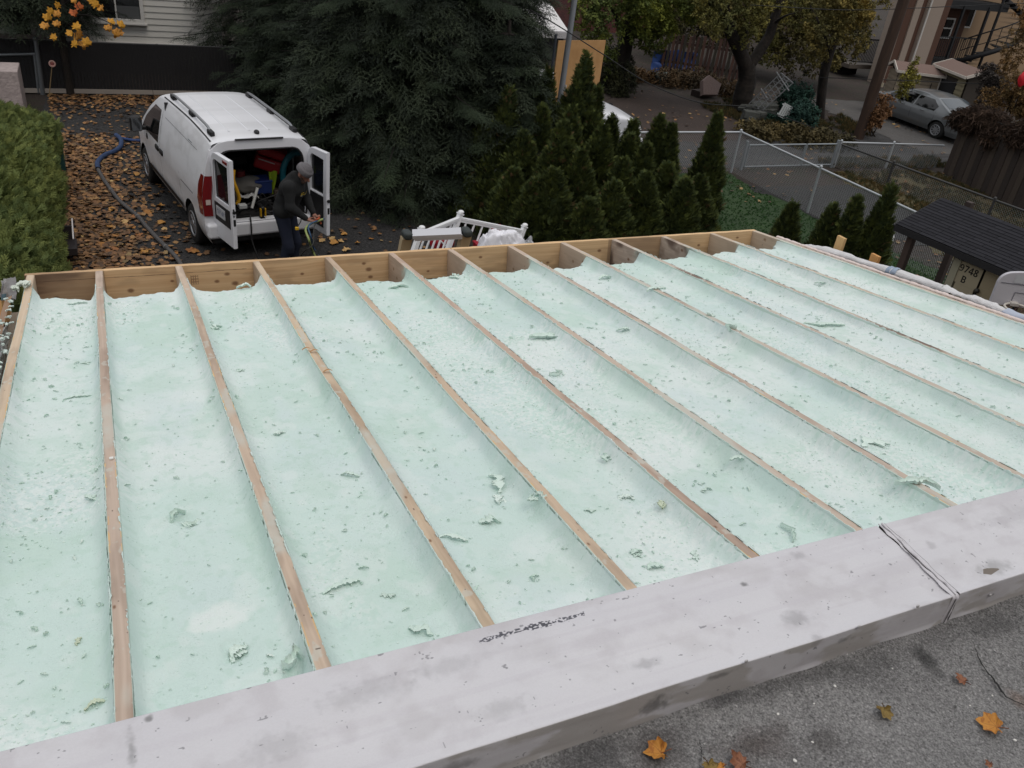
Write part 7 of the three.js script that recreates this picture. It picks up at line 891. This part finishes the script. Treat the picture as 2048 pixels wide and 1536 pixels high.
  // picket fence at the back of the yard
  const pf = thing('picket_fence', 'weathered reddish brown picket fence behind the dirt yard with blue showing through', 'fence'), fa = gp(1318, 143), fb = gp(1482, 168); { const n = 22, cols = [C(70, 48, 42), C(58, 42, 36), C(82, 58, 50), C(52, 48, 40)]; const ms = cols.map(c => std(c, 0.9, { bumpMap: noiseBump, bumpScale: 0.006 })), A = fa.clone(), d = fb.clone().sub(fa); for (let k = 0; k < n; k++) { const p = A.clone().addScaledVector(d, (k + 0.5) / n), h = 1.32 + 0.12 * h2(k, 3, 5); const g = box(d.length() / n * 0.72, h, 0.03, 0, h / 2 + 0.05, 0); g.rotateY(-Math.atan2(d.z, d.x)); g.rotateZ((h2(k, 9, 2) - 0.5) * 0.05); g.translate(p.x, G, p.z); obj('picket', g, ms[(k * 7) % 4], pf); } for (const y of [0.4, 1.1]) obj('fence_rail', bar(fa.clone().setY(G + y).add(V3(0, 0, -0.05)), fb.clone().setY(G + y).add(V3(0, 0, -0.05)), 0.04, 0.09), ms[1], pf); const bt = thing('blue_tarp', 'blue tarp glimpsed through the gaps of the picket fence', 'tarp'), c = fa.clone().lerp(fb, 0.25).add(V3(0, 0.38, -0.45)); obj('tarp', gridGeo(12, 8, (a, b2) => [c.x + (a - 0.5) * 2.0, c.y + (b2 - 0.5) * 0.7 + (fbm(a * 4, b2 * 4, 3, 1831) - 0.5) * 0.2, c.z + (fbm(a * 5, b2 * 5, 3, 1833) - 0.5) * 0.3]), std(C(40, 70, 130), 0.6, two), bt); }
}
// ---------------------------------------------------------------- buildings at the back
{
  const bk = thing('brick_house', 'dark red brick house glimpsed at the top above the leafy tree', 'house'); const z = -32, a = atZ(1185, 40, z), b = atZ(1300, 40, z); obj('wall', box(b.x - a.x + 1.5, 9, 4, (a.x + b.x) / 2, G + 4.5, z - 2), std(0xffffff, 0.9, { map: tileTex(512, 2, (u, v) => { const r = Math.floor(v * 26), x = (u * 9 + (r % 2) * 0.5) % 1, y = (v * 26) % 1; if (y < 0.12 || x < 0.05) return [74, 62, 58]; const n = h2(Math.floor(u * 9 + (r % 2) * 0.5) % 9, r, 5); return [78 + n * 22, 40 + n * 12, 38 + n * 10]; }), bumpMap: noiseBump, bumpScale: 0.01 }), bk); uvBox(bk.children[0].geometry); obj('roof', box(b.x - a.x + 2, 0.3, 5, (a.x + b.x) / 2, G + 9.2, z - 2), std(C(60, 56, 54), 0.9), bk);
  const far = thing('brown_house', 'dim brown house behind the trees at the top centre right', 'house'); const f0 = atZ(1370, 60, -36), f1 = atZ(1640, 60, -36); obj('wall', box(f1.x - f0.x, 9, 4, (f0.x + f1.x) / 2, G + 4.5, -38), std(C(74, 58, 50), 0.9, { bumpMap: noiseBump, bumpScale: 0.02 }), far); obj('roof', box(f1.x - f0.x + 0.6, 0.3, 5, (f0.x + f1.x) / 2, G + 9.2, -38), std(C(50, 48, 46), 0.9), far); for (let k = 0; k < 4; k++) obj('window', box(0.9, 1.4, 0.1, lerp(f0.x, f1.x, 0.15 + 0.23 * k), G + 2.8, -35.97), glassD, far);
  // siding building with alternating pale and brown vertical bands, brick bay and window
  const BZ = -22.5, ap = thing('siding_building', 'apartment building with pale and brown vertical siding bands and a white window', 'building'), X = (x, y) => atZ(x, y, BZ).x, yy = atZ(1790, 128, BZ).y; const pale = std(C(150, 136, 124), 0.85, { bumpMap: noiseBump, bumpScale: 0.004 }), brown = std(C(84, 58, 46), 0.9, { bumpMap: noiseBump, bumpScale: 0.006 });
  const bands = [[1756, 1774, pale, 0.1], [1774, 1792, brown, 0], [1792, 1804, pale, 0.06], [1804, 1814, brown, 0], [1814, 1846, pale, 0.1], [1846, 1862, brown, 0]]; for (const [x0, x1, m, pr] of bands) { const a2 = X(x0, 128), b2 = X(x1, 128); obj(m === pale ? 'siding_band' : 'brick_band', box(b2 - a2, 9.5, 0.4, (a2 + b2) / 2, G + 4.75, BZ - 0.2 + pr), m, ap); }
  const e0 = X(1862, 128), e1 = X(1935, 128); const eT = atZ(1916, 90, BZ - 1.4).x; obj('recess_wall', box(eT - e0, 9.5, 0.4, (e0 + eT) / 2, G + 4.75, BZ - 1.6), brown, ap); obj('side_return', box(0.3, 9.5, 1.6, e0 - 0.15, G + 4.75, BZ - 1.0), brown, ap);
  const dp = thing('downspout', 'white downspout running down the pale band of the siding building', 'downspout'); obj('pipe', rod([X(1822, 110), G + 0.4, BZ + 0.16], [X(1822, 110), G + 9.4, BZ + 0.16], 0.04), std(C(196, 192, 186), 0.5), dp); obj('pipe_elbow', rod([X(1822, 110), G + 0.45, BZ + 0.16], [X(1822, 110) - 0.1, G + 0.2, BZ + 0.3], 0.04), std(C(196, 192, 186), 0.5), dp);
  const w0 = atZ(1872, 74, BZ - 1.4), w1 = atZ(1886, 36, BZ - 1.4), wg = new THREE.Group(); wg.name = 'window'; ap.add(wg); const wt = std(C(196, 194, 190), 0.5), wx = w0.x + 0.35, wy = (w0.y + w1.y) / 2, ww = 0.85, wh = w1.y - w0.y; obj('frame', [box(ww, 0.07, 0.06, wx, w0.y, BZ - 1.36), box(ww, 0.07, 0.06, wx, w1.y, BZ - 1.36), box(ww, 0.05, 0.055, wx, wy, BZ - 1.36), box(0.07, wh - 0.07, 0.06, wx - ww / 2 + 0.035, wy, BZ - 1.361), box(0.07, wh - 0.07, 0.06, wx + ww / 2 - 0.035, wy, BZ - 1.361)], wt, wg); obj('pane', box(ww - 0.1, wh - 0.08, 0.02, wx, wy, BZ - 1.385), glassD, wg);
  // tan building behind the spiral stair
  const tz = -24.6, tb = thing('tan_building', 'plain tan wall behind the black spiral stair at the top right', 'building'), t0 = atZ(1914, 100, -24.3).x, m = std(C(150, 126, 100), 0.9, { bumpMap: noiseBump, bumpScale: 0.004 }); obj('wall', box(9, 10, 0.5, t0 + 4.5, G + 5, tz), m, tb); const ts = new THREE.Group(); ts.name = 'window'; tb.add(ts); const q = atZ(1932, 40, tz + 0.3); obj('frame', [box(0.9, 0.06, 0.06, q.x, q.y - 0.3, tz + 0.27), box(0.06, 0.9, 0.06, q.x - 0.42, q.y + 0.2, tz + 0.271), box(0.06, 0.9, 0.06, q.x + 0.42, q.y + 0.2, tz + 0.271)], wt, ts); obj('pane', box(0.8, 0.9, 0.02, q.x, q.y + 0.2, tz + 0.262), glassD, ts);
  // black balconies and spiral stair
  const iron = std(C(26, 27, 30), 0.7), c = atZ(1972, 95, -22.6), st = thing('spiral_stair', 'black iron spiral staircase against the tan wall', 'staircase', [c.x, G, c.z]); const R = 1.3; obj('pole', rod([0, 0, 0], [0, 7.5, 0], 0.06), iron, st); const rl = [], sg = [], rl2 = []; for (let k = 0; k <= 40; k++) { const a2 = 3.3 - k / 40 * 5.4, y = 0.9 + k / 40 * 3.6, x2 = Math.cos(a2) * R, z2 = Math.sin(a2) * R; sg.push(V3(x2, y, z2)); rl.push(V3(x2, y + 0.95, z2)); rl2.push(V3(x2, y + 0.5, z2)); if (k % 2 === 0) { const g = new THREE.CylinderGeometry(R, R, 0.04, 6, 1, false, 0, 0.34); g.rotateY(Math.PI / 2 - a2 - 0.3); g.translate(0, y, 0); obj('tread', g, iron, st); obj('baluster', rod([x2, y, z2], [x2, y + 0.95, z2], 0.016, 0.016, 5), iron, st); } } obj('stringer', tube(sg, 0.11, 80, 6), iron, st); obj('handrail', [tube(rl, 0.03, 80, 6), tube(rl2, 0.02, 80, 5)], iron, st);
  const rail = (o, a2, b2, h, n) => { obj('handrail', [bar(a2.clone().setY(a2.y + h), b2.clone().setY(b2.y + h), 0.05, 0.05), bar(a2.clone().setY(a2.y + 0.1), b2.clone().setY(b2.y + 0.1), 0.04, 0.04)], iron, o); for (let k = 0; k <= n; k++) { const p = a2.clone().lerp(b2, k / n); obj('baluster', bar(p.clone().setY(p.y + 0.1), p.clone().setY(p.y + h), 0.02, 0.02, V3(1, 0, 0)), iron, o); } };
  const b1 = thing('iron_balcony', 'black iron balcony in the recess right of the siding bands', 'balcony'), p0 = atZ(1862, 120, BZ - 0.1), p1 = atZ(1935, 128, BZ - 0.1); obj('balcony_floor', box(p1.x - p0.x, 0.14, 1.3, (p0.x + p1.x) / 2, p0.y - 0.1, BZ - 0.75), iron, b1); rail(b1, p0, V3(p1.x, p0.y, p1.z), 0.95, 18); const yU = atZ(1900, 8, BZ - 0.1).y; obj('upper_floor', box(p1.x - p0.x + 1.4, 0.3, 1.3, (p0.x + p1.x) / 2 + 0.6, yU, BZ - 0.75), iron, b1); obj('balcony_post', [bar([p0.x + 0.9, p0.y, BZ - 0.1], [p0.x + 0.9, yU, BZ - 0.1], 0.09, 0.09, V3(1, 0, 0)), bar([p1.x + 0.1, p0.y, BZ - 0.1], [p1.x + 0.1, yU, BZ - 0.1], 0.1, 0.1, V3(1, 0, 0))], iron, b1);
  const b3 = thing('iron_balcony', 'black railed balcony left of the utility pole behind leaves', 'balcony'), r0 = atZ(1702, 128, -23.4), r1 = atZ(1745, 128, -23.4); obj('balcony_floor', box(r1.x - r0.x + 0.3, 0.16, 1.2, (r0.x + r1.x) / 2, r0.y - 0.08, -23.9), std(C(88, 80, 72), 0.8), b3); rail(b3, r0, V3(r1.x, r0.y, r0.z), 1.0, 14); obj('lower_wall', box(r1.x - r0.x, r0.y - G, 0.3, (r0.x + r1.x) / 2, (r0.y + G) / 2 - 0.1, -24.3), std(C(40, 36, 36), 0.9), b3);
}
// small garden sheds with siding
function shed(label, o) { // o: corner [x,z] front left, width, depth, wall h, roof rise, turn, open
  const t = thing('garden_shed', label, 'shed', [o.x, G, o.z], o.turn), sm = std(C(...o.col), 0.85, { bumpMap: noiseBump, bumpScale: 0.003 }), rf = std(C(112, 92, 84), 0.9, { bumpMap: noiseBump, bumpScale: 0.008 }), tr = std(C(190, 182, 172), 0.6), { w, d, h, r } = o, st = 0.15;
  obj('inner_wall', box(w - 0.1, h, d - 0.12, 0, h / 2, -d / 2 - 0.02), std(C(60, 54, 48), 0.95), t);
  const row = (y, x0, x1, z, nx) => { const P = [], q = (A, B, Cc, D) => P.push(...A, ...B, ...Cc, ...A, ...Cc, ...D); if (nx === 'z') { q([x0, y, z + 0.025], [x1, y, z + 0.025], [x1, y + st, z], [x0, y + st, z]); q([x0, y, z], [x1, y, z], [x1, y, z + 0.025], [x0, y, z + 0.025]); } else { const X = z; q([X - 0.025, y, x1], [X - 0.025, y, x0], [X, y + st, x0], [X, y + st, x1]); q([X, y, x1], [X, y, x0], [X - 0.025, y, x0], [X - 0.025, y, x1]); } return tris(P); };
  for (let k = 0; k < Math.floor(h / st); k++) { if (!o.open || k * st > h - 0.32) obj('siding_board', row(k * st, -w / 2, w / 2, 0, 'z'), sm, t); else obj('siding_board', row(k * st, w / 2 - 0.5, w / 2, 0, 'z'), sm, t); obj('siding_board', row(k * st, -d, 0, -w / 2, 'x'), sm, t); }
  if (o.open) obj('opening_shade_panel', box(w - 0.55, h - 0.34, 0.05, -0.25, (h - 0.34) / 2, 0.0), std(C(18, 18, 20), 0.95), t); else { obj('door_edge', [box(0.03, h - 0.3, 0.02, -w * 0.28, (h - 0.3) / 2, 0.035), box(0.03, h - 0.3, 0.02, w * 0.32, (h - 0.3) / 2, 0.035)], std(C(50, 42, 38), 0.8), t); obj('corner_trim', box(0.09, h, 0.05, w / 2 + 0.02, h / 2, 0.01), tr, t); }  // solid near-black panel paints the shade inside the open front
  const ov = 0.12; obj('roof_panel', bar([0, h - 0.03, ov], [0, h + r, -d / 2], w + 2 * ov, 0.05), rf, t); obj('roof_panel', bar([0, h + r, -d / 2], [0, h - 0.03, -d - ov], w + 2 * ov, 0.05), rf, t);
  for (const s of [-1, 1]) { const gsh = new THREE.Shape([[0, h], [-d, h], [-d / 2, h + r - 0.04]].map(q => new THREE.Vector2(...q))); const g = new THREE.ExtrudeGeometry(gsh, { depth: 0.04, bevelEnabled: false }); g.rotateY(-Math.PI / 2); g.rotateY(Math.PI); const gg = new THREE.BufferGeometry(); obj('gable', tris([s * w / 2, h, 0, s * w / 2, h, -d, s * w / 2, h + r - 0.03, -d / 2]), std(C(...o.col), 0.85, two), t); obj('rake_trim', [bar([s * (w / 2 + ov), h - 0.03, ov], [s * (w / 2 + ov), h + r, -d / 2], 0.03, 0.09), bar([s * (w / 2 + ov), h + r, -d / 2], [s * (w / 2 + ov), h - 0.03, -d - ov], 0.03, 0.09)], tr, t); }
  obj('eave_trim', box(w + 2 * ov, 0.08, 0.03, 0, h - 0.04, ov + 0.02), tr, t); return t; }
{
  const D = 34, p = at(1800, 144, D), q = at(1884, 146, D + 0.6), mid = p.clone().lerp(q, 0.5), w = Math.hypot(q.x - p.x, q.z - p.z); shed('small shed with horizontal siding and pale trim, left of the two behind the silver car', { x: mid.x, z: mid.z, turn: -Math.atan2(q.z - p.z, q.x - p.x) - 0.1, w, d: 1.0, h: Math.max(0.8, mid.y - G), r: 0.2, col: [128, 116, 100] });
  const p2 = at(1876, 132, D + 1.0), q2 = at(1938, 150, D - 0.8), m2 = p2.clone().lerp(q2, 0.5), w2 = Math.hypot(q2.x - p2.x, q2.z - p2.z); shed('small open fronted shed with pinkish roof, right of the two behind the silver car', { x: m2.x, z: m2.z, turn: -Math.atan2(q2.z - p2.z, q2.x - p2.x), w: w2, d: 1.0, h: Math.max(0.8, m2.y - G), r: 0.2, col: [120, 112, 88], open: true });
}
// ---------------------------------------------------------------- silver sedan
{
  const rw = gp(1862, 276), fw = gp(1771, 241), dir = fw.clone().sub(rw).setY(0).normalize(); const turn = Math.atan2(-dir.x, -dir.z), t = thing('silver_sedan', 'silver grey sedan parked by the small sheds beyond the utility pole', 'car'); t.rotation.y = turn;
  const rgt = V3(Math.cos(turn), 0, -Math.sin(turn)); t.scale.set(0.95, 0.82, 0.98); t.position.copy(rw).addScaledVector(rgt, 0.86).addScaledVector(dir, -0.95).setY(G);
  const sil = new THREE.MeshPhysicalMaterial({ color: C(108, 112, 115), metalness: 0.4, roughness: 0.35, clearcoat: 0.8, clearcoatRoughness: 0.1, side: THREE.DoubleSide });
  const top = s => PL([[0, 0.72], [0.06, 0.95], [0.45, 1.06], [0.75, 1.12], [1.5, 1.4], [2.1, 1.465], [2.7, 1.44], [3.1, 1.32], [3.75, 1.0], [4.3, 0.9], [4.55, 0.78], [4.66, 0.5]], s), half = (y, s) => PL([[0.22, 0.8], [0.4, 0.88], [0.62, 0.895], [0.86, 0.87], [0.95, 0.83], [1.2, 0.7], [1.36, 0.57], [1.47, 0.4]], y) * PL([[0, 0.86], [0.3, 0.97], [0.8, 1], [3.7, 1], [4.3, 0.92], [4.66, 0.7]], s);
  const S = carShell({ len: 4.66, y0: 0.22, top, half, edge: s => PL([[0, 0.88], [1.3, 0.93], [3.2, 0.93], [3.8, 0.86], [4.66, 0.85]], s), wheels: [0.95, 3.65], wy: 0.32, wr: 0.37, ns: 110 }); obj('body', S.g, sil, t); obj('chassis', box(1.4, 0.15, 4, 0, 0.27, -2.3), black, t);
  for (const sg of [-1, 1]) { for (const s of [0.95, 3.65]) wheel(t, sg * 0.78, 0.315, -s, 0.315, 0.2, sg, 9); obj('side_window', sidePatch(S, sg, [[0.94, 1.3, 2.2], [1.12, 1.25, 2.2], [1.3, 1.6, 2.22]], 0.006), glassD, t); obj('side_window', sidePatch(S, sg, [[0.94, 2.26, 3.55], [1.1, 2.27, 3.32], [1.3, 2.28, 2.9]], 0.006), glassD, t); obj('door_handle', [1.75, 2.65].map(s => { const q = S.side(sg, 0.84, s, 0.015); return box(0.03, 0.035, 0.16, q[0], q[1], q[2], 0.01); }), sil, t); obj('panel_seam', [2.23, 3.3, 1.2].map(s => sidePatch(S, sg, [[0.34, s, s + 0.01], [0.92, s, s + 0.01]], 0.003, 1)), std(C(50, 52, 54), 0.8), t); obj('tail_lamp', sidePatch(S, sg, [[0.78, 0.02, 0.3], [0.92, 0.1, 0.34]], 0.01), redLens, t); const mq = S.side(sg, 0.98, 3.35, 0.08); obj('mirror', box(0.12, 0.12, 0.1, mq[0], mq[1], mq[2], 0.03), sil, t); }
  obj('rear_window', gridGeo(12, 8, (a, b) => S.roofPt(lerp(-0.88, 0.88, a), lerp(0.85, 1.45, b), 0.008)), new THREE.MeshPhysicalMaterial({ color: C(70, 78, 84), roughness: 0.08, side: THREE.DoubleSide }), t); obj('windscreen', gridGeo(12, 8, (a, b) => S.roofPt(lerp(-0.9, 0.9, a), lerp(2.95, 3.68, b), 0.008)), glassD, t); obj('rear_bumper', box(1.5, 0.22, 0.14, 0, 0.5, -0.02, 0.06), sil, t); obj('spoiler', box(1.2, 0.02, 0.1, 0, 1.09, -0.42, 0.008), sil, t);
}
// ---------------------------------------------------------------- wooden fence and dead vine at the right
{
  const f = thing('board_fence', 'grey brown board fence overgrown with dead vine at the right edge', 'fence'), a = gp(1886, 346), b = gp(2140, 480), d = b.clone().sub(a), n = 24, ms = [C(62, 52, 46), C(52, 44, 40), C(72, 62, 54)].map(c => std(c, 0.9, { bumpMap: noiseBump, bumpScale: 0.008 }));
  for (let k = 0; k < n; k++) { const p = a.clone().addScaledVector(d, (k + 0.5) / n), h = 1.5 + 0.1 * h2(k, 4, 6), g = box(d.length() / n * 0.9, h, 0.03, 0, h / 2, 0.01 * (k % 2)); g.rotateY(-Math.atan2(d.z, d.x)); g.translate(p.x, G, p.z); obj('fence_board', g, ms[(k * 5) % 3], f); }
  obj('fence_rail', bar(a.clone().setY(G + 1.2).add(V3(0.06, 0, -0.03)), b.clone().setY(G + 1.2).add(V3(0.06, 0, -0.03)), 0.04, 0.09), ms[1], f);
  const v = thing('dead_vine', 'tangle of dead brown vine hanging over the board fence', 'vine', a.clone().lerp(b, 0.4).setY(G)), L = p => p.clone().sub(v.position), q = t => a.clone().lerp(b, t); obj('stem', taper([L(q(0.1)), L(q(0.12)).add(V3(0.1, 0.8, -0.1)), L(q(0.2)).add(V3(0, 1.6, -0.05)), L(q(0.6)).add(V3(0, 1.6, 0))], 0.03, 0.012), M_bark, v);
  const bl = []; for (let k = 0; k < 9; k++) { const p = L(q(0.0 + k * 0.1)); bl.push([p.x + 0.1, 1.42 + 0.12 * (k % 3), p.z, 0.4, 0.2 + 0.12 * (k % 2), 0.4]); } shrubBlob(v, 'tangle', bl, 2600, [TWG], colMix([46, 36, 30], [92, 70, 54]), 0.2); shrubBlob(v, 'dead_leaves', bl, 2600, CLU, colMix([62, 46, 34], [112, 82, 56]), 0.08);
}
// ---------------------------------------------------------------- black roofed shed with the numbered door, and the basketball hoop
{
  const t = thing('black_roofed_shed', 'lean-to shed with black shingle roof and cream numbered doors at the right', 'shed');
  const EY = G + 2.0, fl = onY(1792, 448, EY), fr = onY(2048, 556, EY), bl = onY(1884, 396, EY + 0.42), ex = fr.clone().sub(fl).normalize(), fr2 = fl.clone().addScaledVector(ex, 5.2), br = bl.clone().addScaledVector(ex, 5.2), rows = 14, sm = [0, 1, 2].map(i => std(C(30 + i * 4, 30 + i * 4, 36 + i * 4), 0.9, { bumpMap: fineBump, bumpScale: 0.004 }));
  const nrm = ex.clone().cross(bl.clone().sub(fl)).normalize(); if (nrm.y < 0) nrm.negate();
  for (let r = 0; r < rows; r++) { const a = fl.clone().lerp(bl, r / rows), b = fl.clone().lerp(bl, (r + 1.12) / rows), L = 5.2, nn = 14; for (let k = 0; k < nn; k++) { const s0 = Math.max(0, L * (k - (r % 2) * 0.5) / nn), s1 = Math.min(L, L * (k + 1 - (r % 2) * 0.5) / nn - 0.006); if (s1 <= s0) continue; const q = (p, s, h) => p.clone().addScaledVector(ex, s).addScaledVector(nrm, h).toArray(); const A = q(a, s0, 0.011), B = q(a, s1, 0.011), Cc = q(b, s1, 0.004), Dd = q(b, s0, 0.004), A2 = q(a, s0, 0.0), B2 = q(a, s1, 0.0); obj('shingle', tris([...A, ...B, ...Cc, ...A, ...Cc, ...Dd, ...A2, ...B2, ...B, ...A2, ...B, ...A]), sm[(r + k * 2) % 3], t); } }
  const deckG = new THREE.BufferGeometry(); { const q = (p, h) => p.clone().addScaledVector(nrm, h).toArray(); const a = q(fl, 0), b = q(fr2, 0), c = q(br, 0), d = q(bl, 0), e = q(fl, -0.05), f = q(fr2, -0.05), g = q(br, -0.05), h = q(bl, -0.05); obj('roof_deck', tris([...a, ...b, ...c, ...a, ...c, ...d, ...e, ...g, ...f, ...e, ...h, ...g, ...a, ...e, ...f, ...a, ...f, ...b, ...d, ...h, ...e, ...d, ...e, ...a]), std(C(34, 33, 36), 0.9, two), t); }
  obj('fascia', [bar(fl.clone().add(V3(0, -0.05, 0)), fr2.clone().add(V3(0, -0.05, 0)), 0.03, 0.085), bar(fl.clone().add(V3(0, -0.05, 0)), bl.clone().add(V3(0, -0.05, 0)), 0.03, 0.085)], std(C(30, 29, 31), 0.8), t);
  const onV = (px, py, O, N) => { const d = ray(px, py), s = O.clone().sub(camera.position).dot(N) / d.dot(N); return camera.position.clone().addScaledVector(d, s); };
  const back = V3(-ex.z, 0, ex.x); if (back.dot(bl.clone().sub(fl)) < 0) back.negate(); const wo = fl.clone().addScaledVector(back, 0.12), fn = back.clone().negate();
  const c0 = onV(1826, 470, wo, back), post = V3(c0.x, 0, c0.z); obj('corner_post', bar(post.clone().setY(G), post.clone().setY(EY - 0.05), 0.09, 0.09, ex), std(C(70, 56, 50), 0.85), t); const bp = post.clone().addScaledVector(back, 1.1); obj('corner_post', bar(bp.clone().setY(G), bp.clone().setY(EY + 0.3), 0.09, 0.09, ex), std(C(60, 50, 46), 0.85), t);
  const d0 = onV(1913, 512, wo, back), d1 = onV(1968, 540, wo, back), s0 = d0.clone().sub(wo).dot(ex), s1 = d1.clone().sub(wo).dot(ex), cream = std(C(158, 148, 124), 0.8, { bumpMap: noiseBump, bumpScale: 0.003 }), dkm = std(C(40, 34, 28), 0.9);
  const wq = (s, y, o = 0) => wo.clone().addScaledVector(ex, s).addScaledVector(fn, o).setY(y), dt = EY - 0.14;
  obj('wall', bar(wq(s0 - 0.02, G + 1.0, -0.1), wq(5.1, G + 1.0, -0.1), 0.06, 1.96), dkm, t); obj('side_wall', bar(wq(s0 - 0.05, G + 1.05, -0.1), wq(s0 - 0.05, G + 1.05, -1.0), 0.05, 2.1), std(C(52, 48, 46), 0.9), t);
  obj('door_jamb', bar(wq(s0 + 0.05, G, 0), wq(s0 + 0.05, dt, 0), 0.1, 0.05, fn), std(C(150, 146, 126), 0.8), t);
  const dr = new THREE.Group(); dr.name = 'door'; t.add(dr); const dl = s0 + 0.12, dw = s1 - s0 - 0.14, ph = 0.205; for (let k = 0; k < 10; k++) { const y0 = dt - ph * (k + 1), hh = k === 0 ? ph : ph; const plain = k < 2; obj('door_plank', bar(wq(dl, y0 + hh / 2, -0.01), wq(dl + dw, y0 + hh / 2, -0.01), 0.03, plain ? hh - 0.001 * k : hh - 0.014), cream, dr); }
  const d2 = new THREE.Group(); d2.name = 'door'; t.add(d2); obj('door_leaf', bar(wq(s1 + 0.03, G + 1.0, -0.015), wq(s1 + 1.0, G + 1.0, -0.015), 0.03, 1.9), std(C(146, 134, 108), 0.8, { bumpMap: noiseBump, bumpScale: 0.004 }), d2); for (const [x, y] of [[1956, 581], [1950, 594]]) { const p = onV(x, y, wo, back).addScaledVector(fn, 0.03); const g = new THREE.SphereGeometry(0.035, 12, 8); g.translate(p.x, p.y, p.z); obj('door_knob', g, std(C(44, 42, 36), 0.5), d2); } obj('door_leaf', bar(wq(s1 + 1.03, G + 1.0, -0.015), wq(5.1, G + 1.0, -0.015), 0.03, 1.9), std(C(146, 134, 108), 0.8), t);
  // house number
  const cc = document.createElement('canvas'); cc.width = 256; cc.height = 192; const cx = cc.getContext('2d'); cx.fillStyle = 'rgb(158,148,124)'; cx.fillRect(0, 0, 256, 192); cx.fillStyle = 'rgb(30,26,22)'; cx.font = 'bold 88px sans-serif'; cx.textAlign = 'center'; cx.fillText('9748', 128, 84); cx.fillText('B', 112, 176); const ct = new THREE.CanvasTexture(cc); ct.colorSpace = THREE.SRGBColorSpace;
  const nc = onV(1935, 550, wo, back), sN = nc.clone().sub(wo).dot(ex), up = V3(0, 1, 0); const ng = new THREE.PlaneGeometry(0.36, 0.29); ng.applyMatrix4(new THREE.Matrix4().makeBasis(ex, up, ex.clone().cross(up))); const pp = wq(sN, nc.y, 0.009); ng.translate(pp.x, pp.y, pp.z); obj('house_number', ng, std(0xffffff, 0.8, { map: ct, ...two }), t);
  // basketball hoop
  const hb = thing('basketball_hoop', 'white basketball backboard with hoop at the right edge before the cream doors', 'basketball hoop'), bc = at(2050, 582, 12); hb.position.copy(bc); hb.rotation.y = -0.5; const sh = new THREE.Shape(); sh.moveTo(-0.36, -0.2); sh.lineTo(-0.37, 0.08); sh.quadraticCurveTo(-0.36, 0.2, -0.22, 0.22); sh.quadraticCurveTo(0, 0.26, 0.22, 0.22); sh.quadraticCurveTo(0.36, 0.2, 0.37, 0.08); sh.lineTo(0.36, -0.2); sh.lineTo(-0.36, -0.2); const bg = new THREE.ExtrudeGeometry(sh, { depth: 0.03, bevelSize: 0.008, bevelThickness: 0.008, bevelSegments: 2 }); obj('backboard', bg, std(C(196, 194, 200), 0.5), hb);
  const hc = document.createElement('canvas'); hc.width = 256; hc.height = 64; const hx = hc.getContext('2d'); hx.fillStyle = 'rgb(196,198,202)'; hx.fillRect(0, 0, 256, 64); hx.fillStyle = 'rgb(120,150,156)'; hx.fillRect(70, 12, 150, 44); hx.fillStyle = 'rgb(60,64,70)'; hx.font = 'bold 38px sans-serif'; for (const [x, y, w, h] of [[84, 18, 8, 32], [92, 18, 18, 7], [116, 22, 8, 28], [124, 34, 14, 7], [144, 22, 22, 8], [146, 40, 20, 8], [172, 20, 8, 30], [184, 26, 14, 22]]) hx.fillRect(x, y, w, h); const ht = new THREE.CanvasTexture(hc); ht.colorSpace = THREE.SRGBColorSpace; const lg = new THREE.PlaneGeometry(0.44, 0.1); lg.translate(0.02, 0.15, 0.0425); obj('board_print', lg, std(0xffffff, 0.6, { map: ht }), hb); obj('board_line', [box(0.68, 0.008, 0.004, 0, 0.085, 0.041), box(0.26, 0.008, 0.004, 0, -0.02, 0.041), box(0.008, 0.14, 0.004, -0.13, -0.09, 0.041), box(0.008, 0.14, 0.004, 0.13, -0.09, 0.041)], std(C(120, 120, 128), 0.6), hb);
  const tr = new THREE.TorusGeometry(0.165, 0.014, 8, 32); tr.rotateX(Math.PI / 2); tr.translate(-0.1, -0.16, 0.22); obj('hoop', tr, std(C(206, 200, 190), 0.5), hb); obj('hoop_bracket', box(0.1, 0.05, 0.07, -0.1, -0.16, 0.06, 0.01), std(C(190, 184, 178), 0.5), hb); const nt = []; for (let k = 0; k < 12; k++) { const a1 = k / 12 * 6.283, a2 = (k + 1) / 12 * 6.283, f = (a, r, y) => V3(-0.1 + Math.cos(a) * r, y, 0.22 + Math.sin(a) * r); nt.push(rod(f(a1, 0.16, -0.165), f(a2, 0.13, -0.26), 0.004, 0.004, 4), rod(f(a2, 0.16, -0.165), f(a1, 0.13, -0.26), 0.004, 0.004, 4), rod(f(a1, 0.13, -0.26), f(a2, 0.1, -0.36), 0.004, 0.004, 4), rod(f(a2, 0.13, -0.26), f(a1, 0.1, -0.36), 0.004, 0.004, 4)); } obj('net', nt, std(C(110, 84, 76), 0.8), hb); obj('hoop_pole', rod([0, -0.2, -0.04], [0, G - bc.y, -0.1], 0.035), std(C(40, 40, 44), 0.5), hb); obj('hoop_base', box(0.5, 0.14, 0.6, 0, G - bc.y + 0.07, -0.1, 0.04), std(C(40, 40, 44), 0.6), hb);
  // strip of white plastic lying under the largest small cedar
  const ws = thing('white_plastic', 'curved piece of white plastic lying beside the largest small cedar', 'plastic'); obj('plastic', tube([gp(1780, 462, 0.03), gp(1784, 472, 0.04), gp(1781, 482, 0.04), gp(1776, 488, 0.03)], 0.05, 16, 7), std(C(196, 198, 200), 0.6), ws);
}
// ---------------------------------------------------------------- render
scene.traverse(o => { if (o.isMesh) { o.castShadow = true; o.receiveShadow = true; } });
renderer.render(scene, camera);
